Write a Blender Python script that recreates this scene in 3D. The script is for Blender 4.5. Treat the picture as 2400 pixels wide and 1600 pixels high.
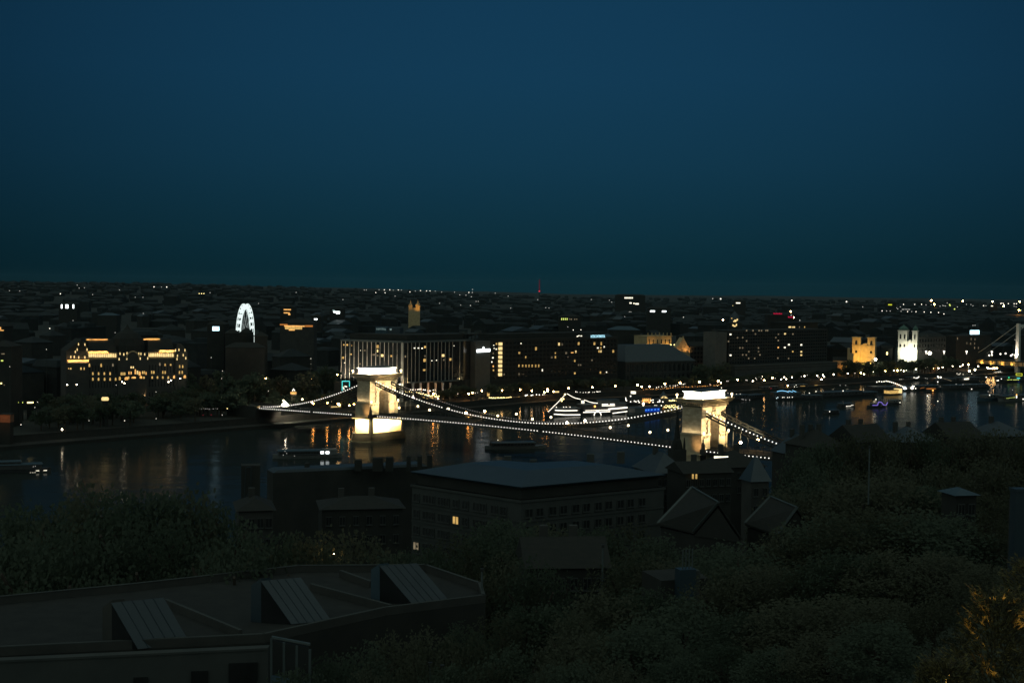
import bpy, math, random
from mathutils import Vector, Matrix
random.seed(11)
rad = math.radians
sc = bpy.context.scene
for o in list(bpy.data.objects):
    bpy.data.objects.remove(o)
col = sc.collection

# ------------------------------------------------------------------ camera
CZ, F, PT, RO = 80.0, 3200.0, math.atan(0.04), 0.012      # eye height over the river, focal length (px of a 2400 px frame), tilt, roll
cp, sp, cr, sr = math.cos(PT), math.sin(PT), math.cos(RO), math.sin(RO)
RT, UP, FW = Vector((1, 0, 0)), Vector((0, sp, cp)), Vector((0, cp, -sp))
cam = bpy.data.cameras.new('camera')
cam.lens, cam.sensor_width = 36 * F / 2400, 36
cam.clip_start, cam.clip_end = 1, 60000
co = bpy.data.objects.new('camera', cam); col.objects.link(co)
ix, iy = RT * cr + UP * sr, UP * cr - RT * sr
co.matrix_world = Matrix(((ix.x, iy.x, -FW.x, 0), (ix.y, iy.y, -FW.y, 0), (ix.z, iy.z, -FW.z, CZ), (0, 0, 0, 1)))
sc.camera = co
# ------------------------------------------------------------------ sky: late blue hour
w = bpy.data.worlds.new('World'); sc.world = w; w.use_nodes = True
nt = w.node_tree; nt.nodes.clear()
N = nt.nodes.new; L = nt.links.new
out = N('ShaderNodeOutputWorld'); bg = N('ShaderNodeBackground'); L(bg.outputs[0], out.inputs[0])
tc = N('ShaderNodeTexCoord'); sep = N('ShaderNodeSeparateXYZ'); L(tc.outputs['Generated'], sep.inputs[0])
ramp = N('ShaderNodeValToRGB'); L(sep.outputs['Z'], ramp.inputs[0])
el = ramp.color_ramp.elements
el[0].position = 0.0; el[0].color = (0.0018, 0.0200, 0.0295, 1)
el[1].position = 1.0; el[1].color = (0.0050, 0.0330, 0.0760, 1)
for p_, c_ in ((0.035, (0.0040, 0.0285, 0.0455, 1)), (0.09, (0.0055, 0.0370, 0.0700, 1)), (0.15, (0.0060, 0.0412, 0.0860, 1)), (0.25, (0.0058, 0.0390, 0.0860, 1))):
    e_ = el.new(p_); e_.color = c_
# sky strength fades away from the view centre, imitating dark lens corners
nrm = N('ShaderNodeVectorMath'); nrm.operation = 'DOT_PRODUCT'; L(tc.outputs['Generated'], nrm.inputs[0]); nrm.inputs[1].default_value = (0.02, 0.985, 0.17)
mr = N('ShaderNodeMapRange'); L(nrm.outputs['Value'], mr.inputs['Value'])
mr.inputs['From Min'].default_value = 0.88; mr.inputs['From Max'].default_value = 1.0
mr.inputs['To Min'].default_value = 0.40; mr.inputs['To Max'].default_value = 1.02
L(ramp.outputs[0], bg.inputs['Color']); L(mr.outputs[0], bg.inputs['Strength'])
# ------------------------------------------------------------------ the soft afterglow in the west, behind the viewer
sun = bpy.data.lights.new('dusk_glow', 'SUN'); sun.energy = 0.76; sun.angle = rad(165); sun.color = (0.82, 1.0, 0.80)
so = bpy.data.objects.new('dusk_glow', sun); col.objects.link(so)
so.rotation_euler = (rad(40), 0, rad(-14))
# ------------------------------------------------------------------ exposure and sampling
vs = sc.view_settings
sc.display_settings.display_device = 'sRGB'
vs.view_transform = 'Standard'; vs.look = 'None'; vs.exposure = 0; vs.gamma = 1; vs.use_curve_mapping = False
sc.render.engine = 'CYCLES'
cy = sc.cycles
cy.use_denoising = True; cy.max_bounces = 4; cy.diffuse_bounces = 2; cy.glossy_bounces = 3; cy.transmission_bounces = 2
cy.sample_clamp_indirect = 2.0; cy.caustics_reflective = False; cy.caustics_refractive = False
try: cy.denoiser = 'OPENIMAGEDENOISE'
except Exception: pass
sc.render.filter_size = 1.5

# ------------------------------------------------------------------ helpers: where things stand
def ray(px, py):
    dx, dy = px - 1200, 800 - py
    a, b = (dx * cr - dy * sr) / F, (dy * cr + dx * sr) / F
    return RT * a + UP * b + FW
def atY(px, py, Y):
    v = ray(px, py); return Vector((0, 0, CZ)) + v * (Y / v.y)
def atz(px, py, z):
    v = ray(px, py); return Vector((0, 0, CZ)) + v * ((z - CZ) / v.z)
def onplane(px, py, o, d):
    """the point of a vertical plane (through o along d) that is seen at a place of the photograph"""
    v = ray(px, py)
    t = (o[0] * d[1] - o[1] * d[0]) / (v.x * d[1] - v.y * d[0])
    return Vector((0, 0, CZ)) + v * t
U = Vector((-.7507, .6607, 0)); RV = Vector((.6607, .7507, 0))       # along the bridge to the far bank; downstream
P2, P1 = Vector((81.7, 576, 0)), Vector((-70.1, 709.6, 0))            # the two bridge towers
BANK = [Vector(v) for v in ((-700, 120, 0), (-330, 540, 0), (-222, 662, 0), (-130, 760, 0), (30, 942, 0), (148, 1026, 0), (400, 1257, 0), (560, 1400, 0), (1100, 1860, 0))]
GZ = 4.5
def bank(px):
    a = (px - 1200) / F
    for p, q in zip(BANK, BANK[1:]):
        d = q - p; den = d.x - a * d.y
        if abs(den) < 1e-9: continue
        t = (a * p.y - p.x) / den
        if -1e-6 <= t <= 1: return p.y + d.y * t
    return 1500
def terr(Y, a=-.3):
    pts = ((0, GZ), (2600, GZ), (3600, 22), (5000, 44), (7000, 58), (9500, 66), (14000, 66)); kk = min(1, max(0, (.10 - a) / .40)); kk = kk * kk * (3 - 2 * kk)
    for (ya, za), (yb, zb) in zip(pts, pts[1:]):
        if Y <= yb: return GZ + (za + (zb - za) * (Y - ya) / (yb - ya) - GZ) * kk
    return GZ + (66 - GZ) * kk
def far_at(px, py, lift):
    v = ray(px, py); Y = 1000
    while Y < 9000:
        if CZ + v.z * Y / v.y <= terr(Y, (px - 1200) / F) + lift: break
        Y *= 1.01
    return Vector((0, 0, CZ)) + v * (Y / v.y)
BB = Vector((145, 520, 0))
def hill(x, y):
    q = (Vector((x, y, 0)) - BB).dot(U)
    pts = ((-600, 74), (-235, 70), (-215, 64), (-195, 55), (-170, 44), (-140, 33), (-100, 21), (-60, 12), (-20, 6.5), (0, 5), (900, 5))
    for (a, za), (b, zb) in zip(pts, pts[1:]):
        if q <= b: return za + (zb - za) * (q - a) / (b - a)
    return 5
ORD = 'first second third fourth fifth sixth seventh eighth ninth tenth eleventh twelfth thirteenth fourteenth fifteenth sixteenth seventeenth eighteenth nineteenth twentieth'.split()
for t_, te_ in (('twenty', ''), ('thirty', 'thirtieth'), ('forty', 'fortieth'), ('fifty', 'fiftieth'), ('sixty', 'sixtieth'), ('seventy', 'seventieth')):
    if te_: ORD.append(te_)
    ORD += [t_ + '-' + a for a in ORD[:9]]
# ------------------------------------------------------------------ helpers: objects
def tag(o, label=None, cat=None, group=None, kind=None):
    if label: o['label'] = label
    if cat: o['category'] = cat
    if group: o['group'] = group
    if kind: o['kind'] = kind
    return o
def empty(name, loc, rz=0, label=None, cat=None, group=None):
    o = bpy.data.objects.new(name, None); col.objects.link(o); o.empty_display_size = 1
    o.location = loc; o.rotation_euler = (0, 0, rz)
    return tag(o, label, cat, group)
def mesh_obj(name, me, parent=None, loc=(0, 0, 0), scale=None, rz=0):
    o = bpy.data.objects.new(name, me); col.objects.link(o); o.parent = parent; o.location = loc
    if scale is not None: o.scale = scale if hasattr(scale, '__len__') else (scale,) * 3
    if rz: o.rotation_euler = (0, 0, rz)
    return o
def copy_tree(o, parent=None):
    c = o.copy(); col.objects.link(c)
    if parent: c.parent = parent
    for ch in o.children: copy_tree(ch, c)
    return c
class MB:
    def __init__(s): s.v = []; s.f = []
    def add(s, vs, fs):
        n = len(s.v); s.v += [tuple(p) for p in vs]; s.f += [tuple(i + n for i in f) for f in fs]; return s
    def box(s, x0, y0, z0, x1, y1, z1):
        return s.add([(x0, y0, z0), (x1, y0, z0), (x1, y1, z0), (x0, y1, z0), (x0, y0, z1), (x1, y0, z1), (x1, y1, z1), (x0, y1, z1)],
                     [(3, 2, 1, 0), (4, 5, 6, 7), (0, 1, 5, 4), (1, 2, 6, 5), (2, 3, 7, 6), (3, 0, 4, 7)])
    def frus(s, a, z0, b, z1):                    # a, b = (x0, y0, x1, y1)
        return s.add([(a[0], a[1], z0), (a[2], a[1], z0), (a[2], a[3], z0), (a[0], a[3], z0), (b[0], b[1], z1), (b[2], b[1], z1), (b[2], b[3], z1), (b[0], b[3], z1)],
                     [(3, 2, 1, 0), (4, 5, 6, 7), (0, 1, 5, 4), (1, 2, 6, 5), (2, 3, 7, 6), (3, 0, 4, 7)])
    def prism(s, pts, z0, z1, pts1=None):
        n = len(pts); pts1 = pts1 or pts
        return s.add([(p[0], p[1], z0) for p in pts] + [(p[0], p[1], z1) for p in pts1],
                     [tuple(range(n))[::-1], tuple(range(n, 2 * n))] + [(i, (i + 1) % n, n + (i + 1) % n, n + i) for i in range(n)])
    def slab(s, a, off):                          # any polygon a thickened by the vector off
        n = len(a); b = [tuple(Vector(p) + Vector(off)) for p in a]
        return s.add(list(a) + b, [tuple(range(n))[::-1], tuple(range(n, 2 * n))] + [(i, (i + 1) % n, n + (i + 1) % n, n + i) for i in range(n)])
    def tube(s, p, q, r, n=6, r2=None):
        p, q = Vector(p), Vector(q); d = (q - p); l = d.length
        if l < 1e-6: return s
        d /= l; a = d.orthogonal().normalized(); b = d.cross(a); r2 = r if r2 is None else r2
        vs = [p + (a * math.cos(6.2832 * i / n) + b * math.sin(6.2832 * i / n)) * r for i in range(n)] + [q + (a * math.cos(6.2832 * i / n) + b * math.sin(6.2832 * i / n)) * r2 for i in range(n)]
        return s.add(vs, [(i, (i + 1) % n, n + (i + 1) % n, n + i) for i in range(n)] + [tuple(range(n))[::-1], tuple(range(n, 2 * n))])
    def path(s, pts, r, n=5):
        for p, q in zip(pts, pts[1:]): s.tube(p, q, r, n)
        return s
    def ball(s, c, r, nu=8, nv=5, sz=1.0):
        vs = [(c[0], c[1], c[2] + r * sz)]; fs = []
        for j in range(1, nv):
            t = math.pi * j / nv
            for i in range(nu): vs.append((c[0] + r * math.sin(t) * math.cos(6.2832 * i / nu), c[1] + r * math.sin(t) * math.sin(6.2832 * i / nu), c[2] + r * sz * math.cos(t)))
        vs.append((c[0], c[1], c[2] - r * sz)); e = len(vs) - 1
        for i in range(nu):
            fs.append((0, 1 + i, 1 + (i + 1) % nu)); fs.append((e, e - nu + (i + 1) % nu, e - nu + i))
            for j in range(nv - 2):
                a = 1 + j * nu; fs.append((a + i, a + nu + i, a + nu + (i + 1) % nu, a + (i + 1) % nu))
        return s.add(vs, fs)
    def lathe(s, c, prof, n=12):                 # prof = [(r, z)]
        vs = []; fs = []
        for r, z in prof:
            for i in range(n): vs.append((c[0] + r * math.cos(6.2832 * i / n), c[1] + r * math.sin(6.2832 * i / n), c[2] + z))
        for j in range(len(prof) - 1):
            for i in range(n): fs.append((j * n + i, j * n + (i + 1) % n, (j + 1) * n + (i + 1) % n, (j + 1) * n + i))
        fs.append(tuple(range(n))[::-1]); fs.append(tuple(range((len(prof) - 1) * n, len(prof) * n)))
        return s.add(vs, fs)
    def gable(s, x0, y0, x1, y1, z0, h, ov=.4, axis='x', th=.25):
        x0 -= ov; x1 += ov; y0 -= ov; y1 += ov
        if axis == 'x':
            m = (y0 + y1) / 2; return s.add([(x0, y0, z0), (x1, y0, z0), (x1, y1, z0), (x0, y1, z0), (x0, m, z0 + h), (x1, m, z0 + h)], [(3, 2, 1, 0), (0, 1, 5, 4), (2, 3, 4, 5), (1, 2, 5), (3, 0, 4)])
        m = (x0 + x1) / 2; return s.add([(x0, y0, z0), (x1, y0, z0), (x1, y1, z0), (x0, y1, z0), (m, y0, z0 + h), (m, y1, z0 + h)], [(3, 2, 1, 0), (0, 1, 4), (2, 3, 5), (1, 2, 5, 4), (3, 0, 4, 5)])
    def hip(s, x0, y0, x1, y1, z0, h, ov=.4):
        x0 -= ov; x1 += ov; y0 -= ov; y1 += ov; k = min(x1 - x0, y1 - y0) / 2 * .98; mx, my = (x0 + x1) / 2, (y0 + y1) / 2
        if x1 - x0 >= y1 - y0: a, b = (x0 + k, my, z0 + h), (x1 - k, my, z0 + h); fs = [(3, 2, 1, 0), (0, 1, 5, 4), (2, 3, 4, 5), (1, 2, 5), (3, 0, 4)]
        else: a, b = (mx, y0 + k, z0 + h), (mx, y1 - k, z0 + h); fs = [(3, 2, 1, 0), (0, 1, 4), (2, 3, 5), (1, 2, 5, 4), (3, 0, 4, 5)]
        return s.add([(x0, y0, z0), (x1, y0, z0), (x1, y1, z0), (x0, y1, z0), a, b], fs)
    def xf(s, fn): s.v = [tuple(fn(Vector(p))) for p in s.v]; return s
    def mesh(s, name, m, smooth=False):
        me = bpy.data.meshes.new(name); me.from_pydata(s.v, [], s.f); me.materials.append(m)
        if smooth: me.polygons.foreach_set('use_smooth', [True] * len(me.polygons))
        me.update(); return me
    def build(s, name, m, parent=None, kind=None, label=None, loc=(0, 0, 0), smooth=False):
        o = mesh_obj(name, s.mesh(name, m, smooth), parent, loc)
        return tag(o, label, None, None, kind)
# ------------------------------------------------------------------ helpers: materials
def pm(name, c1, c2, scale=1.0, rough=.8, bump=0.0, spec=.3, stretch=(1, 1, 1), metal=0.0, detail=4):
    """two tones broken up by noise in the place's own coordinates, with fine relief"""
    m = bpy.data.materials.new(name); m.use_nodes = True; t = m.node_tree; b = t.nodes['Principled BSDF']
    g = t.nodes.new('ShaderNodeNewGeometry'); mp = t.nodes.new('ShaderNodeMapping'); mp.inputs['Scale'].default_value = stretch
    n = t.nodes.new('ShaderNodeTexNoise'); n.inputs['Scale'].default_value = scale; n.inputs['Detail'].default_value = detail; n.inputs['Roughness'].default_value = .65
    r = t.nodes.new('ShaderNodeValToRGB'); r.color_ramp.elements[0].color = (*c1, 1); r.color_ramp.elements[1].color = (*c2, 1)
    r.color_ramp.elements[0].position = .32; r.color_ramp.elements[1].position = .68
    t.links.new(g.outputs['Position'], mp.inputs[0]); t.links.new(mp.outputs[0], n.inputs['Vector']); t.links.new(n.outputs[0], r.inputs[0]); t.links.new(r.outputs[0], b.inputs['Base Color'])
    b.inputs['Roughness'].default_value = rough; b.inputs['Specular IOR Level'].default_value = spec; b.inputs['Metallic'].default_value = metal
    if bump:
        bp = t.nodes.new('ShaderNodeBump'); bp.inputs['Strength'].default_value = bump; bp.inputs['Distance'].default_value = .2
        t.links.new(n.outputs[0], bp.inputs['Height']); t.links.new(bp.outputs[0], b.inputs['Normal'])
    return m
def em(name, c, s, sample=False, vary=0.0):
    """something that gives off light: a lamp, a sign or a lit window; vary breaks up a lit room"""
    m = bpy.data.materials.new(name); m.use_nodes = True; t = m.node_tree; t.nodes.clear()
    o = t.nodes.new('ShaderNodeOutputMaterial'); e = t.nodes.new('ShaderNodeEmission'); t.links.new(e.outputs[0], o.inputs[0])
    e.inputs[0].default_value = (*c, 1); e.inputs[1].default_value = s
    if vary:
        g = t.nodes.new('ShaderNodeNewGeometry'); n = t.nodes.new('ShaderNodeTexNoise'); n.inputs['Scale'].default_value = .7; n.inputs['Detail'].default_value = 3
        k = t.nodes.new('ShaderNodeMapRange'); k.inputs['From Min'].default_value = .3; k.inputs['From Max'].default_value = .7; k.inputs['To Min'].default_value = s * (1 - vary); k.inputs['To Max'].default_value = s * (1 + vary)
        t.links.new(g.outputs['Position'], n.inputs['Vector']); t.links.new(n.outputs[0], k.inputs['Value']); t.links.new(k.outputs[0], e.inputs[1])
    try: m.cycles.emission_sampling = 'FRONT' if sample else 'NONE'
    except Exception: pass
    return m
def light(name, kind, loc, aim, power, color, size=.3, spot=60, blend=.6, sizey=None, spread=None):
    l = bpy.data.lights.new(name, kind); l.energy = power; l.color = color
    if kind == 'SPOT': l.spot_size = rad(spot); l.spot_blend = blend; l.shadow_soft_size = size
    elif kind == 'AREA':
        l.shape = 'RECTANGLE'; l.size = size; l.size_y = sizey or size
        if spread: l.spread = rad(spread)
    else: l.shadow_soft_size = size
    o = bpy.data.objects.new(name, l); col.objects.link(o); o.location = loc
    d = Vector(aim) - Vector(loc)
    o.rotation_euler = d.to_track_quat('-Z', 'Y').to_euler()
    return o
def strip_light(name, p, q, aim_off, power, color, width=.3, spread=120):
    """a line of floodlights from p to q shining towards p + aim_off"""
    p, q = Vector(p), Vector(q); x = (q - p).normalized(); z = -Vector(aim_off).normalized(); y = z.cross(x).normalized(); x = y.cross(z)
    l = bpy.data.lights.new(name, 'AREA'); l.shape = 'RECTANGLE'; l.size = (q - p).length; l.size_y = width; l.energy = power; l.color = color; l.spread = rad(spread)
    o = bpy.data.objects.new(name, l); col.objects.link(o)
    m = Matrix((x, y, z)).transposed().to_4x4(); m.translation = (p + q) / 2; o.matrix_world = m
    return o
M = dict(
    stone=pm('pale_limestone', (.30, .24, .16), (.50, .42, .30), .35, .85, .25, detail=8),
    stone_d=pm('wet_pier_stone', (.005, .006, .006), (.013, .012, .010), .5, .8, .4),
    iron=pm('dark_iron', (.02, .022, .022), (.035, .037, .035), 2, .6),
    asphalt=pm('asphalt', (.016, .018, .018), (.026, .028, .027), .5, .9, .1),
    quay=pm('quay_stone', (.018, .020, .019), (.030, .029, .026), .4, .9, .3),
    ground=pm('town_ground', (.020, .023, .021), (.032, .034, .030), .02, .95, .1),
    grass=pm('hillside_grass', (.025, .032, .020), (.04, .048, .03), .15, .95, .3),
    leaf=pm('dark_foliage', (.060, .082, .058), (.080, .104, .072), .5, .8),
    leaf_b=pm('brown_foliage', (.072, .082, .055), (.092, .098, .066), .6, .8),
    leaf_y=pm('fresh_needles', (.022, .028, .015), (.15, .12, .032), 3, .6),
    bark=pm('bark', (.03, .025, .02), (.06, .05, .04), 3, .9, .3),
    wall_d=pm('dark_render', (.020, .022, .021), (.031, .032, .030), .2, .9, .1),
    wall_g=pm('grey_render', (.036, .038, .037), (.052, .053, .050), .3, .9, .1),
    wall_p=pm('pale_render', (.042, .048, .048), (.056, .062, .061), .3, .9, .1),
    wall_o=pm('ochre_render', (.36, .27, .15), (.50, .38, .22), .3, .9, .1),
    stone_shade=pm('shaded_stone', (.035, .030, .024), (.085, .070, .05), .8, .9, .3),  # tower stone darkened to paint in shade below the cornice
    slab=pm('slab_concrete', (.075, .078, .075), (.10, .102, .096), .3, .9, .1),
    white=pm('white_render', (.42, .42, .39), (.54, .53, .49), .3, .85, .1),
    brick=pm('quay_brick', (.16, .075, .045), (.24, .12, .07), .6, .9, .2),
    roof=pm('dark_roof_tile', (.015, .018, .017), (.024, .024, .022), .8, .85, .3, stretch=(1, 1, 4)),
    roof_b=pm('slate_roof', (.020, .034, .046), (.030, .046, .062), .6, .55, .1, .5),
    roof_m=pm('zinc_roof', (.017, .033, .047), (.024, .043, .059), .25, .45, .05, .6),
    copper=pm('copper_green', (.05, .11, .09), (.09, .16, .13), .5, .6, .1),
    glass=pm('dark_glass', (.012, .014, .015), (.02, .022, .024), .3, .25, 0, .5),
    fin=pm('white_metal_fin', (.30, .29, .26), (.40, .38, .34), .5, .5),
    hull=pm('white_hull', (.09, .10, .10), (.13, .135, .135), .6, .5),
    hull_d=pm('dark_hull', (.03, .032, .035), (.05, .052, .055), .6, .6),
    deckb=pm('blue_deck_cover', (.030, .058, .082), (.045, .078, .105), .5, .6),
    trim=pm('pale_flashing', (.058, .076, .080), (.080, .10, .105), .5, .5),
    bulb=em('bulb', (1, .95, .86), 1.5), bulb_dim=em('bulb_far', (1, .95, .85), .28),
    warm=em('lamp_warm', (1, .56, .20), 70, True), orange=em('lamp_orange', (1, .38, .08), 170, True),
    lampw=em('lamp_white', (1, .84, .58), 30, True), globe=em('lamp_globe', (1, .78, .45), 6, True),
    burst=em('lamp_dazzle', (1, .84, .60), 260, True),
    far_wall=pm('far_render', (.013, .016, .017), (.022, .025, .025), .2, .9), far_roof=pm('far_roof', (.010, .016, .019), (.018, .025, .029), .2, .8),
    pw=em('point_white', (1, .93, .78), 2.4), pwd=em('point_white_dim', (1, .97, .88), .8), pc=em('point_cool', (.75, .95, 1), 4),
    py=em('point_yellow', (1, .78, .30), 3.5), po=em('point_orange', (1, .42, .10), 3), pod=em('point_orange_dim', (1, .36, .08), .45),
    pyg=em('point_lime', (.72, .85, .18), 1.2), pr=em('point_red', (1, .05, .08), .8),
    win=em('lit_window', (1, .62, .19), .66, vary=.35), win_w=em('lit_window_white', (1, .93, .72), 1.6, vary=.3), win_d=em('lit_window_dim', (1, .80, .50), .16, vary=.6),
    win_b=em('lit_window_bright', (1, .72, .30), 1.15, vary=.3), win_o=em('lit_window_orange', (1, .50, .14), 1.1, vary=.4),
    blue=em('blue_light', (.01, .09, .8), .4), blue2=em('blue_light_core', (.08, .35, 1), 1.1), sky_b=em('pale_blue_line', (.25, .65, 1), 1.4), cyan=em('cyan_frame', (.10, .75, .72), 1.1),
    purple=em('violet_line', (.35, .25, 1), .7), green=em('green_sign', (.05, .8, .35), .9), yframe=em('yellow_frame', (.75, .8, .05), .9),
    sign=em('sign_white', (.92, 1, 1), 4), sign_b=em('sign_ice_blue', (.45, .85, 1), 1.5), sign_dim=em('sign_dim', (.6, .85, .8), .42), red=em('sign_red', (1, .02, .10), .5),
    screen=em('screen', (.55, .88, 1), 3, vary=.6), ferris=em('ferris_light', (.86, 1, .97), 1.05), ferris_d=em('ferris_spoke', (.85, 1, .95), .30),
)

for k in ('leaf', 'leaf_b'):
    t = M[k].node_tree; b = t.nodes['Principled BSDF']; o = t.nodes['Material Output']; tr = t.nodes.new('ShaderNodeBsdfTranslucent'); mx = t.nodes.new('ShaderNodeMixShader'); mx.inputs[0].default_value = .5
    t.links.new(b.inputs['Base Color'].links[0].from_socket, tr.inputs[0]); t.links.new(b.outputs[0], mx.inputs[1]); t.links.new(tr.outputs[0], mx.inputs[2]); t.links.new(mx.outputs[0], o.inputs[0])
# ================================================================== THE SETTING
def water_mat():
    """choppy murky river: a dull silty body under a wave-broken mirror"""
    m = bpy.data.materials.new('river_water'); m.use_nodes = True; t = m.node_tree; t.nodes.clear(); W = t.nodes.new; K = t.links.new
    o = W('ShaderNodeOutputMaterial'); mx = W('ShaderNodeMixShader'); df = W('ShaderNodeBsdfDiffuse'); gl = W('ShaderNodeBsdfGlossy'); fr = W('ShaderNodeFresnel'); mu = W('ShaderNodeMath')
    df.inputs[0].default_value = (.021, .026, .025, 1); gl.inputs[0].default_value = (1, 1, 1, 1); gl.inputs['Roughness'].default_value = .135; fr.inputs['IOR'].default_value = 1.33
    mu.operation = 'MULTIPLY'; mu.inputs[1].default_value = .29
    K(fr.outputs[0], mu.inputs[0]); K(mu.outputs[0], mx.inputs[0]); K(df.outputs[0], mx.inputs[1]); K(gl.outputs[0], mx.inputs[2]); K(mx.outputs[0], o.inputs[0])
    g = W('ShaderNodeNewGeometry'); prev = None
    for sc_, dist, st in ((.040, .34, (.6, 1.8, 1)), (.15, .085, (.6, 1.7, 1)), (.75, .010, (1, 1.2, 1))):
        mp = W('ShaderNodeMapping'); mp.inputs['Scale'].default_value = st; mp.inputs['Rotation'].default_value = (0, 0, .06)
        n = W('ShaderNodeTexNoise'); n.inputs['Scale'].default_value = sc_; n.inputs['Detail'].default_value = 3; n.inputs['Roughness'].default_value = .55
        bp = W('ShaderNodeBump'); bp.inputs['Strength'].default_value = 1; bp.inputs['Distance'].default_value = dist * 1.0
        K(g.outputs['Position'], mp.inputs[0]); K(mp.outputs[0], n.inputs['Vector']); K(n.outputs[0], bp.inputs['Height'])
        if prev: K(prev.outputs[0], bp.inputs['Normal'])
        prev = bp
    K(prev.outputs[0], gl.inputs['Normal'])
    return m
b = MB(); b.add([(-1800, 60, 0), (1800, 60, 0), (1800, 2400, 0), (-1800, 2400, 0)], [(0, 1, 2, 3)]); b.build('river_water', water_mat(), kind='structure')
# far bank: town ground rising to low hills at the horizon
colsA = [(-.85 + 1.7 * i / 90) for i in range(91)]
rows = [14, 30, 80, 160, 300, 500, 800, 1200, 1700, 2200, 2800, 3400, 4200, 5000, 6000, 7500, 9500, 12000, 15000]
rndh = [random.uniform(-1, 1) for _ in range(200)]
b = MB(); vs = []
for i, a in enumerate(colsA):
    y0 = bank(1200 + a * F)
    for r_ in rows:
        Y = y0 + r_; z = terr(Y, a)
        if Y > 3000: z += (4 * math.sin(a * 23 + Y * .001) + 3 * math.sin(a * 61 + 2) + 2 * rndh[i]) * min(1, (Y - 3000) / 4000)
        vs.append((a * Y, Y, z))
n = len(rows); b.add(vs, [(i * n + j, (i + 1) * n + j, (i + 1) * n + j + 1, i * n + j + 1) for i in range(90) for j in range(n - 1)])
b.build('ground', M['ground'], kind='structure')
b = MB(); vs = []
for a in colsA:
    Y = bank(1200 + a * F)
    for dy, z in ((0, -3), (0.01, 1.7), (11.5, 1.8), (12, 4.2), (12, 5.3), (12.6, 5.3), (12.6, 4.3), (15, 4.3)): vs.append((a * (Y + dy), Y + dy, z))
b.add(vs, [(i * 8 + j, (i + 1) * 8 + j, (i + 1) * 8 + j + 1, i * 8 + j + 1) for i in range(90) for j in range(7)])
b.build('quay', M['quay'], kind='structure')
# near bank: the slope of the hill down to the river
b = MB(); vs = []; nx, ny = 70, 70
for i in range(nx + 1):
    for j in range(ny + 1):
        q = -330 + 330 * j / ny; s = -620 + 1100 * i / nx
        p = BB + U * q + RV * s
        vs.append((p.x, p.y, hill(p.x, p.y) + (.8 * math.sin(p.x * .13) * math.sin(p.y * .11) if q < -30 else 0)))
b.add(vs, [(i * (ny + 1) + j, (i + 1) * (ny + 1) + j, (i + 1) * (ny + 1) + j + 1, i * (ny + 1) + j + 1) for i in range(nx) for j in range(ny)])
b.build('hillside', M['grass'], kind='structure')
b = MB()
for s in range(-620, 480, 50):
    p, q_ = BB + RV * s, BB + RV * (s + 49.6)
    b.slab([(p.x, p.y, -3), (q_.x, q_.y, -3), (q_.x, q_.y, 5.6), (p.x, p.y, 5.6)], tuple(-U * 1.2))
b.build('near_quay_wall', M['quay'], kind='structure')

# ================================================================== THE CHAIN BRIDGE
RZB = math.atan2(U.y, U.x)
br = empty('chain_bridge', P2, RZB, 'stone chain bridge across the river with floodlit arched towers and strings of bulbs', 'bridge')
def deck_z(x):
    if x < 0: return 13.3
    if x <= 202.2: return 13.3 + 1.4 * (1 - ((x - 101.1) / 101.1) ** 2)
    return 13.3 - 2.1 * (x - 202.2) / 89
def chain_z(x):
    if x < 0: t = -x
    elif x > 202.2: t = x - 202.2
    else: return 16.6 + 13.7 * ((x - 101.1) / 96) ** 2
    return 30.6 - .40 * t + .0020 * t * t
quoin_m = MB().box(-.35, -.75, -.42, 0, .75, .42).mesh('quoin', M['stone'])
quoin_w = MB().box(-.45, -1.1, -.42, 0, 1.1, .42).mesh('quoin', M['stone'])
dent_m = MB().box(-.5, -.28, -.5, 0, .28, .5).mesh('dentil', M['stone'])
wall_m = pm('tower_limestone', (.26, .21, .145), (.54, .46, .34), .42, .85, .35, stretch=(1, 1, 2.2), detail=9)
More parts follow.
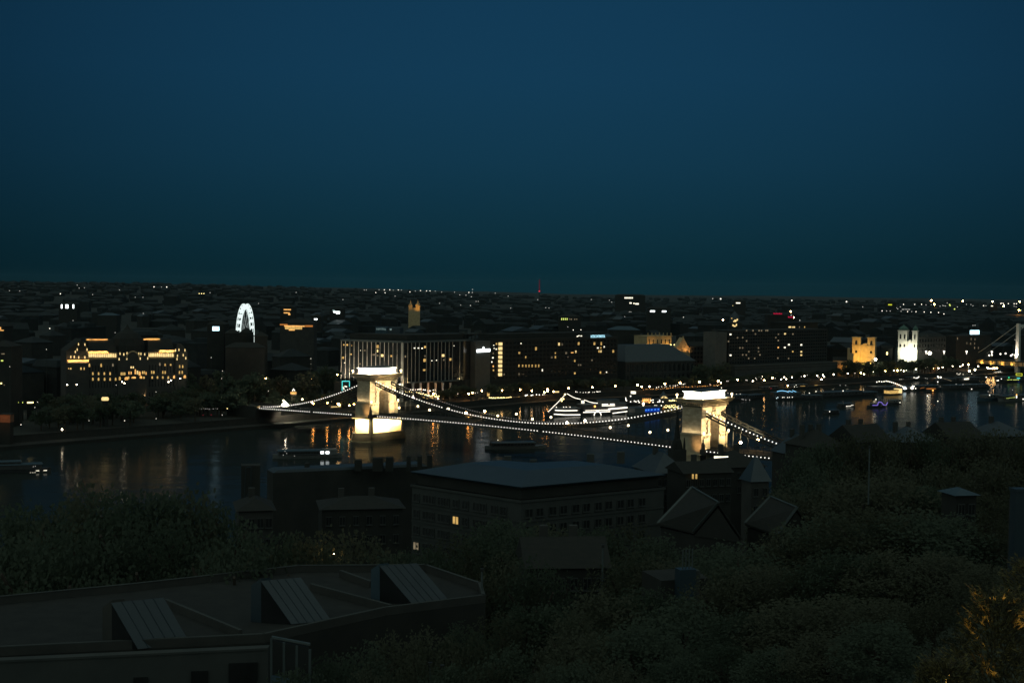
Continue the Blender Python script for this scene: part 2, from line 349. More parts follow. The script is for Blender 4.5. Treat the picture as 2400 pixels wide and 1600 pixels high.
for tx in (0, 202.2):
    hw, ht, ow, zs, zc = 9.2, 4.75, 3.5, 22.6, 26.1
    b = MB()
    def bat(p): k = 1 + .03 * (31 - p.z) / 17; return Vector((p.x * k, p.y * (k if abs(p.y) > 4 else 1), p.z))
    b.box(-ht, ow, 19.3, ht, hw, 31); b.box(-ht, -hw, 19.3, ht, -ow, 31)
    ar = [(ow * math.cos(math.pi * i / 12), zs + ow * math.sin(math.pi * i / 12)) for i in range(13)]
    for (ya, za), (yb, zb) in zip(ar, ar[1:]):
        b.add([(-ht, ya, za), (-ht, yb, zb), (-ht, yb, 31), (-ht, ya, 31), (ht, ya, za), (ht, yb, zb), (ht, yb, 31), (ht, ya, 31)],
              [(0, 1, 2, 3), (4, 7, 6, 5), (0, 4, 5, 1), (3, 2, 6, 7)])
    b.xf(bat)
    tw = b.build('tower', wall_m, br, loc=(tx, 0, 0), label='floodlit bridge tower at the ' + ('near bank, cut off below by dark roofs' if tx == 0 else 'far bank, standing on its lit pier in the water'))
    b = MB()
    for s in (1, -1):
        b.frus((-5.5, s * ow - (0 if s > 0 else 6.6), 5.5, s * ow + (6.6 if s > 0 else 0)), 11.2, (-5.3, s * ow - (0 if s > 0 else 6.4), 5.3, s * ow + (6.4 if s > 0 else 0)), 19)
    b.build('pedestal', M['stone'], tw)
    b = MB()
    for s in (1, -1): b.box(-5.75, s * 7 - 3.5, 19, 5.75, s * 7 + 3.4, 19.55)
    b.build('string_course', M['stone'], tw)
    for y in [(-8.8 + 1.1 * k) for k in range(17)]:
        if abs(y) > 3.9: mesh_obj('dentil', dent_m, tw, (-5.35, y, 18.4))
    b = MB().box(-5.1, -9.6, 30.3, 5.1, 9.6, 30.75).frus((-6.0, -10.5, 6.0, 10.5), 32.3, (-6.6, -11.1, 6.6, 11.1), 32.8).box(-6.7, -11.2, 32.8, 6.7, 11.2, 33.2).frus((-6.8, -11.3, 6.8, 11.3), 33.2, (-7.3, -11.8, 7.3, 11.8), 33.8).box(-7.4, -11.9, 33.8, 7.4, 11.9, 34.2)
    b.build('cornice', M['stone'], tw)
    MB().box(-5.0, -9.5, 30.76, 5.0, 9.5, 32.29).build('frieze', M['stone_shade'], tw)  # the unlit band under the cornice, put into the stone colour
    for y in [(-9.3 + 1.03 * k) for k in range(19)]: mesh_obj('bracket', dent_m, tw, (-5.02, y, 31.75), (1.5, .8, 1.0))
    for x in [(-4.6 + 1.03 * k) for k in range(10)]: mesh_obj('bracket', dent_m, tw, (x, 9.52, 31.75), (1.5, .8, 1.0), -math.pi / 2)
    b = MB().box(-4.3, -9.0, 34.2, 4.3, 9.0, 36.7).frus((-4.4, -9.1, 4.4, 9.1), 36.7, (-4.9, -9.6, 4.9, 9.6), 37.05).box(-4.9, -9.6, 37.05, 4.9, 9.6, 37.3)
    b.build('attic', M['white'], tw)
    MB().hip(-4.6, -9.3, 4.6, 9.3, 37.3, .8, 0).build('attic_roof', M['roof_b'], tw)
    for k in range(6):
        for s in (1, -1): mesh_obj('quoin', quoin_m if k % 2 else quoin_w, tw, (-ht - .12 - .02 * (9 - k), s * (ow + (.75 if k % 2 else 1.1)), 19.9 + .98 * k + .1))
    for k in range(11):
        t = math.pi * (k + .5) / 11; r = ow + (.75 if k % 2 else 1.05)
        o = mesh_obj('voussoir', quoin_m if k % 2 else quoin_w, tw, (-ht - .1, r * math.cos(t), zs + .55 + r * math.sin(t))); o.rotation_euler = (t, 0, 0)
    b = MB().box(-5.0, -.9, 26.6, -4.6, .9, 30.2).ball((-5.0, 0, 28.6), .9, 8, 6); b.build('crest', M['stone'], tw)
    for y, x in ((11, -6.5), (-11, -6.5), (11, 6.5)):
        MB().tube((x, y, 34.2), (x, y, 35.2), .12).ball((x, y, 35.6), .5).build('corner_lamp', M['globe'], tw)
    for y in (11.0, -11.0):
        o = MB().ball((-6.2, y * .86, 20.2), .42).tube((-6.2, y * .86, 19.5), (-6.2, y * .86, 20), .2).build('ledge_lamp', M['globe'], tw)
    # pier in the water
    b = MB().prism([(-6, -12), (6, -12), (6, 9.5), (0, 14.5), (-6, 9.5)][::1], 4.0, 11.2)
    pr = b.build('pier', M['stone'], br, loc=(tx, 0, 0), label='stone bridge pier lit under the deck' if tx else None)
    MB().prism([(-8, -15), (8, -15), (8, 11.5), (0, 19), (-8, 11.5)], -4, 3.4, [(-7, -13), (7, -13), (7, 10.5), (0, 16.5), (-7, 10.5)]).prism([(-7, -13), (7, -13), (7, 10.5), (0, 16.5), (-7, 10.5)], 3.4, 4).build('pier_base', M['stone_d'], pr)
    b = MB().box(-6.9, 8.6, 4.02, -5.2, 10.4, 11.1); b.build('pilaster', M['stone_d'], pr)
    b = MB().box(-7.4, 9.2, 11.2, -5.4, 11.2, 13.6).lathe((-6.4, 10.2, 13.6), [(.9, 0), (.75, 1.2), (.8, 1.8), (.3, 3.2), (.35, 3.6), (.05, 4.8)], 8); b.build('finial', M['iron'], pr)
    b = MB().box(-6.3, -12.3, 11.2, 6.3, 12.3, 11.6); b.build('pier_cap', M['stone'], pr)
    # floodlights on this tower (real lamps standing on the deck, the ledges and under the deck)
    def wl(v): v = Vector(v); return P2 + U * (v.x + tx) - RV * v.y + Vector((0, 0, v.z))
    warmc = (1, .77, .44)
    ux, uy = U, -RV
    def vec(x, y, z): return ux * x + uy * y + Vector((0, 0, z))
    for s in (1, -1):
        light('arch_flood', 'SPOT', wl((-36, s * 0.9, 16.5)), wl((-4.7, s * 5.8, 23.8)), 190000, warmc, .4, 31, .6)
        light('pedestal_flood', 'SPOT', wl((-15, s * 6.8, 14.3)), wl((-5.3, s * 6.6, 16.6)), 11000, (1, .78, .40), .2, 60, .9)
    strip_light('attic_flood', wl((-6.7, -9, 34.5)), wl((-6.7, 9, 34.5)), vec(2.4, 0, 1.3), 12000, (1, .89, .70), .25)
    strip_light('attic_flood', wl((-4, 11.2, 34.5)), wl((4, 11.2, 34.5)), vec(0, -2.2, 1.3), 7000, (1, .89, .70), .25)
    strip_light('ledge_flood', wl((-5, 10.2, 19.7)), wl((5, 10.2, 19.7)), vec(0, -1.2, 2.4), 130, (1, .80, .48), .2)
    light('cornice_flood', 'SPOT', wl((-16, 0, 24)), wl((-6.5, 0, 33.4)), 9000, (1, .70, .30), .4, 75, 1)
    light('vault_flood', 'SPOT', wl((0, 2.6, 14.5)), wl((0, 0, 25)), 1300, (1, .62, .25), .3, 80, .9)
    light('base_flood', 'SPOT', wl((-4, 14.5, 13.6)), wl((-4, 10, 15.4)), 1300, (1, .55, .20), .3, 90, 1)
    if tx:
        strip_light('pier_flood', wl((-8.6, -2.5, 11.1)), wl((-8.6, 8, 11.1)), vec(2.6, 0, -2.2), 23000, (1, .72, .32), .3, 100)
        strip_light('pier_flood', wl((-8.6, -11, 11.1)), wl((-8.6, -4, 11.1)), vec(2.6, 0, -2.2), 5000, (1, .66, .24), .3, 100)
        strip_light('pier_flood', wl((-6.4, 12.6, 11.1)), wl((-2.4, 16, 11.1)), vec(1.5, -1.9, -2.6), 6500, (1, .74, .34), .3)
        strip_light('pier_flood', wl((6.4, 12.6, 11.1)), wl((2.4, 16, 11.1)), vec(-1.5, -1.9, -2.6), 4500, (1, .74, .34), .3)
# deck with its stiffening girders and railings
b = MB(); GR = {}; RLS = {}
xs = list(range(-96, 292, 6)) + [291]
for x0, x1 in zip(xs, xs[1:]):
    z0, z1 = deck_z(x0), deck_z(x1)
    b.add([(x0, -7.4, z0 - .6), (x1, -7.4, z1 - .6), (x1, 7.4, z1 - .6), (x0, 7.4, z0 - .6), (x0, -7.4, z0), (x1, -7.4, z1), (x1, 7.4, z1), (x0, 7.4, z0)],
          [(3, 2, 1, 0), (4, 5, 6, 7), (0, 1, 5, 4), (2, 3, 7, 6)])
    for y in (-7.5, 7.5, -4.9, 4.9):
        g = GR.setdefault(y, MB())
        if abs(y) > 7: g.add([(x0, y - .08, z0 - 1.6), (x1, y - .08, z1 - 1.6), (x1, y + .08, z1 - 1.6), (x0, y + .08, z0 - 1.6), (x0, y - .08, z0 - .62), (x1, y - .08, z1 - .62), (x1, y + .08, z1 - .62), (x0, y + .08, z0 - .62)], [(3, 2, 1, 0), (4, 5, 6, 7), (0, 1, 5, 4), (2, 3, 7, 6)])
        g.tube((x0, y, z0 - 1.7), (x1, y, z1 - 1.7), .16, 4); g.tube((x0, y, z0 - 1.7), ((x0 + x1) / 2, y, z0 - .65), .1, 4); g.tube(((x0 + x1) / 2, y, z0 - .65), (x1, y, z1 - 1.7), .1, 4)
    for y in (-7.3, 7.3):
        rl = RLS.setdefault(y, MB())
        rl.tube((x0, y, z0 + 1.1), (x1, y, z1 + 1.1), .07, 4); rl.tube((x0, y, z0), (x0, y, z0 + 1.1), .08, 4); rl.tube((x0, y, z0 + .5), (x1, y, z1 + .5), .04, 4)
dk = b.build('deck', M['asphalt'], br)
for g in GR.values(): g.build('girder', M['iron'], dk)
for rl in RLS.values(): rl.build('railing', M['iron'], dk)
bulb_me = MB().ball((0, 0, 0), .29, 8, 5).mesh('bulb', M['bulb'])
x = -88.0
while x < 290:
    if not (-5 < x < 2.0 or 195 < x < 213 or 244.5 < x < 246.5 or abs(x - 84) < 1): mesh_obj('deck_bulb', bulb_me, dk, (x, 7.75, deck_z(x) - .75), .92)
    x += 1.85
for side, bright in ((5.6, True), (-5.6, False)):
    for lo, hi, wh in ((-92, -4.5, 'span by the near bank'), (4.5, 197.7, 'main span'), (206.7, 289, 'span by the far bank')):
        ch = MB(); hg = MB(); pts = [lo + (hi - lo) * i / 40 for i in range(41)]
        for dz in (-.55, -1.75):
            vs = []
            for a in pts: vs += [(a, side - .22, chain_z(a) + dz - .3), (a, side + .22, chain_z(a) + dz - .3), (a, side + .22, chain_z(a) + dz + .3), (a, side - .22, chain_z(a) + dz + .3)]
            ch.add(vs, [(i * 4 + j, i * 4 + (j + 1) % 4, i * 4 + 4 + (j + 1) % 4, i * 4 + 4 + j) for i in range(40) for j in range(4)] + [(3, 2, 1, 0), (160, 161, 162, 163)])
        h = lo + 2
        while h < hi:
            if chain_z(h) - 1.4 > deck_z(h): hg.tube((h, side, deck_z(h) - .3), (h, side, chain_z(h) - .6), .085, 4)
            ch.box(h - .3, side - .26, chain_z(h) - 1.5, h + .3, side + .26, chain_z(h) - .8); h += 3.6
        c_ = ch.build('chain', M['iron'], br, kind='stuff', label=('near suspension chain with bright bulbs, ' if bright else 'far suspension chain with faint bulbs, ') + wh)
        hg.build('hangers', M['iron'], c_, kind='stuff')
        if bright:
            x = lo + 1.2
            while x < hi - .3:
                if abs(x - 148) > .9 and chain_z(x) + .35 > deck_z(x) - 1.2: mesh_obj('bulb', bulb_me, c_, (x, side + .25, chain_z(x) + .3))
                x += 1.75
        elif lo == 4.5:
            bb_ = MB(); x = 8.0
            while x < 197: bb_.ball((x, side, chain_z(x)), .22, 6, 4); x += 1.6
            bb_.build('small_bulbs', M['bulb_dim'], c_, kind='stuff')
# lamps of the bridge: pairs across the deck
glob1 = MB().ball((0, 0, 0), 1, 10, 7)
GL = {k: glob1.mesh('globe', M[k]) for k in ('globe', 'warm', 'orange', 'lampw', 'pw', 'pwd', 'pc', 'py', 'po', 'pod', 'pyg', 'pr')}
pole_me = MB().tube((0, 0, 0), (0, 0, 1), .11, 6).mesh('pole', M['iron'])
arm_me = MB().tube((0, 0, 0), (-.9, 0, .1), .07, 5).mesh('arm', M['iron'])
def lamp(top, ground, d, mat, label, group, name='street_lamp', cat='street lamp', arm=False):
    o = empty(name, (top.x, top.y, ground), 0, label, cat, group)
    h = top.z - ground
    mesh_obj('pole', pole_me, o, (-.9 if arm else 0, 0, 0), (1, 1, h - (0 if arm else d * .4)))
    if arm: mesh_obj('arm', arm_me, o, (0, 0, h))
    mesh_obj('globe', GL[mat], o, (0, 0, h), d / 2)
    return o
nb = 0
for px in (667, 734, 795.7, 938, 1009.7, 1095, 1169.6, 1251, 1331.6, 1433.7, 1527, 1740):
    p = onplane(px, 950, P2 - RV * 5.9, U); s = (p - P2).dot(U); nb += 1
    for side, wh in ((6.7, 'near'), (-6.7, 'far')):
        q = P2 + U * s - RV * side; z = deck_z(s)
        lamp(Vector((q.x, q.y, z + 4.3)), z, 1.05, 'globe' if nb % 3 else 'warm', f'{ORD[nb - 1]} globe lamp from the far bank along the {wh} rail of the chain bridge', 'lamps along the chain bridge', 'bridge_lamp')
# bridgehead on the far bank
p = P2 + U * 291
b = MB().box(0, -9, -3, 26, 9, 10.2).box(0, 8.2, 10.2, 26, 9, 11.3).box(0, -9, 10.2, 26, -8.2, 11.3)
b.build('abutment', M['quay'], br, loc=(291.5, 0, 0))
bh = empty('toll_lodge', atY(603.6, 953, 768) - Vector((0, 0, 3)), RZB, 'small orange lit lodge at the far end of the chain bridge', 'lodge')
MB().box(-1.2, -1.2, 0, 1.2, 1.2, 3.6).build('wall', M['wall_o'], bh); MB().hip(-1.2, -1.2, 1.2, 1.2, 3.62, 1.1, .3).build('roof', M['roof'], bh)
MB().box(-1.26, -.5, .8, -1.21, .5, 3).build('window', M['win_o'], bh); MB().box(-.5, 1.21, .8, .5, 1.26, 3).build('window', M['win_o'], bh)
# ================================================================== THE FAR BANK
UNIT = MB().box(-.5, -.5, -.5, .5, .5, .5)
UB = {}
def ub(k):
    if k not in UB: UB[k] = UNIT.mesh('pane_box', M[k])
    return UB[k]
ARCH = MB().prism([(-.5, -.5), (.5, -.5), (.5, .1)] + [(.5 * math.cos(math.pi * i / 6), .1 + .4 * math.sin(math.pi * i / 6)) for i in range(1, 7)], -.5, .5).xf(lambda p: Vector((p.x, p.z, p.y)))
UA = {}
def ua(k):
    if k not in UA: UA[k] = ARCH.mesh('arched_pane', M[k])
    return UA[k]
class Fac:
    """a front that stands from one place of the far bank to another; its own x runs along the front, y into the house"""
    def __init__(s, px0, Y0, px1, Y1, base=GZ):
        s.o, s.e = atY(px0, 850, Y0), atY(px1, 850, Y1); s.o.z = s.e.z = 0
        s.d = (s.e - s.o).normalized(); s.L = (s.e - s.o).length; s.rz = math.atan2(s.d.y, s.d.x); s.base = base
    def thing(s, name, label, cat, group=None):
        s.t = empty(name, (s.o.x, s.o.y, s.base), s.rz, label, cat, group); return s.t
    def xz(s, px, py):
        p = onplane(px, py, s.o, s.d); return (p - s.o).dot(s.d), p.z - s.base
    def m(s, px): return (onplane(px, 850, s.o, s.d)).y / F        # metres per photo pixel there
    def win(s, px, py, wp, hp, mat, parent=None, name='window', arch=False, out=.08, th=.16, label=None):
        x, z = s.xz(px, py); k = s.m(px); k2 = k / max(.3, abs(s.d.x))
        return tag(mesh_obj(name, (ua if arch else ub)(mat), parent or s.t, (x, -out, z), (wp * k2, th, hp * k)), label)
    def grid(s, x0, x1, nx, z0, z1, nz, fw, fh, mat, parent, name='window_rows', out=.03, skip=0):
        b = MB()
        for i in range(nx):
            for j in range(nz):
                if skip and random.random() < skip: continue
                cx, cz = x0 + (i + .5) * (x1 - x0) / nx, z0 + (j + .5) * (z1 - z0) / nz; hw, hh = (x1 - x0) / nx * fw / 2, (z1 - z0) / nz * fh / 2
                b.box(cx - hw, -out, cz - hh, cx + hw, .05, cz + hh)
        return b.build(name, M[mat], parent, kind='stuff')

# ---- the floodlit palace on the left
f = Fac(157, bank(157) + 110, 436, bank(436) + 90); g = f.thing('palace', 'ornate palace with glowing arcades and tiny wall lamps behind the dark park', 'palace')
D = 22; zr = lambda px, py: f.xz(px, py)[1]
zE = zr(300, 841); zL = f.L
xa, xb, xc, xd = f.xz(207, 850)[0], f.xz(275, 850)[0], f.xz(347, 850)[0], f.xz(410, 850)[0]
MB().box(0, 0, -1, zL, D, zE).build('wall', M['wall_g'], g)
zA = zr(240, 826)
b = MB()
for a, c in ((xa, xb), (xc, xd)): b.box(a, .6, zE, c, D, zA)
b.build('upper_wall', M['wall_o'], g)
zR = zr(240, 797); b = MB()
for a, c in ((xa, xb), (xc, xd)): b.frus((a, .5, c, D), zA, (a + 1, 6, c - 1, D - 5), zR)
b.build('mansard_roof', M['roof'], g)
zp = zr(180, 822)
b = MB().box(-.6, -1.2, -1, xa, D, zp).box(xb, -1.6, -1, xc, D, zr(310, 826)).box(xd, -1.2, -1, zL + .6, D, zr(420, 824)); pv = b.build('pavilion', M['wall_g'], g, kind='stuff')
b = MB()
b.add([(-.6, -1.2, zp), (xa, -1.2, zp), (xa / 2 + 2, -1.2, zr(188, 795)), (-.6, D, zp), (xa, D, zp), (xa / 2 + 2, D, zr(188, 795))], [(0, 1, 2), (5, 4, 3), (0, 2, 5, 3), (1, 4, 5, 2)])
b.build('gable', M['roof'], g)
b = MB(); zz = zr(310, 826); mx = (xb + xc) / 2; b.lathe((mx - 1.5, 9, zz), [(10, -1), (9.8, 4), (8.5, 8), (6, 11), (2.5, 13), (1, 14.5), (.2, 16)], 14); b.build('dome', M['roof'], g)
b = MB(); z1 = zr(422, 824); b.frus((xd, -1.2, zL + .6, D), z1, (xd + 2, 3, zL - 2, D - 4), zr(422, 806)); b.build('corner_roof', M['roof'], g)
ax = f.xz(310, 840)[0]; ar = 13.3 * f.m(310) / f.d.x
b = MB(); pts = [(ax + ar * math.cos(math.pi * i / 14), -1.8, zr(310, 840) + ar * 1.15 * math.sin(math.pi * i / 14)) for i in range(15)]; b.path(pts, .35, 6); b.build('entrance_arch', M['wall_o'], g)
for i in range(13): f.win(209 + 5.15 * i, 832.5, 3.6, 9, 'win_b', None, 'arcade_window', True, out=-.5)
for i in range(12): f.win(349 + 5.1 * i, 831.5, 3.6, 9, 'win_b', None, 'arcade_window', True, out=-.5)
for px0, px1, py in ((205, 252, 824.5), (370, 409, 822), (157, 207, 845), (205, 256, 796.5), (341, 380, 795.5)):
    x0, z = f.xz(px0, py); x1, _ = f.xz(px1, py); top = py < 800
    (MB().box(x0, 5.5 if top else -1.5, z - .5, x1, 6.5 if top else .3, z + .5)).build('cornice' if not top else 'ridge_crest', M['wall_o'], g)
    P, Q = f.o + f.d * x0, f.o + f.d * x1; n_ = Vector((f.d.y, -f.d.x, 0)); off = (-4.2 if top else 2.6)
    strip_light('cornice_light', P + n_ * off + Vector((0, 0, z + GZ - 1.5)), Q + n_ * off + Vector((0, 0, z + GZ - 1.5)), -n_ * 1.6 + Vector((0, 0, 1.5)), 220 if top else 800, (1, .55, .20), .2, 90)
for px, py in ((183, 806), (198, 806.5), (180, 818.5), (203, 818.5), (175.5, 824), (165, 835.5), (173, 835.5), (183.5, 836.5), (198, 836.5), (280, 828), (289, 829.5), (278, 840.5), (296, 839.5), (296.5, 827), (324, 828), (329, 828.5), (338, 829.5), (327.5, 839.5), (345, 839), (410, 820), (418, 819), (432, 820), (428, 831.5), (414.5, 833), (413.5, 840.5), (434, 838.5)):
    f.win(px, py, 1.9, 6, 'win_b', None, 'wall_lamp', True, out=1.7)
for px, py, w_, h_, mt in [(209.5, 855.5, 3, 8, 'win'), (237, 855.5, 3, 8, 'win'), (264.5, 855, 3, 7, 'win_d'), (160, 863, 2, 3, 'win'), (165, 863, 3, 4, 'win'), (189, 863, 3, 6, 'win'), (196.5, 863, 2, 6, 'win'), (306, 860, 2.5, 5, 'win_b'), (311, 860, 2.5, 5, 'win_b'), (374.5, 853, 3, 7, 'win_d'), (387, 854.5, 3, 6, 'win'), (400, 854.5, 3, 4, 'win'), (420, 858, 2.5, 7, 'win'), (427, 858, 2.5, 7, 'win')] + \
        [(p, 875, 2.8, 7, 'win') for p in (217.5, 231, 244.5, 258, 283, 287, 291)] + [(p, 872, 2.6, 7, 'win') for p in (333, 337, 355.5, 360.5, 381.5, 387, 419.5, 426)] + [(316, 870, 3, 12, 'win_o'), (321, 872, 3, 9, 'win_b')] + \
        [(p, 888, 3, 7, 'win') for p in (217.5, 231, 245, 258, 271)] + [(279.5, 886, 4, 8, 'win'), (295, 886, 7, 7, 'win_o'), (329, 883, 5, 6, 'win_o'), (409, 883, 6, 7, 'win_o'), (432, 882, 5, 7, 'win_o')] + [(301, 873, 2, 7, 'win_o'), (306, 873, 2, 7, 'win_o'), (326, 874, 4, 10, 'win_o'), (312, 884, 9, 4, 'win_o'), (341, 874, 2, 7, 'win_o'), (300, 884, 3, 6, 'win'), (336, 884, 3, 5, 'win')] + [(p, 884, 3, 6, 'win') for p in (356.5, 369, 381.5, 394.5)]:
    f.win(px, py, w_, h_, mt, None, 'window', True, out=1.75 if 275 < px < 347 else 1.3 if (px < 207 or px > 410) else .1)
P = f.o + f.d * ax; n_ = Vector((f.d.y, -f.d.x, 0))
light('entrance_flood', 'SPOT', P + n_ * 4.2 + Vector((5, 5, 13)), P + n_ * 1.6 + Vector((4, 4, 24)), 1500, (1, .58, .24), .4, 80, 1)
f.grid(xa, xb, 10, 5, zE - 2, 3, .4, .6, 'glass', g); f.grid(xc, xd, 9, 5, zE - 2, 3, .4, .6, 'glass', g)

# ---- the hotel with lit upright fins: two fronts meeting at a corner
Yc = bank(944) + 58
fl = Fac(798, Yc + 20, 944, Yc); fr = Fac(944, Yc, 1086, Yc + 34)
h1 = fl.thing('fin_hotel', 'long hotel with rows of uplit white fins behind the far bridge tower', 'hotel')
zt = fl.xz(870, 801)[1]; zb = fl.xz(870, 894)[1]
e2 = (fr.e - fl.o); c2 = math.cos(-fl.rz); s2 = math.sin(-fl.rz); e2 = (e2.x * c2 - e2.y * s2, e2.x * s2 + e2.y * c2)
MB().prism([(0, 0), (fl.L, 0), (e2[0], e2[1]), (e2[0] - 3, e2[1] + 20), (fl.L, 22), (0, 22)], zb, zt).build('glass_wall', M['glass'], h1)
MB().prism([(0, -.9), (fl.L + .3, -1), (e2[0] + .3, e2[1] - .9), (e2[0] - 3, e2[1] + 21), (0, 22)], zt + .02, zt + 1.1).build('parapet', M['trim'], h1)
MB().prism([(4, 5), (fl.L, 5), (e2[0] - 4, e2[1] + 5), (e2[0] - 6, e2[1] + 18), (6, 18)], zt + 1.12, zt + 5).build('roof_storey', M['wall_d'], h1)
MB().prism([(0, 3), (fl.L, 3), (e2[0], e2[1] + 3), (e2[0] - 3, e2[1] + 20), (0, 22)], -1, zb).build('ground_storey', M['wall_d'], h1)
fin_l = MB().box(-.13, -.42, 0, .13, -.03, zt - zb).mesh('fin', M['fin'])
for px in (800, 810, 820, 830, 840.5, 850.5, 860.7, 870.8, 881, 891, 901, 911, 921, 931): mesh_obj('fin', fin_l, h1, (fl.xz(px, 850)[0], 0, zb))
MB().box(-.8, -1.0, 0, .6, .1, zt - zb).build('corner_fin', M['fin'], h1, loc=(fl.L, 0, zb))
h2 = fr.thing('fin_wing', 'right wing of the fin hotel with shorter lamp plumes between fins', 'hotel wing')
RF = (955, 964, 973, 982, 999, 1008, 1017, 1026, 1034, 1043, 1052, 1060, 1077)
for px in RF: mesh_obj('fin', fin_l, h2, (fr.xz(px, 850)[0], 0, zb))
for px in (962.5, 980, 997.7, 1015.6, 1032, 1050): x = fr.xz(px, 905)[0]; MB().tube((x, -2.5, -1), (x, -2.5, fr.xz(px, 896)[1]), .75, 8).build('column', M['fin'], h2)
MB().box(4, -4, fr.xz(1000, 895)[1] + .05, fr.L - 6, -.2, fr.xz(1000, 895)[1] + .6).build('canopy', M['trim'], h2)
x = fl.L; MB().tube((x, -1.5, -1), (x, -1.5, zb), 1.3, 8).build('corner_column', M['fin'], h1)
nl = Vector((fl.d.y, -fl.d.x, 0)); nr = Vector((fr.d.y, -fr.d.x, 0))
strip_light('fin_uplight', fl.o + nl * 2.6 + Vector((0, 0, zb + GZ - 1.2)), fl.e + nl * 2.6 + Vector((0, 0, zb + GZ - 1.2)), -nl * 1.0 + Vector((0, 0, 6)), 10500, (1, .83, .58), .3, 70)
strip_light('fin_uplight', fr.o + nr * 1.25 + Vector((0, 0, zb + GZ - .6)), fr.e + nr * 1.25 + Vector((0, 0, zb + GZ - .6)), -nr * .55 + Vector((0, 0, 3)), 5200, (1, .70, .32), .2, 110)
light('corner_uplight', 'SPOT', fl.e + (nl + nr) * 1.6 + Vector((0, 0, zb + 2)), fl.e + Vector((0, 0, zt)), 16000, (1, .84, .66), .2, 24, 1)
for px in (943, 962.5, 980, 997.7, 1015.6, 1032, 1050):
    p = onplane(px, 905, fr.o, fr.d) + nr * 4.2; light('column_light', 'SPOT', Vector((p.x, p.y, GZ + .6)), Vector((p.x, p.y, 14)) - nr * 1.4, 5200, (1, .93, .82), .15, 70, .8)
for px, py, w_, h_, mt in ((806, 808, 3, 3, 'win'), (814, 808, 4, 4, 'win'), (824.5, 809.5, 2, 2, 'win'), (855, 821, 4, 4, 'win_d'), (804, 838, 5, 5, 'win'), (823, 830, 3, 3, 'win'), (844, 852, 3, 3, 'win_d'), (885, 812, 5, 7, 'win'), (885, 822, 3, 6, 'win_b'), (876, 831, 6, 4, 'win_d'), (885, 832.5, 4, 4, 'win_d'), (896, 833, 6, 6, 'win_b'), (917, 834, 4, 4, 'win'), (808, 850, 2, 2, 'win_w'), (845, 821, 1.5, 1.5, 'win_w')): fl.win(px, py, w_, h_, mt, h1)
for px, py, w_, h_, mt in ((950, 835, 3, 5, 'win_d'), (971.5, 815.5, 3, 2.5, 'win_w'), (980.5, 815.5, 3, 2.5, 'win_w'), (989, 816, 3, 2.5, 'win_w'), (996, 813, 4, 5, 'win'), (995, 844, 5, 7, 'win'), (1038, 833, 6, 6, 'win_b'), (1055, 842, 5, 6, 'win'), (996, 834, 3, 4, 'win_d'), (1040, 843, 3, 4, 'win_d'), (1012, 845, 2, 2, 'win_w'), (1023, 844, 2, 2, 'win_w'), (994, 867, 5, 4, 'win'), (1064, 810, 1.5, 1.5, 'win_w')): fr.win(px, py, w_, h_, mt, h2)
# its roof box with the lettering
fs = Fac(879, Yc + 30, 952, Yc + 26); zs0, zs1 = fs.xz(900, 787)[1], fs.xz(900, 766)[1]
rb = fs.thing('roof_sign_box', 'bluish roof box with pale hotel lettering and a round swirl emblem', 'rooftop sign')
xm = fs.xz(908, 780)[0]
b = MB().box(0, 0, -28, xm, 9, zs1); b.build('front_panel', M['deckb'], rb)
MB().box(xm + .02, .6, -28, fs.xz(937, 780)[0], 9, zs1 - .5).build('rear_panel', M['roof_b'], rb)
def text_part(body, name, x, y, z, size, mat, parent, ext=.05, width=None):
    cu = bpy.data.curves.new('lettering', 'FONT'); cu.body = body; cu.size = size; cu.extrude = ext; cu.resolution_u = 2
    t_ = bpy.data.objects.new('tmp', cu); col.objects.link(t_); dg = bpy.context.evaluated_depsgraph_get(); me = bpy.data.meshes.new_from_object(t_.evaluated_get(dg)); bpy.data.objects.remove(t_)
    me.name = name; me.materials.clear(); me.materials.append(M[mat])
    o = mesh_obj(name, me, parent, (x, y, z)); o.rotation_euler = (math.pi / 2, 0, 0)
    if width:
        xs_ = [v.co.x for v in me.vertices]; o.scale = (width / (max(xs_) - min(xs_)), 1, 1)
    return tag(o, kind='stuff')
x0, z0 = fs.xz(882, 773); text_part('S O F I T E L', 'lettering', x0, -.12, z0, 4.4 * fs.m(900) / .7, 'sign_dim', rb, width=23 * fs.m(900))
xe, ze = fs.xz(915.5, 771.5); pts = [(xe + (1.5 - .08 * i) * .45 * math.cos(.55 * i + 2.6), .45, ze + (1.5 - .08 * i) * .45 * math.sin(.55 * i + 2.6)) for i in range(13)]
MB().path(pts, .16, 5).build('emblem', M['sign_dim'], rb)
fz = Fac(1066, Yc + 40, 1084, Yc + 44); ph = fz.thing('roof_lamp', 'twin bright lamp box on the right end of the fin hotel roof', 'lamp')
x0, z0 = fz.xz(1075, 796); MB().box(x0 - 1.6, .2, z0 - 10, x0 + 1.6, 3, z0 - .9).build('plinth', M['wall_d'], ph)
for dx in (-.9, .9): MB().box(x0 + dx - .6, -.1, z0 + .1, x0 + dx + .6, .5, z0 + 1.3).build('lamp', M['lampw'], ph)

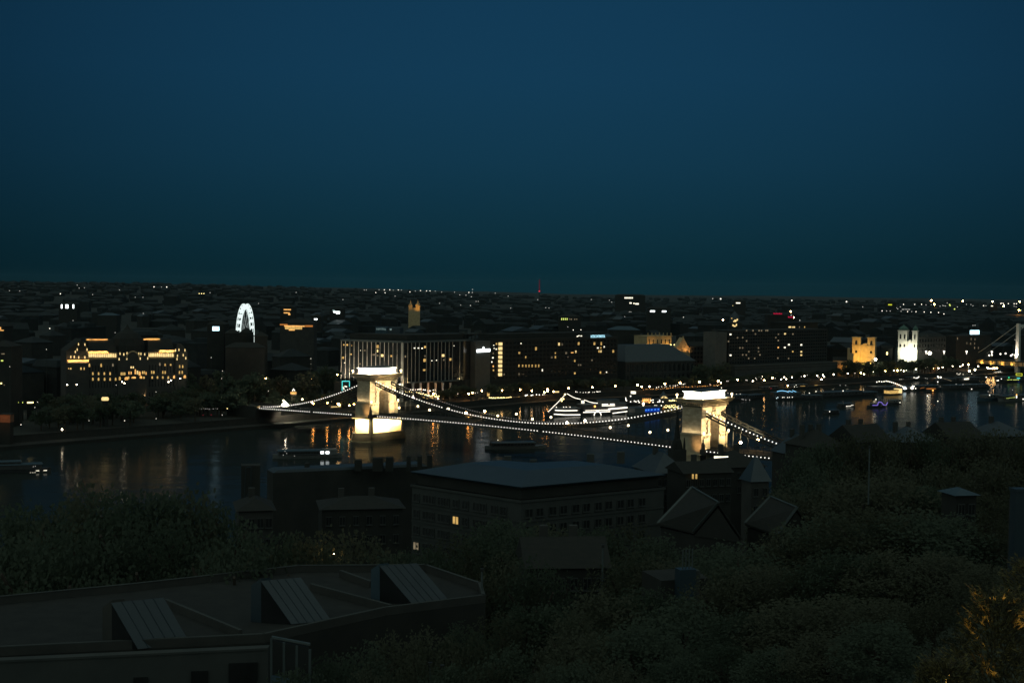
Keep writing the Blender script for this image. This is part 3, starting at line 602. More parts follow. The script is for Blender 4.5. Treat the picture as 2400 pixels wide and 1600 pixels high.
# ---- turquoise lit frame beside the bridge tower
ff = Fac(801, bank(801) + 34, 820, bank(820) + 34); tq = ff.thing('lit_frame_pavilion', 'pavilion outlined by a turquoise light frame left of the far bridge tower', 'pavilion')
for (a, b_), (c, d_) in (((802, 893), (819, 893)), ((802, 893), (802, 915)), ((819, 893), (819, 906))):
    x0, z0 = ff.xz(a, b_); x1, z1 = ff.xz(c, d_); MB().tube((x0, 0, z0), (x1, 0, z1), .28, 6).build('light_tube', M['cyan'], tq)
x0, z0 = ff.xz(803, 915); x1, z1 = ff.xz(818, 895); MB().box(x0, .5, -1, x1, 8, z1).build('wall', M['wall_d'], tq)
for px, py in ((806, 908), (810, 905), (813, 906), (807, 911)): ff.win(px, py, 2.4, 2.4, 'win_w', tq, out=-.4)

# ---- pale slab tower and the long dark hotel
fi = Fac(1114, bank(1114) + 56, 1149, bank(1149) + 62); sl = fi.thing('stair_tower', 'grey windowless tower slab with white oval emblem over a glowing bar', 'tower')
zt = fi.xz(1130, 799)[1]; MB().box(0, 0, -1, fi.L, 16, zt).build('wall', M['slab'], sl)
x0, z0 = fi.xz(1117, 821); x1, z1 = fi.xz(1147.5, 824); MB().box(x0, -.5, z1 + .1, x1, -.05, z0 + .6).build('sign_bar', M['sign'], sl)
xo, zo = fi.xz(1132.3, 816.4); MB().lathe((0, 0, 0), [(.01, -.2), (1.0, -.2), (1.0, .2), (.01, .2)], 14).xf(lambda p: Vector((xo + p.x * .85, p.z - .3, zo + p.y * 1.15))).build('emblem', M['sign'], sl)
b = MB(); x0, z0 = fi.xz(1104, 783.5); x1, _ = fi.xz(1147, 783.5); b.box(x0, 4, z0 - .3, x1, 12, z0 + .3)
for px in (1107, 1113, 1121, 1129, 1137, 1146): x = fi.xz(px, 790)[0]; b.box(x - .3, 5, fi.xz(px, 797)[1] - 2, x + .3, 5.6, z0 - .3)
for px in (1107, 1142): x = fi.xz(px, 783)[0]; b.box(x - 1.2, 5, z0 + .3, x + 1.2, 10, z0 + 1.9)
b.build('roof_frame', M['wall_p'], sl, kind='stuff')
fh = Fac(1150, bank(1150) + 62, 1447, bank(1447) + 66); hb = fh.thing('dark_hotel', 'long dark hotel block with scattered lit rooms and ice blue roof lettering', 'hotel')
zt = fh.xz(1300, 792)[1]; MB().box(0, .02, -1, fh.L, 20, zt).build('wall', M['wall_d'], hb)
MB().box(3, 4, zt + .02, fh.L - 8, 17, zt + 3.6).build('roof_storey', M['wall_d'], hb)
fh.grid(2, fh.L - 1, 34, fh.xz(1300, 884)[1], zt - 1.5, 9, .62, .55, 'glass', hb, out=.04)
b = MB()
for j in range(10): z = fh.xz(1300, 884)[1] + j * (zt - 1.5 - fh.xz(1300, 884)[1]) / 9; b.box(.5, -.5, z - .12, fh.L - .5, 0, z + .12)
b.build('floor_bands', M['wall_g'], hb, kind='stuff')
for k in range(8): fh.win(1171.6 - .12 * k, 806 + 10.2 * k, 7, 7, 'win_b', hb, 'bay_window', out=.6, th=1.0)
for px, py, w_, h_, mt in ((1163.5, 805.6, 3, 4, 'win'), (1157, 809, 2, 2, 'win_w'), (1158, 816, 2, 2, 'win_w'), (1163, 818, 3, 2.5, 'win_w'), (1156, 828, 2, 4, 'win_d'), (1155, 838, 3, 3, 'win_w'), (1152.7, 848, 2, 3, 'win_w'), (1156, 858, 2.4, 4, 'win_o'), (1156.5, 867.5, 2.6, 4, 'win'), (1181.3, 877, 2, 4, 'win_d'),
        (1221, 804.6, 2, 2, 'win_w'), (1256, 816.7, 4, 7, 'win'), (1217, 827, 4, 5, 'win'), (1232, 837, 2.5, 5, 'win'), (1271, 867, 2.4, 5, 'win_w'), (1216.5, 876.7, 3, 5, 'win_d'), (1310, 806.3, 4, 6, 'win_b'), (1317.6, 807, 3, 5, 'win_d'), (1356, 805, 4, 6, 'win'), (1393, 805, 4, 6, 'win'), (1409, 805, 3, 7, 'win'), (1341, 825.7, 6, 3, 'win_o'), (1349.5, 824, 3, 5, 'win_b'),
        (1327, 826.7, 4, 5, 'win_d'), (1301.5, 827, 2.4, 4, 'win'), (1301.5, 836.5, 3, 5, 'win'), (1293, 837, 4, 4, 'win_d'), (1437, 823, 4, 6, 'win'), (1401, 815, 4, 3, 'win_w'), (1408, 815, 3, 3, 'win'), (1416, 812.7, 3, 3, 'win_w'), (1404, 823, 4, 5, 'win'), (1408.5, 823, 3, 5, 'win_b'), (1347, 845, 3, 5, 'win'), (1356, 855, 3, 4, 'win_d'), (1361, 855, 2, 3, 'win_d'), (1347, 874, 3.4, 5, 'win'), (1407, 872.6, 3, 5, 'win'), (1421.5, 872, 2.4, 3, 'win_w'), (1387, 843.5, 3, 4, 'win_d'), (1226, 877, 2, 2, 'win_d'), (1331, 836, 2, 3, 'win_d')) + tuple((p, 857, 2.6, 5.5, 'win') for p in (1216, 1224.8, 1232.4, 1239.7, 1247, 1255.4, 1262.6)):
    fh.win(px, py, w_, h_, mt, hb)
for px, py, w_ in ((1362, 788.5, 3), (1365.5, 787, 3), (1371, 787.5, 4)): fh.win(px, py, w_, 2, 'win_w', hb, out=-3.9)
x0, z0 = fh.xz(1383.6, 791.2); text_part('INTERCONTINENTAL', 'lettering', x0, -.4, z0, 6.2 * fh.m(1400) / .7, 'sign_b', hb, width=35.5 * fh.m(1400) / fh.d.x)
x0, z0 = fh.xz(1382, 793); x1, z1 = fh.xz(1421, 792.6); MB().box(x0, -.2, z0 - .6, x1, .4, z0 + .2).build('sign_rail', M['iron'], hb)
x0, z0 = fh.xz(1422, 793.5); x1, _ = fh.xz(1446, 793); MB().frus((x0, 1, x1, 14), z0 - .4, (x0, 4, x1 - 5, 12), z0 + 3.4).build('blue_roof', M['deckb'], hb)

# ---- concert hall, lit attic house and gable
fv = Fac(1466, bank(1466) + 70, 1628, bank(1628) + 66); vg = fv.thing('concert_hall', 'dark arcaded concert hall with a big hipped roof between the hotels', 'concert hall')
zt = fv.xz(1550, 846)[1]; MB().box(0, 0, -1, fv.L, 30, zt).build('wall', M['wall_g'], vg)
b = MB().frus((-.5, -.5, fv.L + .5, 30), zt + .02, (8, 12, fv.L - 16, 24), fv.xz(1550, 809)[1]); b.build('roof', M['roof_b'], vg)
b = MB().box(-.8, -1, zt - .9, fv.L + .8, -.01, zt - .1).box(-.5, -.7, zt * .52, fv.L + .5, -.01, zt * .52 + .5); b.build('cornice', M['wall_p'], vg, kind='stuff')
for i in range(15):
    x = (i + .5) * fv.L / 15; mesh_obj('arched_window', ua('glass'), vg, (x, -.03, zt * .74), (fv.L / 15 * .5, .1, zt * .3)); mesh_obj('arched_window', ua('glass'), vg, (x, -.03, zt * .30), (fv.L / 15 * .5, .1, zt * .3))
for i in range(16): x = .6 + i * (fv.L - 1.2) / 15; MB().box(x - .35, -.55, 0, x + .35, -.01, zt - .95).build('pilaster', M['wall_g'], vg)
fo = Fac(1516, bank(1516) + 150, 1573, bank(1573) + 150); oa = fo.thing('ochre_house', 'ochre corner house with glowing attic and roof lamps above the concert hall', 'house')
zt = fo.xz(1540, 788.5)[1]; MB().box(0, 0, -1, fo.L, 18, zt).build('wall', M['wall_o'], oa); MB().box(-.5, -.6, zt + .01, fo.L + .5, 18, zt + .5).build('cornice', M['wall_o'], oa)
for i in range(7): x = .8 + i * (fo.L - 1.6) / 6; MB().lathe((x, 0, zt + .5), [(.5, 0), (.5, 1.2), (.25, 1.5), (.5, 2), (.05, 3)], 8).build('finial', M['wall_o'], oa)
for i in range(6): x = (i + .5) * fo.L / 6; MB().box(x - .55, -.06, zt - 6, x + .55, -.01, zt - 2.5).build('window', M['glass'], oa)
no = Vector((fo.d.y, -fo.d.x, 0)); zz = zt + GZ
for t_, pw in ((.04, 2600), (.2, 2200), (.74, 3000), (.93, 2200)): P = fo.o + fo.d * (fo.L * t_) + no * 3.2; light('facade_flood', 'SPOT', P + Vector((0, 0, zz - 11.5)), P - no * 3.2 + Vector((0, 0, zz - 3)), pw, (1, .52, .12), .3, 90, 1)
for px, py in ((1539, 806), (1545, 807), (1553, 807), (1562, 807), (1570, 807), (1579, 807)): fo.win(px, py, 2.2, 2.6, 'py', oa, 'roof_lamp', out=6, label=None)
fg = Fac(1584, bank(1584) + 125, 1637, bank(1637) + 118); ga = fg.thing('gabled_house', 'grey grid fronted house with an orange lit gable at its left corner', 'house')
zt = fg.xz(1620, 811)[1]; x1 = fg.xz(1617, 811)[0]
MB().box(x1, 0, -1, fg.L + 14, 14, zt).build('wall', M['wall_g'], ga); MB().box(0, -.3, -1, x1 - .02, 10, zt - 1).build('corner_wall', M['wall_o'], ga)
b = MB().add([(1, -.3, zt - .98), (x1 - 1, -.3, zt - .98), (x1 * .52, -.3, fg.xz(1600, 791)[1]), (1, 8, zt - .98), (x1 - 1, 8, zt - .98), (x1 * .52, 8, fg.xz(1600, 791)[1])], [(0, 1, 2), (5, 4, 3), (0, 2, 5, 3), (1, 4, 5, 2)]); b.build('gable', M['wall_o'], ga)
MB().box(x1 * .52 - .5, 0, fg.xz(1600, 791)[1] - 1, x1 * .52 + .5, 1, fg.xz(1600, 789)[1] + .5).build('finial', M['wall_o'], ga)
MB().gable(x1, 0, fg.L + 14, 14, zt + .02, 3.5, .3).build('roof', M['roof'], ga)
for i in range(8):
    for j in range(5): x = x1 + 2 + i * 2.9; MB().box(x - .9, -.05, zt - 3.2 - j * 3.5, x + .9, -.01, zt - 1.2 - j * 3.5).build('window', M['glass'], ga)
ng = Vector((fg.d.y, -fg.d.x, 0))
for t_, z_, pw in ((.1, -8, 1800), (.4, -6, 2200), (.62, -7, 1300)): P = fg.o + fg.d * (fg.L * t_) + ng * 3; light('gable_flood', 'SPOT', P + Vector((0, 0, zt + GZ + z_)), P - ng * 3 + Vector((0, 0, zt + GZ + 1)), pw, (1, .50, .16), .3, 90, 1)
P = onplane(1646, 866, fg.o, fg.d) + ng * 4; light('street_glow', 'SPOT', Vector((P.x, P.y, 9)), Vector((P.x, P.y, 16)) - ng * 4, 800, (1, .35, .12), .3, 110, 1)
# ---- grey slabs and the big hotel on the right
fm = Fac(1676, bank(1676) + 62, 1706, bank(1706) + 64); gs = fm.thing('twin_slab_tower', 'pair of pale grey windowless slabs at the end of the right hotel', 'tower')
zt = fm.xz(1690, 778)[1]; xs1 = fm.xz(1689, 800)[0]; xs2 = fm.xz(1692, 800)[0]
MB().box(0, 0, -1, xs1, 12, zt).build('slab', M['slab'], gs); MB().box(xs2, 1.5, -1, fm.L, 13, zt - .4).build('slab', M['slab'], gs); MB().box(xs1, 3, -1, xs2, 12, zt - 2).build('recess', M['wall_d'], gs); MB().box(2, 2, zt, 5, 5, zt + 2.2).build('roof_hut', M['wall_g'], gs)
fk = Fac(1707, bank(1707) + 66, 1938, bank(1938) + 60); mh = fk.thing('river_hotel', 'broad dark hotel with rows of dim rooms above a pale terrace base', 'hotel')
zt = fk.xz(1800, 773)[1]; zb = fk.xz(1800, 852)[1]
MB().box(0, 0, zb, fk.L, 20, zt).build('wall', M['wall_d'], mh); MB().box(-2, -9, -1, fk.L + 3, 20, zb - .02).build('terrace_base', M['wall_p'], mh)
b = MB()
for z in (zb - 1.4, zb - 3.6): b.box(-2.2, -9.3, z, fk.L + 3.2, -9.02, z + .5)
b.build('terrace_bands', M['wall_d'], mh, kind='stuff')
fk.grid(1, fk.L - 1, 40, zb + .6, zt - .8, 10, .7, .5, 'glass', mh, out=.04)
for X, Y_, mt in ((585, 750, 'win_w'), (670, 790, 'win_d'), (735, 788, 'win_d'), (783, 703, 'win_d'), (860, 703, 'win_d'), (935, 703, 'win_d'), (965, 703, 'win_d'), (1020, 703, 'win_d'), (1040, 703, 'win_d'), (890, 745, 'win_d'), (783, 830, 'win_d'), (560, 835, 'win_d'), (700, 915, 'win_d'), (735, 915, 'win_d'), (928, 915, 'win_d'), (810, 960, 'win_d'), (928, 960, 'win_d'), (735, 1000, 'win_d'), (778, 1002, 'win_d'), (945, 1000, 'win_d'), (808, 1043, 'win_d'), (882, 1043, 'win_d'), (585, 1005, 'win_w'), (1253, 743, 'win_b'), (1172, 748, 'win_d'), (1350, 745, 'win_d'), (1140, 788, 'win_d'), (1170, 825, 'win_d'), (1170, 910, 'win_o'), (1250, 910, 'win_w'), (1300, 875, 'win_w'), (1452, 878, 'win_w'), (1348, 960, 'win'), (1452, 962, 'win_b'), (1452, 1003, 'win_b'), (1165, 1040, 'win_d'), (1297, 1043, 'win_d')):
    fk.win(1600 + X / 5.2275, 640 + Y_ / 5.2275, 4.5 if mt in ('win_b', 'win_w') else 3.4, 3.4, mt, mh, out=.12)
fq = Fac(1840, bank(1840) + 170, 1915, bank(1915) + 170); ob = fq.thing('office_block', 'office block with two bright rows of windows above the right hotel', 'office block')
zt = fq.xz(1870, 758)[1]; MB().box(0, 0, -1, fq.L, 18, zt).build('wall', M['wall_d'], ob); MB().box(-.5, -.5, zt + .02, fq.L + .5, 18.5, zt + 1).build('roof', M['roof'], ob)
for X, Y_, w_, mt in ((1313, 660, 7, 'win_b'), (1350, 661, 3, 'win_b'), (1368, 661, 3, 'win_b'), (1430, 660, 2, 'win_d'), (1493, 660, 2, 'win'), (1322, 702, 3, 'win_d'), (1353, 702, 3, 'win'), (1375, 703, 3, 'win'), (1425, 703, 5, 'win_d'), (1470, 705, 2, 'win'), (1490, 705, 3, 'win_b'), (1535, 706, 3.4, 'win_w')): fq.win(1600 + X / 5.2275, 640 + Y_ / 5.2275, w_, 3.2, mt, ob)
for (pa, pb, py, hh, lb) in ((1810.5, 1831, 735, 3.6, 'wider upper red roof sign behind the right hotel'), (1844.5, 1857.5, 743, 3.6, 'shorter lower red roof sign beside a lamp')):
    fx = Fac(pa, 1500 - pa % 7 * 9, pb, 1500 - pa % 7 * 9); rs = fx.thing('red_sign_house', 'dark house carrying the ' + lb, 'house')
    x1, z1 = fx.xz(pb, py); MB().box(-6, .5, -1, fx.L + 6, 18, z1 - 1.4).build('wall', M['wall_d'], rs); MB().box(-.3, .1, z1 - 1.38, fx.L + .3, .5, z1 + .9).build('sign_board', M['iron'], rs)
    n_l = 9 if pb - pa > 15 else 5
    b = MB()
    for k in range(n_l): xx = (k + .5) * fx.L / n_l; hh2 = .75 + .25 * ((k * 7) % 3 == 0); b.box(xx - fx.L / n_l * .36, -.05, z1 - .7, xx + fx.L / n_l * .36, .09, z1 - .7 + 1.5 * hh2)
    b.build('red_letters', M['red'], rs, kind='stuff')

# ---- two churches
def church(f, name, label, cat, mat, py_top, py_mid, py_base, tow, nave, roofc, py_dome=None, apex=None):
    t = f.thing(name, label, cat); X = lambda px: f.xz(px, 800)[0]; Z = lambda py: f.xz((tow[0][0] + tow[1][1]) / 2, py)[1]
    for a, c in tow:
        x0, x1 = X(a), X(c); d = (x1 - x0)
        tw = MB().box(x0, -.5, -1, x1, d, Z(py_top)).build('tower', M[mat], t)
        MB().box(x0 - .5, -1.0, Z(py_mid) - .3, x1 + .5, d + .5, Z(py_mid) + .3).build('cornice', M[mat], tw); MB().box(x0 - .6, -1.1, Z(py_top) + .01, x1 + .6, d + .6, Z(py_top) + .7).build('cornice', M[mat], tw)
        for zc_, hh in (((Z(py_top) + Z(py_mid)) / 2 - .6, .55), ((Z(py_mid) + Z(py_base)) / 2 + 2.5, .34)):
            for k in ((.27, .73) if d > 8 else (.5,)): mesh_obj('window', ua('glass'), tw, (x0 + d * k, -.55, zc_), (d * (.2 if d > 8 else .3), .2, (Z(py_top) - Z(py_mid)) * hh))
        if py_dome: MB().lathe(((x0 + x1) / 2, d / 2, Z(py_top) + .72), [(d * .52, 0), (d * .55, (Z(py_dome) - Z(py_top)) * .35), (d * .35, (Z(py_dome) - Z(py_top)) * .7), (d * .12, (Z(py_dome) - Z(py_top)) * .95), (.15, (Z(py_dome) - Z(py_top)) * 1.25)], 10).build('dome', M[roofc], t)
    x0, x1 = X(nave[0]), X(nave[1]); zn = Z(nave[2])
    MB().box(x0 + .02, 0, -1, x1 - .02, 40, zn).build('nave', M[mat], t); MB().box(x0 - .3, -.6, zn + .01, x1 + .3, 0, zn + .6).build('nave_cornice', M[mat], t); MB().box(x0, -.5, zn * .62, x1, -.01, zn * .62 + .5).build('nave_band', M[mat], t)
    MB().add([(x0, -.4, zn + .62), (x1, -.4, zn + .62), ((x0 + x1) / 2, -.4, Z(nave[3])), (x0, 40, zn + .62), (x1, 40, zn + .62), ((x0 + x1) / 2, 40, Z(nave[3]))], [(0, 1, 2), (5, 4, 3), (0, 2, 5, 3), (1, 4, 5, 2)]).build('pediment', M[mat], t)
    mesh_obj('portal', ua('glass'), t, ((x0 + x1) / 2, -.05, 3.2 + zn * .12), ((x1 - x0) * .2, .15, zn * .34))
    return t
fc = Fac(1996, bank(2024) + 58, 2052, bank(2024) + 50)
church(fc, 'twin_tower_church', 'golden floodlit church with two square towers and a pediment on the right', 'church', 'wall_o', 792, 809.5, 852, ((1998, 2016.5), (2033.5, 2051)), (2017, 2040, 811, 803.5), 'copper')
nc = Vector((fc.d.y, -fc.d.x, 0))
for t_, pw in ((.1, 14000), (.5, 26000), (.9, 20000)): P = fc.o + fc.d * (fc.L * t_) + nc * 17; light('church_flood', 'SPOT', P + Vector((0, 0, 16)), P - nc * 17 + Vector((0, 0, 25)), pw * 1.0, (1, .58, .12), .5, 100, 1)
fb = Fac(1952, bank(1975) + 54, 1996, bank(1975) + 50); ca = fb.thing('parish_house', 'low orange lit house with stepped wall left of the golden church', 'house')
z1 = fb.xz(1970, 845)[1]; MB().box(0, 0, -1, fb.L, 12, z1).build('wall', M['wall_o'], ca); MB().gable(0, 0, fb.L, 12, z1 + .02, 3, .3).build('roof', M['roof'], ca); x1 = fb.xz(1986, 830)[0]; MB().box(x1, -.6, -1, x1 + 2.2, 8, fb.xz(1988, 816)[1]).build('chimney_wall', M['wall_o'], ca)
x2 = fb.xz(2000, 829)[0]; MB().box(x1 + 2.22, 1, -1, x2, 9, fb.xz(1994, 828)[1]).build('linking_wall', M['wall_o'], ca)
for px in (1966, 1972, 1979): fb.win(px, 853, 2.4, 5, 'glass', ca)
P = fb.o + fb.d * (fb.L * .78) + nc * 7; light('house_flood', 'SPOT', P + Vector((0, 0, 9.5)), P - nc * 7 + Vector((0, 0, 12)), 9000, (1, .50, .08), .4, 90, 1)
P = fb.o + fb.d * (fb.L * .35) + nc * 6; light('house_flood', 'SPOT', P + Vector((0, 0, 5.5)), P - nc * 6 + Vector((0, 0, 11)), 3200, (1, .42, .10), .4, 90, 1)
fw = Fac(2103, bank(2128) + 66, 2150, bank(2128) + 58)
church(fw, 'white_church', 'white floodlit church with twin baroque towers and dark green domes', 'church', 'white', 776, 798, 834, ((2105, 2126), (2138, 2150)), (2126.5, 2137.5, 803, 795), 'copper', 765)
nw = Vector((fw.d.y, -fw.d.x, 0))
for t_, pw in ((.15, 9000), (.55, 50000), (.85, 42000)): P = fw.o + fw.d * (fw.L * t_) + nw * 15; light('church_flood', 'SPOT', P + Vector((0, 0, 16)), P - nw * 15 + Vector((0, 0, 24)), pw * .8, (1, .95, .70), .5, 90, 1)
fy = Fac(2152, bank(2152) + 80, 2216, bank(2216) + 80); sc_h = fy.thing('grey_school', 'long grey arched house with small gables right of the white church', 'house')
z1 = fy.xz(2180, 790)[1]; MB().box(0, 0, -1, fy.L, 16, z1).build('wall', M['wall_p'], sc_h); MB().gable(0, 0, fy.L, 16, z1 + .02, 3.5, .3).build('roof', M['roof'], sc_h)
for i in range(10):
    for j in range(3): mesh_obj('window', ua('glass'), sc_h, ((i + .5) * fy.L / 10, -.04, z1 - 3 - j * 5), (fy.L / 10 * .42, .1, 3))
for k in (.18, .32): MB().add([(fy.L * k - 2, -.1, z1), (fy.L * k + 2, -.1, z1), (fy.L * k, -.1, z1 + 3), (fy.L * k - 2, 4, z1), (fy.L * k + 2, 4, z1), (fy.L * k, 4, z1 + 3)], [(0, 1, 2), (5, 4, 3), (0, 2, 5, 3), (1, 4, 5, 2)]).build('gable', M['wall_p'], sc_h)
fz = Fac(2240, bank(2240) + 90, 2320, bank(2320) + 90); so_h = fz.thing('screen_house', 'dark corner house carrying a blue white video screen on its roof', 'house')
z1 = fz.xz(2280, 786)[1]; MB().box(0, 0, -1, fz.L, 16, z1).build('wall', M['wall_d'], so_h); x0, za = fz.xz(2274, 783.5); x1, zb_ = fz.xz(2295, 773.5)
MB().box(x0, -.3, za, x1, .4, zb_).build('screen', M['screen'], so_h); MB().box(x0 - .3, .42, z1 + .01, x1 + .3, .9, zb_ + .4).build('screen_frame', M['iron'], so_h)
for px, py in ((2244, 793), (2276, 794), (2285, 795), (2266, 804), (2275, 805), (2284, 805), (2284, 815), (2293, 815)): fz.win(px, py, 2, 5, 'win_d', so_h)

# ---- ferris wheel
Yf = 1120; c = atY(575, 785, Yf); Rw = (c.z - atY(575, 712, Yf).z) * -1
fwh = empty('ferris_wheel', (c.x, c.y, GZ), rad(88), 'white lit ferris wheel seen at a slant, its foot behind dark houses', 'ferris wheel')
hz = c.z - GZ; R0 = abs(Rw); b = MB(); b2 = MB()
for k, yy in ((0, -1.6), (1, 1.6)):
    pts = [(R0 * math.cos(6.2832 * i / 48), yy, hz + R0 * math.sin(6.2832 * i / 48)) for i in range(49)]; b.path(pts, .32, 5)
    pts = [((R0 - 3.4) * math.cos(6.2832 * i / 48), yy * .8, hz + (R0 - 3.4) * math.sin(6.2832 * i / 48)) for i in range(49)]; b.path(pts, .30, 5)
b.build('rim', M['ferris'], fwh, kind='stuff')
for i in range(24):
    t_ = 6.2832 * (i + .5) / 24; b2.tube((0, -2 if i % 2 else 2, hz), ((R0 - 4) * math.cos(t_), 0, hz + (R0 - 4) * math.sin(t_)), .16, 4)
b2.build('spokes', M['ferris_d'], fwh, kind='stuff')
cab = MB().box(-1.3, -1.6, -.95, 1.3, 1.6, .95).mesh('cabin', M['ferris'])
for i in range(26): t_ = 6.2832 * i / 26; o = mesh_obj('cabin', cab, fwh, ((R0 - 1.7) * math.cos(t_), 0, hz + (R0 - 1.7) * math.sin(t_))); o.rotation_euler = (0, -t_, 0)
MB().tube((-9, -5, 0), (0, -2.5, hz), .5).tube((9, -5, 0), (0, -2.5, hz), .5).tube((-9, 5, 0), (0, 2.5, hz), .5).tube((9, 5, 0), (0, 2.5, hz), .5).build('leg', M['trim'], fwh, kind='stuff'); MB().tube((0, -3.4, hz), (0, 3.4, hz), 1.4, 10).build('hub', M['ferris_d'], fwh)

# ---- the white cable bridge at the right edge
Pe = atY(2397, 845, 1350); Pe.z = 0; dE = Vector((-.55, .835, 0)); eb = empty('cable_bridge', Pe, math.atan2(dE.y, dE.x), 'white cable bridge entering at the right edge with golden lit girder', 'bridge')
zd = 80 - (848 - 686) * 1350 / 3200
zt = atY(2394, 758, 1350).z
MB().frus((-2, 6.2, 2, 9.8), 0, (-1.5, 6.8, 1.5, 9.3), zt).frus((-2, -9.8, 2, -6.2), 0, (-1.5, -9.3, 1.5, -6.8), zt).box(-1.4, -6.8, zt - 4, 1.4, 6.8, zt - 1).build('pylon', M['white'], eb)
dkE = MB().box(-60, -11, zd, 130, 11, zd + 1.0).build('deck', M['asphalt'], eb)
MB().box(-60, 10.4, zd - 3.6, 62, 10.9, zd - .02).build('girder', M['wall_o'], eb)
MB().box(62, -12, 0, 82, 12, zd - .02).build('abutment', M['brick'], eb)
b = MB()
for k in range(24): b.box(-58 + k * 5, 10.95, zd - 3.7, -57.4 + k * 5, 11.15, zd - .1)
b.build('girder_ribs', M['iron'], eb, kind='stuff')
for s in (7.9, -7.9): MB().path([(x_, s, zd + 1.5 + (zt - zd - 1.5) * ((58 - x_) / 58) ** 1.12) for x_ in (0, 10, 20, 30, 40, 50, 58)], .24, 6).build('cable', M['white'], eb)
def we(x, y, z): return Pe + dE * x + Vector((-dE.y, dE.x, 0)) * y + Vector((0, 0, z))
light('pylon_flood', 'SPOT', we(2, 15, zd + 1.5), we(0, 8.5, zd + 11), 60000, (1, .86, .68), .3, 60, 1)
for k in range(5): light('girder_light', 'SPOT', we(4 + 12 * k, 14, zd - 4.2), we(4 + 12 * k, 10.6, zd - 1.6), 3000, (1, .62, .16), .2, 100, 1)
light('cable_flood', 'SPOT', we(60, 18, zd), we(25, 7.9, zd + 18), 110000, (1, .95, .75), .3, 50, 1)
# ================================================================== TREES
def crown_mesh(name, nclump, per, r, leaf, mat, seed, flat=.8, core=.35):
    rnd = random.Random(seed); b = MB()
    for _ in range(nclump):
        while True:
            c = Vector((rnd.uniform(-1, 1), rnd.uniform(-1, 1), rnd.uniform(-1, 1)))
            if core < c.length < 1: break
        c = Vector((c.x * r, c.y * r, c.z * r * flat)); cr_ = r * rnd.uniform(.16, .34)
        for _ in range(per):
            d = Vector((rnd.gauss(0, 1), rnd.gauss(0, 1), rnd.gauss(0, .8))).normalized() * cr_ * rnd.uniform(.5, 1)
            p = c + d; a = Vector((rnd.gauss(0, 1), rnd.gauss(0, 1), rnd.gauss(0, .6))).normalized(); q = a.orthogonal().normalized(); s_ = leaf * rnd.uniform(.6, 1.3)
            a = a * s_; q = q * s_ * .6
            b.add([p - a, p - q, p + a, p + q], [(0, 1, 2, 3)])
    return b.mesh(name, M[mat])
far_crowns = [crown_mesh('crown', 42, 16, 5.0, .6, m_, s_) for m_, s_ in (('leaf', 1), ('leaf', 2), ('leaf_b', 3))]
near_crowns = [crown_mesh('crown', 170, 38, 5.0, .19, m_, s_, .85) for m_, s_ in (('leaf', 11), ('leaf', 12), ('leaf_b', 13))]
def trunk_mesh(n, seed):
    rnd = random.Random(seed); b = MB().tube((0, 0, 0), (0, 0, .62), .05, 7, .035)
    for i in range(n):
        a = 6.28 * i / n + rnd.uniform(-.3, .3); b.tube((0, 0, .38 + .2 * rnd.random()), (.28 * math.cos(a), .28 * math.sin(a), .72 + .15 * rnd.random()), .022, 5, .008)
    return b.mesh('trunk', M['bark'])
trunks = [trunk_mesh(5, 1), trunk_mesh(6, 2)]
def tree(x, y, z, h, wd, label, group, crowns, kind=None, name='tree'):
    o = empty(name, (x, y, z), random.uniform(0, 6.28), label, 'tree', group)
    mesh_obj('trunk', random.choice(trunks), o, (0, 0, -.3), (h * .7, h * .7, h))
    k = random.choice(crowns) if kind is None else crowns[kind]
    mesh_obj('crown', k, o, (0, 0, h * .58), (wd / 10, wd / 10, h * .41 / 5.0))
    return o
# park and quay trees of the far bank: (photo x, metres behind the bank, height, width)
ft = []
for px in range(-40, 560, 17): ft.append((px + random.uniform(-6, 6), random.uniform(20, 60), random.uniform(11, 15), random.uniform(10, 14)))
for px in range(120, 480, 22): ft.append((px + random.uniform(-6, 6), random.uniform(62, 82), random.uniform(13, 17), random.uniform(11, 14)))
for px in range(440, 800, 20): ft.append((px + random.uniform(-6, 6), random.uniform(60, 95), random.uniform(15, 26), random.uniform(12, 17)))
for px in range(640, 800, 22): ft.append((px + random.uniform(-6, 6), random.uniform(24, 50), random.uniform(9, 12), random.uniform(9, 12)))
for px in list(range(1040, 1120, 14)) + list(range(1150, 1690, 15)): ft.append((px + random.uniform(-5, 5), random.uniform(28, 44), random.uniform(8, 11), random.uniform(8, 11)))
for px in range(1640, 1700, 14): ft.append((px + random.uniform(-4, 4), random.uniform(40, 52), random.uniform(16, 20), random.uniform(11, 14)))
for px in range(1700, 2110, 14): ft.append((px + random.uniform(-4, 4), random.uniform(24, 40), random.uniform(7, 10), random.uniform(8, 11)))
for px in range(1990, 2250, 9): ft.append((px + random.uniform(-4, 4), random.uniform(22, 48), random.uniform(12, 17), random.uniform(10, 13)))
zones = ((-99, 157, 'left of the glowing palace'), (157, 440, 'before the glowing palace'), (440, 620, 'behind the far bridgehead'), (620, 800, 'left of the far bridge tower'), (1000, 1150, 'before the grey slab tower'), (1150, 1450, 'before the dark hotel'), (1450, 1640, 'before the concert hall'), (1640, 1710, 'at the foot of the twin slab tower'), (1710, 1950, 'before the right hotel'), (1950, 2100, 'below the golden church'), (2100, 2500, 'below the white church'))
def zone(px, zs): return next((i for i, (a, c, _) in enumerate(zs) if a <= px < c), len(zs) - 1)
cnt = {}
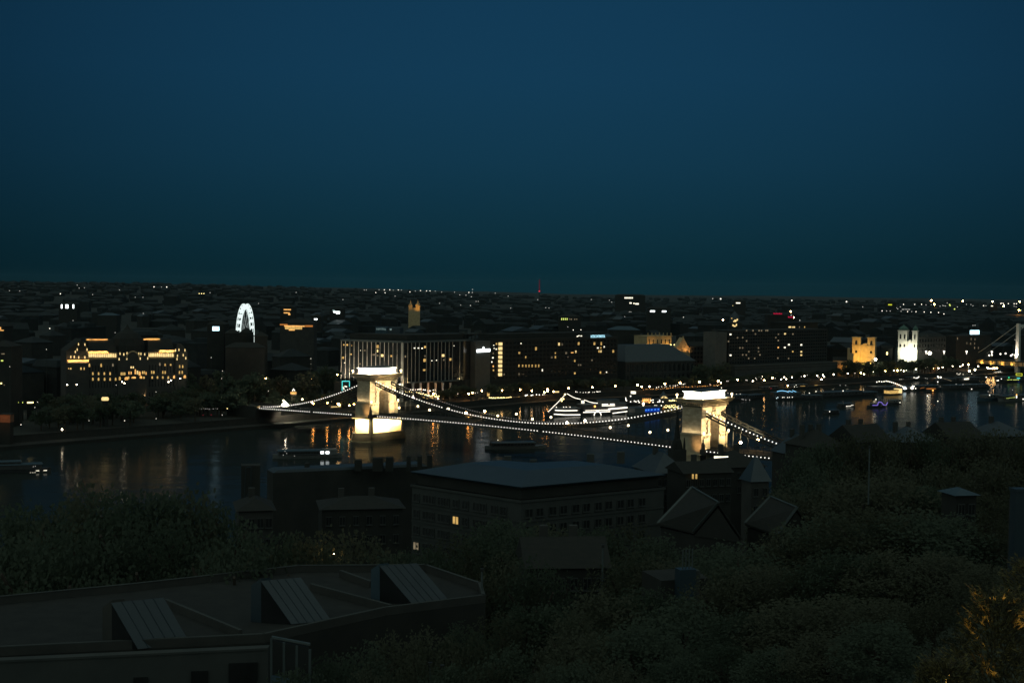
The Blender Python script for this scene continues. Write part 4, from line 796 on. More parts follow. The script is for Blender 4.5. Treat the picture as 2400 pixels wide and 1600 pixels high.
for px, k, h, wd in sorted(ft):
    if (px < 95 and k < 95) or (322 < px < 362 and k < 100): continue
    Y = bank(px) + k; i = zone(px, zones); cnt[i] = cnt.get(i, 0) + 1
    sz = 'tall' if h > 15 else 'low' if h < 9.5 else 'round'
    tree((px - 1200) / F * Y, Y, GZ, h, wd, f'{ORD[cnt[i] - 1]} tree from the left {zones[i][2]}, dark and {sz}', 'trees of the far bank', far_crowns)

# ================================================================== LAMPS OF THE FAR BANK
LP = []   # photo x, photo y, diameter px, kind
def zt_(s, x0, y0, k, lst, mat, d): s += [(x0 + X / k, y0 + Y_ / k, d, mat) for X, Y_ in lst]
zt_(LP, 0, 640, 3.92, ((618, 1024), (705, 1021), (1122, 998), (1144, 1010), (1572, 984), (1548, 998), (1655, 967), (481, 1207), (818, 1207), (182, 1213), (1938, 1150), (1360, 1201)), 'lampw', 4.2)
zt_(LP, 0, 640, 3.92, ((345, 1183), (1434, 1090), (1067, 1027), (427, 700), (90, 858), (1940, 775), (2045, 897), (2036, 967), (320, 1233), (818, 1354), (1435, 1335), (2042, 1301)), 'pw', 2.4)
zt_(LP, 0, 640, 3.92, ((193, 1391), (1145, 1354)), 'pw', 3.6)
zt_(LP, 0, 640, 3.92, ((570, 1435),), 'lampw', 7)
zt_(LP, 0, 640, 3.92, ((1794, 1158), (2088, 1243)), 'py', 3.6)
zt_(LP, 0, 640, 3.92, ((1865, 1303), (1940, 1301)), 'pr', 2.6)
zt_(LP, 0, 640, 3.92, ((52, 1222), (74, 1222), (50, 1246)), 'lampw', 6.5)
zt_(LP, 0, 640, 3.92, ((100, 1180), (105, 1195), (170, 1187), (200, 1182)), 'pyg', 3)
zt_(LP, 550, 640, 3.92, ((287, 967), (710, 962), (943, 932), (36, 1168), (118, 1143), (153, 1138), (264, 1160), (283, 1174), (413, 1168), (165, 1110)), 'warm', 5)
zt_(LP, 550, 640, 3.92, ((722, 1197), (852, 1191), (963, 1211), (1052, 1214), (1096, 1205)), 'orange', 5.4)
zt_(LP, 550, 640, 3.92, ((700, 835), (700, 785), (310, 1083), (188, 1150), (300, 1196)), 'pw', 2.4)
zt_(LP, 550, 640, 3.92, ((92, 1177), (410, 1195), (720, 1100)), 'po', 3)
zt_(LP, 550, 640, 3.92, ((742, 1098),), 'warm', 4.4)
zt_(LP, 550, 640, 3.92, ((1945, 1062), (2185, 1098), (2270, 1080), (1868, 1152)), 'warm', 5)
zt_(LP, 550, 640, 3.92, ((1825, 1107), (2150, 1107)), 'orange', 7)
zt_(LP, 550, 640, 3.92, ((1682, 1087), (1665, 1085), (1735, 1100), (1845, 1085), (1780, 1090), (2050, 1108), (2230, 1095), (2210, 1100), (1625, 1080), (1760, 1120), (1600, 1095)), 'pw', 2.8)
zt_(LP, 1100, 640, 3.92, ((116, 1080), (300, 1076), (467, 1070), (575, 1080), (775, 1087), (912, 1056), (1132, 1047), (1342, 1036), (1583, 1042), (1655, 1042)), 'warm', 5.6)
zt_(LP, 1100, 640, 3.92, ((718, 1067), (1545, 1026), (1797, 1015), (1936, 1008), (2115, 998), (2287, 990)), 'warm', 7)
zt_(LP, 1100, 640, 3.92, ((718, 1085), (690, 1092)), 'orange', 5)
zt_(LP, 1600, 640, 5.2275, ((470, 1343), (860, 1320), (975, 1262), (1208, 1300), (1245, 1275), (1270, 1297), (1493, 1260), (1718, 1247), (1733, 1268), (1650, 1255), (1850, 1238), (2022, 1228), (1340, 1275)), 'lampw', 4.2)
zt_(LP, 1600, 640, 5.2275, ((672, 1306), (1100, 1282), (1000, 1312), (1700, 1300)), 'warm', 6)
zt_(LP, 1600, 640, 5.2275, ((895, 1285), (915, 1272), (935, 1275), (905, 1300), (965, 1288), (1135, 1287), (540, 1322), (556, 1320), (580, 1310), (335, 1363), (1525, 1250), (1455, 1266), (775, 1308), (790, 1312), (1670, 1275), (428, 1380)), 'pw', 2.6)
zt_(LP, 1600, 640, 5.2275, ((1225, 1189), (1408, 1182), (1565, 1168)), 'pw', 3)
zt_(LP, 2000, 640, 5.2275, ((243, 1208), (131, 1236), (497, 1192), (718, 1175), (768, 1175), (880, 1167), (910, 1160), (1044, 1164), (1093, 1152), (1217, 1140), (1265, 1133), (648, 1187), (617, 1198), (580, 1187), (1340, 1123), (1312, 1140), (1530, 1138)), 'lampw', 4)
zt_(LP, 2000, 640, 5.2275, ((390, 1198), (93, 1220)), 'warm', 5.2)
zt_(LP, 2000, 640, 5.2275, ((542, 1192), (987, 1160), (1410, 1120)), 'orange', 6)
zt_(LP, 2000, 640, 5.2275, ((1490, 1183), (1420, 1197)), 'lampw', 7)
zt_(LP, 2000, 640, 5.2275, ((1285, 1240), (1300, 1240), (1270, 1228), (1310, 1228), (1450, 1233), (1410, 1158), (1345, 1240), (20, 1225), (850, 1163)), 'pw', 2.8)
lz = ((-99, 157, 'on the far quay at the left edge'), (157, 440, 'below the glowing palace'), (440, 600, 'left of the far bridgehead'), (600, 800, 'between the bridgehead and the far bridge tower'), (800, 1060, 'below the fin hotel'), (1060, 1200, 'below the grey slab tower'), (1200, 1450, 'on the promenade before the dark hotel'), (1450, 1650, 'on the promenade before the concert hall'), (1650, 1960, 'on the promenade before the right hotel'), (1960, 2100, 'on the promenade below the golden church'), (2100, 2500, 'on the promenade near the cable bridge'))
lc = {}; KN = dict(warm='warm', orange='orange', lampw='white', pw='small white', py='yellow', po='small orange', pyg='lime tinted', pr='red')
for px, py, d, mat in sorted(LP):
    Yb = bank(px); p = atz(px, py, GZ + 4.6)
    if p.y < Yb + 2: Y = Yb + 3 + 10 * random.random(); p = atY(px, py, Y)
    elif p.y > Yb + 130: p = atY(px, py, Yb + 30 + 60 * random.random())
    gz = 1.8 if p.y < Yb + 12 else GZ
    if p.z < gz + 1.6: gz = max(.2, p.z - 3.2)
    if p.z < 3.4 and p.y > Yb: p = atY(px, py, Yb + 1); gz = 1.7
    i = zone(px, lz); lc[(i, mat)] = lc.get((i, mat), 0) + 1
    lamp(p, gz, d * p.y / F * .52, mat, f'{ORD[lc[(i, mat)] - 1]} {KN[mat]} street lamp from the left {lz[i][2]}', 'street lamps of the far bank', arm=d in (4.2,) and mat == 'lampw')
# tall white masts near the cable bridge and its small lamps
for i, (X, Y_) in enumerate(((892, 955), (1112, 955), (1388, 955), (1697, 958), (2008, 965))):
    p = atY(2000 + X / 5.2275, 640 + Y_ / 5.2275, bank(2200) + 60 + 12 * i)
    o = empty('mast_lamp', (p.x, p.y, GZ), 0, f'{ORD[i]} tall white mast lamp with flared head towards the cable bridge', 'street lamp', 'tall mast lamps')
    mesh_obj('pole', pole_me, o, (0, 0, 0), (1.4, 1.4, p.z - GZ)); MB().lathe((0, 0, 0), [(.15, -3.2), (.35, -1.6), (1.0, -.3), (1.0, .2), (.1, .4)], 8).build('head', M['pw'], o, loc=(0, 0, p.z - GZ))
for i, (X, Y_) in enumerate(((1163, 1000), (1242, 970), (1312, 1031), (1348, 1031), (1428, 1033), (1465, 1033), (1495, 1020), (1560, 1025), (1600, 1013), (1610, 1003), (1665, 1007), (1698, 1003), (1802, 990), (1865, 983), (1930, 1010), (1950, 997), (1985, 997), (2015, 1000))):
    Yl = 1420 - (X - 1163) * .05; p = atY(2000 + X / 5.2275, 640 + Y_ / 5.2275, Yl)
    lamp(p, zd + 1 if X > 1420 else GZ, 1.7, 'pw', f'{ORD[i]} white point lamp from the left along the cable bridge approach', 'lamps of the cable bridge')
p = atY(2179, 827.5, bank(2179) + 62); lamp(p, GZ, 3.0, 'lampw', 'large blurred white floodlamp right of the white church', 'church floodlamps', 'flood_lamp', 'floodlight')
p = atY(2052, 842, bank(2052) + 30); lamp(p, GZ, 2.2, 'lampw', 'single tall lamp between the golden and the white church', 'church floodlamps')
p = atY(2079, 828, bank(2079) + 90); q = empty('narrow_house', (p.x, p.y, GZ), 0, 'narrow dark house with one lime lit window between the churches', 'house'); MB().box(-5, 0, -1, 5, 8, p.z - GZ + 5).build('wall', M['wall_d'], q); MB().gable(-5, 0, 5, 8, p.z - GZ + 5.02, 2.5, .3).build('roof', M['roof'], q); mesh_obj('window', ub('py'), q, (0, -.1, p.z - GZ), (1.3, .2, 2.6))
# the starburst floodlight on the bridge, kiosks, fountain, cafe strings
p = atY(668, 948.5, 770); o = empty('flood_mast', (p.x, p.y, deck_z(270)), 0, 'dazzling white floodlight at the far end of the bridge', 'floodlight')
mesh_obj('pole', pole_me, o, (0, 0, 0), (1, 1, p.z - deck_z(270))); MB().ball((0, 0, 0), 1.5, 10, 7).build('lamp', M['burst'], o, loc=(0, 0, p.z - deck_z(270)))
p = atY(246.4, 938, bank(246) + 30); o = empty('park_kiosk', (p.x, p.y, GZ), 0, 'small oval kiosk glowing pale yellow in the dark park', 'kiosk'); h = p.z - GZ
MB().lathe((0, 0, 0), [(1.5, 0), (1.5, h)], 10).build('base', M['wall_d'], o); MB().lathe((0, 0, h + .01), [(1.7, 0), (1.9, .5), (1.9, 1.3), (1.2, 1.9)], 12).build('lit_window', M['win_b'], o); MB().lathe((0, 0, h + 1.93), [(2.0, 0), (1.4, .5), (.2, 1.1)], 12).build('roof', M['roof'], o)
p = atY(687.8, 923, bank(688) + 45); o = empty('fountain', (p.x, p.y, GZ), 0, 'orange lit fountain basin with white points above it in the dark grove', 'fountain'); h = p.z - GZ
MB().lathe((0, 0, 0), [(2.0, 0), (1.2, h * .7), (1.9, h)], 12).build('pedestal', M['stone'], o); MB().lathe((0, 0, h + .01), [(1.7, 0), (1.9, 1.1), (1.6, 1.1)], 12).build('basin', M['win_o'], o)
for dx, dz in ((0, 2.9), (-.5, 2.1), (.6, 2.2)): mesh_obj('jet_light', GL['pw'], o, (dx, 0, h + dz), .33)
for i, (px, py, w_, h_, mt, lb) in enumerate(((340, 955.5, 17, 9, 'brick', 'low brick hut with a lamp above it below the palace'), (11, 981, 26, 18, 'brick', 'red brick wall block lit by orange light at the left edge of the far quay'))):
    p = atY(px, py, bank(px) + (8 if i else 98)); k = p.y / F; o = empty('brick_block', (p.x, p.y, 1.8 if i else GZ), 0, lb, 'building'); z = p.z - (1.8 if i else GZ)
    MB().box(-w_ * k / 2, 0, z - h_ * k / 2, w_ * k / 2, 5, z + h_ * k / 2).build('wall', M['brick'], o); MB().box(-w_ * k / 2 - .2, -.2, z + h_ * k / 2 + .01, w_ * k / 2 + .2, 5.2, z + h_ * k / 2 + .4).build('roof', M['roof'], o); MB().box(-w_ * k / 2 + .2, .3, -.5, w_ * k / 2 - .2, 4.8, z - h_ * k / 2 - .01).build('plinth', M['quay'], o)
    light('wall_glow', 'SPOT', p + Vector((0, -7, 2)), p, 700 if i else 260, (1, .42, .16), .3, 100, 1)
def stall(px, py, wp, hp, mat, label, cat='kiosk', name='kiosk'):
    Y = max(bank(px) + 15, min(bank(px) + 88, atz(px, py, GZ + 2.2).y)); p = atY(px, py, Y); k = Y / F; o = empty(name, (p.x, p.y, GZ), math.atan2(.68, .73) * .5, label, cat); z = max(.6, p.z - GZ - hp * k / 2)
    MB().box(-wp * k / 2 - .2, .1, -.4, wp * k / 2 + .2, 3.2, z + hp * k + .1).build('wall', M['wall_d'], o); mesh_obj('lit_window', ub(mat), o, (0, 0, z + hp * k / 2), (wp * k, .2, hp * k)); MB().box(-wp * k / 2 - .5, -.6, z + hp * k + .12, wp * k / 2 + .5, 3.5, z + hp * k + .35).build('roof', M['roof'], o)
for a in ((1144.5, 923.5, 6, 9, 'win', 'yellow lit kiosk on the promenade right of the grey slab tower'), (71, 943, 14, 3, 'py', 'long yellow lit stall low on the left quay'), (46, 943, 15, 3, 'pyg', 'lime lit stall low on the left quay'), (1098.5, 891, 12, 8, 'win_o', 'orange lit terrace pavilion left of the grey slab tower'), (989, 916, 9, 5, 'pc', 'cool white lit cafe front under the fin hotel'), (1003, 932, 26, 4, 'win', 'wide warm lit cafe front under the fin hotel'), (787, 953, 22, 2.5, 'win_b', 'long white lit tram stop left of the far bridge tower'), (11.5, 920, 6, 7, 'pyg', 'lime lit window bay at the left edge'), (1110, 907, 9, 4, 'win_d', 'dim greenish cafe front by the slab tower'), (1137, 904, 22, 3, 'win', 'gold lit cafe awning below the slab tower'), (1200, 906, 18, 8, 'win_d', 'dim lit tree lights cafe below the dark hotel'), (1303, 918, 16, 3, 'win_b', 'bright lit bar front below the dark hotel'), (1451, 890, 6, 8, 'win_o', 'orange lit door at the right end of the dark hotel')): stall(*a)
def string(name, label, pts, n, r, mat, cat='string lights'):
    """a run of small lamps on a wire between posts"""
    P = [atY(px, py, bank(px) + 13.5) for px, py in pts]; o = empty(name, (P[0].x, P[0].y, 0), 0, label, cat); b = MB(); w_ = MB(); O = Vector((P[0].x, P[0].y, 0))
    for a, c in zip(P, P[1:]):
        m_ = max(2, int(n * (c - a).length / sum((y - x).length for x, y in zip(P, P[1:]))))
        for i in range(m_): q = a.lerp(c, (i + random.uniform(.1, .9)) / m_) - O; b.ball((q.x, q.y, q.z + random.uniform(-.25, .25)), r * .82 * random.uniform(.6, 1.2), 6, 4)
        w_.tube(a - O, c - O, .04, 4)
    for q in P: w_.tube(q - O, Vector((q.x - O.x, q.y - O.y, GZ)), .06, 4)
    w_.build('wire', M['iron'], o, kind='stuff'); b.build('small_lamps', M[mat], o, kind='stuff')
string('light_string', 'dense yellow string of cafe lights on the quay left of the paddle steamer', [(1146, 932), (1178, 932), (1200, 930)], 26, .42, 'py')
string('light_string', 'sparse warm string of cafe lights right of the dense yellow one', [(1200, 931), (1225, 930), (1240, 928)], 14, .30, 'win')
string('light_string', 'row of white drop lights on the quay before the dark hotel', [(1226, 926), (1280, 924)], 8, .62, 'pw')
string('light_string', 'loose white lights on the quay behind the paddle steamer mast', [(1345, 917), (1370, 920), (1410, 917)], 13, .42, 'pw')
string('light_string', 'fine orange railing lights before the concert hall', [(1505, 912.5), (1545, 911), (1600, 906.5), (1640, 905), (1690, 901.5)], 44, .24, 'po')
string('light_string', 'white lights scattered over the railing lights before the concert hall', [(1535, 908), (1580, 903.5), (1610, 898)], 13, .36, 'pw')
string('light_string', 'fine pale lights along the quay before the right hotel', [(1760, 897), (1820, 895), (1880, 891), (1930, 888), (2000, 883), (2060, 879)], 60, .20, 'win_d')
string('light_string', 'faint lights along the left quay below the palace', [(465, 957.5), (512, 957.5)], 12, .16, 'pwd')
string('light_string', 'warm sparkle of cafe lights under the fin hotel', [(950, 918), (975, 919), (1000, 926), (1030, 929)], 26, .40, 'py')
string('light_string', 'white sparkle under the columns of the fin hotel', [(955, 913), (985, 912), (1012, 916), (1022, 912)], 16, .40, 'pw')
string('light_string', 'dense car park of white lights near the cable bridge pylon', [(2310, 877), (2322, 881), (2330, 872), (2345, 871), (2350, 877), (2368, 874), (2384, 878)], 34, .62, 'pw')
string('light_string', 'warm cluster of lights under the cable bridge', [(2312, 861), (2322, 864), (2338, 862)], 12, .62, 'warm')

# ================================================================== FAR TOWN
wins = []
protos = []
for k in range(5):
    a = MB().box(-.5, -.5, 0, .5, .5, 1).mesh('wall', M[('far_wall', 'wall_d', 'far_wall', 'wall_d', 'far_wall')[k]])
    r_ = (MB().gable(-.5, -.5, .5, .5, 1.003, .28, .03), MB().hip(-.5, -.5, .5, .5, 1.003, .25, .03), MB().frus((-.52, -.52, .52, .52), 1.003, (-.42, -.42, .42, .42), 1.16), MB().gable(-.5, -.5, .5, .5, 1.003, .22, .03, 'y'), MB().box(-.52, -.52, 1.003, .52, .52, 1.05).box(-.2, -.2, 1.052, .15, .2, 1.2))[k].mesh('roof', M[('far_roof', 'far_roof', 'far_roof', 'roof_b', 'far_roof')[k]])
    protos.append((a, r_))
fz_ = ((-300, 157, 'left of the palace'), (157, 540, 'behind the palace'), (540, 800, 'near the ferris wheel'), (800, 1100, 'behind the fin hotel'), (1100, 1450, 'behind the dark hotel'), (1450, 1700, 'behind the concert hall'), (1700, 1960, 'behind the right hotel'), (1960, 2700, 'behind the churches'))
fcount = {}
taken = []; th_ = []
for n_ in range(285):
    px = random.uniform(-120, 2520); k = 150 + 1700 * random.random() ** 1.6; Y = bank(px) + k
    wd, dp, ht = random.uniform(14, 34), random.uniform(14, 26), random.uniform(14, 25) + (6 if random.random() < .1 else 0)
    if 520 < px < 640: ht = min(ht, 19)
    x = (px - 1200) / F * Y
    if any(abs(x - a) < (wd + c) * .5 and abs(Y - b_) < (dp + d) * .6 for a, b_, c, d in taken): continue
    taken.append((x, Y, wd, dp)); i = zone(px, fz_); r_ = 'near' if k < 450 else 'middle' if k < 1000 else 'far'; fcount[(i, r_)] = 1
    o = empty('town_house', (x, Y, terr(Y, x / Y) - .5), math.atan2(.75, .66) + random.choice((0, 0, .2, -.25)), None, 'house', f'unlit town houses of the {r_} rows {fz_[i][2]}')
    j = random.randrange(5); a, c = protos[j]; s_ = (wd, dp, ht); mesh_obj('wall', a, o, (0, 0, 0), s_); mesh_obj('roof', c, o, (0, 0, 0), s_); th_.append((i, r_, px, j, o))
th_.sort(key=lambda v: v[2]); tn_ = {}
for i, r_, px, j, o in th_:
    k = (i, r_, j); tn_[k] = tn_.get(k, 0) + 1; o['label'] = f"{ORD[tn_[k] - 1]} {('gabled', 'hipped', 'mansard roofed', 'side gabled', 'flat roofed')[j]} unlit house from the left, {r_} rows {fz_[i][2]}"
b = MB(); rb_ = MB()
for n_ in range(2600):
    Y = 2300 * math.exp(random.random() * 1.45); x = random.uniform(-.5, .5) * Y; z = terr(Y, x / Y) - 1; wd, dp, ht = random.uniform(16, 50), random.uniform(14, 30), random.uniform(8, 17)
    if random.random() < .03: ht += 9
    b.box(x - wd / 2, Y - dp / 2, z, x + wd / 2, Y + dp / 2, z + ht); rb_.hip(x - wd / 2, Y - dp / 2, x + wd / 2, Y + dp / 2, z + ht + .02, random.uniform(2, 6), .3)
b.build('distant_town', M['far_wall'], kind='stuff'); rb_.build('distant_roofs', M['far_roof'], kind='stuff')
# houses that stand before the foot of the ferris wheel
for px, top, k, wp, lb in ((545, 772, 150, 34, 'dark house covering the left foot of the ferris wheel'), (578, 777, 170, 34, 'dark domed house covering the foot of the ferris wheel'), (612, 779, 150, 30, 'dark house covering the right foot of the ferris wheel'), (575, 805, 100, 90, 'broad dark house below the ferris wheel')):
    Y = bank(px) + k; p = atY(px, top, Y); w_ = wp * Y / F; o = empty('town_house', (p.x, p.y, GZ - .5), .2, lb, 'house'); h = p.z - GZ + .5
    MB().box(-w_ / 2, 0, 0, w_ / 2, 12, h - 2.5).build('wall', M['wall_d'], o); (MB().lathe((0, 6, h - 2.48), [(w_ * .5, 0), (w_ * .45, 2), (w_ * .2, 4), (.3, 5)], 12) if 'domed' in lb else MB().hip(-w_ / 2, 0, w_ / 2, 12, h - 2.48, 3, .4)).build('roof', M['roof'], o)
# lamps and lit signs of the far town
FL = []
zt_(FL, 0, 640, 3.92, ((87, 161), (181, 165), (776, 134), (709, 110), (851, 197), (1930, 180), (1242, 222), (1314, 222), (1316, 370), (671, 435), (1058, 546), (1243, 544), (1484, 128), (727, 137), (1098, 155)), 'pwd', 2.2)
zt_(FL, 0, 640, 3.92, ((555, 190), (1415, 126), (1532, 128), (457, 508)), 'pw', 3)
zt_(FL, 0, 640, 3.92, ((1830, 188), (1852, 188), (1873, 188)), 'py', 2.4)
zt_(FL, 550, 640, 3.92, ((1297, 179), (1382, 180), (1375, 153), (1425, 153), (1503, 154), (1707, 160), (1763, 163), (1795, 163), (1610, 172), (2152, 177)), 'pw', 2.5)
zt_(FL, 550, 640, 3.92, ((220, 278), (565, 178), (995, 243), (1458, 156), (1532, 155), (1843, 165), (1902, 174), (1327, 153), (1474, 211), (1883, 277), (2020, 175), (2068, 200), (2125, 203), (2175, 216), (2183, 178), (2077, 294), (2165, 297), (2185, 150), (1660, 165), (1190, 155), (1210, 155)), 'pwd', 2.2)
zt_(FL, 1100, 640, 3.92, ((28, 177), (18, 217), (238, 184), (357, 211), (1121, 242), (1287, 249), (1308, 266), (1340, 303), (628, 244), (702, 318), (732, 320), (1470, 355), (1485, 355), (1428, 400), (905, 493), (380, 322), (12, 297), (62, 260), (82, 260)), 'pwd', 2.2)
zt_(FL, 1100, 640, 3.92, ((1360, 264), (1400, 275), (955, 522), (1025, 520)), 'pw', 2.6)
zt_(FL, 1600, 640, 5.2275, ((465, 315), (1337, 335), (2007, 350)), 'pw', 4.2)
zt_(FL, 1600, 640, 5.2275, ((620, 398), (643, 398)), 'py', 3.4)
zt_(FL, 1600, 640, 5.2275, ((495, 573), (1325, 470), (1360, 545)), 'warm', 4.2)
zt_(FL, 1600, 640, 5.2275, ((1330, 515), (10, 540), (368, 312), (1435, 578), (600, 548)), 'pwd', 3)
zt_(FL, 2000, 640, 5.2275, ((955, 335), (1341, 343), (1707, 348), (2040, 348)), 'warm', 4.6)
zt_(FL, 2000, 640, 5.2275, ((992, 382), (1843, 403), (2030, 455)), 'orange', 4.6)
zt_(FL, 2000, 640, 5.2275, ((498, 369), (615, 383), (752, 383), (836, 382), (1728, 370), (1805, 372), (1820, 368), (1840, 372), (1900, 374), (1970, 375), (1998, 375), (1595, 398), (768, 472), (868, 476), (950, 480), (1045, 483), (1110, 499), (665, 470), (352, 462)), 'pw', 2.8)
zt_(FL, 2000, 640, 5.2275, ((408, 464), (452, 464), (575, 413), (530, 425), (545, 438), (585, 468), (715, 470), (890, 388), (955, 388), (1063, 405), (1150, 365), (1385, 382), (1440, 385), (1465, 400), (1625, 400), (1275, 413), (1465, 640), (1492, 638), (115, 413), (1970, 405), (1995, 412), (2058, 455), (600, 444), (615, 444), (635, 443), (655, 444), (672, 444), (690, 445), (1095, 395), (1110, 400), (1130, 402), (1980, 815)), 'pwd', 2.4)
zt_(FL, 2000, 640, 5.2275, ((1180, 386), (1185, 396), (1240, 440)), 'pyg', 4.5)
dz_ = ((-99, 540, 'above the palace'), (540, 800, 'beyond the ferris wheel'), (800, 1100, 'above the fin hotel'), (1100, 1450, 'above the dark hotel'), (1450, 1700, 'above the concert hall'), (1700, 2000, 'above the right hotel'), (2000, 2500, 'above the churches and the cable bridge'))
dc = {}; KD = dict(KN, pwd='faint white')
for px, py, d, mat in sorted(FL):
    p = far_at(px, py, 27); i = zone(px, dz_); dc[(i, mat)] = dc.get((i, mat), 0) + 1
    lamp(p, min(terr(p.y, p.x / p.y), p.z - 4), d * p.y / F * .72, mat, f'{ORD[dc[(i, mat)] - 1]} {KD[mat]} distant lamp from the left, {dz_[i][2]}', 'distant lamps of the far town', 'distant_lamp')
def lit_house(name, label, px0, px1, pyt, Y, lights_, wall='wall_d', extra=None, roof='roof'):
    f = Fac(px0, Y, px1, Y, terr(Y, (px0 - 1200) / F)); t = f.thing(name, label, 'house'); z = f.xz((px0 + px1) / 2, pyt)[1]
    MB().box(0, 0, -3, f.L, 16, z).build('wall', M[wall], t); MB().hip(0, 0, f.L, 16, z + .02, 3, .3).build('roof', M[roof], t)
    for px, py, w_, h_, mt in lights_: f.win(px, py, w_, h_, mt, t)
    return f, t, z
lit_house('tall_window_house', 'far house with four tall white lit windows above the palace', 138, 180, 712, 1900, [(144.6, 718, 3, 9, 'sign'), (154.8, 718, 2.6, 9, 'sign'), (158.6, 718, 2.6, 9, 'sign'), (172, 718, 3, 9, 'sign')])
lit_house('shop_house', 'dark house with one white lit shop sign left of the ferris wheel', 485, 525, 760, bank(505) + 170, [(506, 770, 16, 10, 'screen')])
lit_house('strip_house', 'far house with two orange lit strips right of the ferris wheel', 656, 690, 719, 1800, [(673.5, 725.5, 17, 2.6, 'win_o'), (672, 733, 14, 2.4, 'win_o'), (678, 736.5, 5, 3, 'win_o')])
lit_house('white_sign_house', 'far house with a two step white lit sign', 772, 805, 724, 1800, [(782, 727.5, 5, 3.5, 'sign_dim'), (789, 731, 15, 3, 'sign'), (792, 734, 8, 3, 'sign')])
lit_house('pair_sign_house', 'small house with two square white lights right of the ferris wheel', 730, 752, 742, 1500, [(738, 748, 3, 3.4, 'sign'), (742, 748, 3, 3.4, 'sign')])
f, t, z = lit_house('terrace_house', 'flat house with golden lit roof terrace right of the ferris wheel', 656, 735, 757, bank(690) + 250, [(665, 760.5, 18, 3, 'pod'), (690, 764, 48, 3, 'win_o'), (688, 768.5, 40, 6, 'win'), (684, 773, 14, 3, 'win_o'), (724, 764, 18, 4, 'pod')], 'wall_g')
lit_house('window_row_house', 'far house with a row of lime lit windows behind the dark hotel', 1308, 1360, 742, 1750, [(1316.5 + 4.2 * k, 747.5, 2, 4.5, 'pyg') for k in range(4)] + [(1335, 747.5, 2, 3, 'win_d'), (1339, 748, 3, 3, 'win_d'), (1347, 748, 2.4, 3, 'win_d'), (1352, 748, 2, 3, 'win_d')])
lit_house('twin_sign_house', 'far block with two bright white rectangles above the concert hall', 1515, 1570, 723, 2200, [(1529.3, 729.2, 11, 3.4, 'sign'), (1556.5, 729.7, 9.5, 3.4, 'sign')])
lit_house('bright_row_house', 'far block with a bright row of windows above the concert hall', 1440, 1510, 692, 3600, [(1465 + 3.4 * k, 698, 2.6, 3.4, 'win_w') for k in range(6)] + [(1478, 710, 5, 3, 'win_w'), (1486, 711, 3, 3, 'win_w'), (1493, 712, 8, 3.4, 'win_w')])
lit_house('arc_lamp_house', 'far block with a short glowing bar above the twin slab tower', 1718, 1745, 705, 3200, [(1730, 710, 10, 2.6, 'win_w')])
lit_house('yellow_bar_house', 'far block with a lime yellow bar above the golden church', 2075, 2098, 709, 3800, [(2086, 714, 9, 2.6, 'yframe')])
lit_house('hilltop_house', 'far house with cream lit sign bar above the cable bridge', 2318, 2334, 712, 3900, [(2325, 717, 5, 2, 'win_w')])
f, t, z = lit_house('dome_lamp_house', 'round roofed house ringed with warm lamps above the twin slab tower', 1708, 1738, 758, bank(1722) + 200, [(1715, 746, 3, 2, 'win'), (1724, 750.5, 6, 2.4, 'win_b'), (1728, 749, 3, 4, 'win_b'), (1722, 753, 7, 2.4, 'win_b'), (1718, 762, 3, 4, 'win_b'), (1722, 764, 5, 3, 'win_b'), (1726, 761, 2.4, 5, 'win_b')])
MB().lathe((f.L / 2, 8, z), [(f.L * .45, 0), (f.L * .42, 4), (f.L * .25, 8), (.4, 11)], 12).build('dome', M['roof_b'], t)
lit_house('glint_roof_hall', 'long low hall with roof coloured as a pale blue glint right of the blue lettering', 1425, 1500, 773, bank(1460) + 190, [], 'wall_d', None, 'deckb')  # blue roof colour stands in for a glint along the roof
lit_house('glint_roof_house', 'house with roof tinted for a blue glint above the left wing of the palace', 228, 274, 739, 1700, [], 'wall_d', None, 'deckb')  # faint glint painted as the roof colour
lit_house('edge_house', 'house with an orange lit ledge at the left edge', -20, 9, 765, bank(0) + 220, [(3, 774, 12, 2.4, 'win_o'), (1, 769, 3, 5, 'win_o')])
lit_house('edge_window_house', 'tall dark house with faint greenish windows at the left edge', -30, 26, 812, bank(0) + 60, [(7, 829, 8, 2.5, 'win_d'), (5, 845, 5, 3, 'pyg'), (3, 898, 3, 3, 'py'), (10, 902, 2, 2, 'win_d')])
# orange lit twin church far behind the fin hotel
f = Fac(957, 2000, 984, 2000, terr(2000)); t = f.thing('hill_church', 'small orange lit twin spired church far behind the fin hotel', 'church'); Zf = lambda py: f.xz(970, py)[1]
for pa, pb, top, base in ((957.5, 966, 709, 722), (974, 984, 708, 731)):
    x0, x1 = f.xz(pa, 720)[0], f.xz(pb, 720)[0]; MB().box(x0, 0, -2, x1, x1 - x0, Zf(top + 7)).build('tower', M['wall_o'], t); MB().lathe(((x0 + x1) / 2, (x1 - x0) / 2, Zf(top + 7) + .02), [((x1 - x0) * .5, 0), ((x1 - x0) * .55, 1.5), ((x1 - x0) * .2, 3), ((x1 - x0) * .15, 4.5), (.1, 8)], 8).build('spire', M['wall_o'], t)
x0, x1 = f.xz(966, 720)[0], f.xz(974, 720)[0]; MB().box(x0, .3, -2, x1, 12, Zf(722)).build('nave', M['wall_o'], t)
for px, pw, z_ in ((960, 3200, 712), (979, 8500, 716)): p = atY(px, 735, 1985); light('church_flood', 'SPOT', p, atY(px, z_, 2000), pw * 1.6, (1, .50, .10), .4, 60, 1)
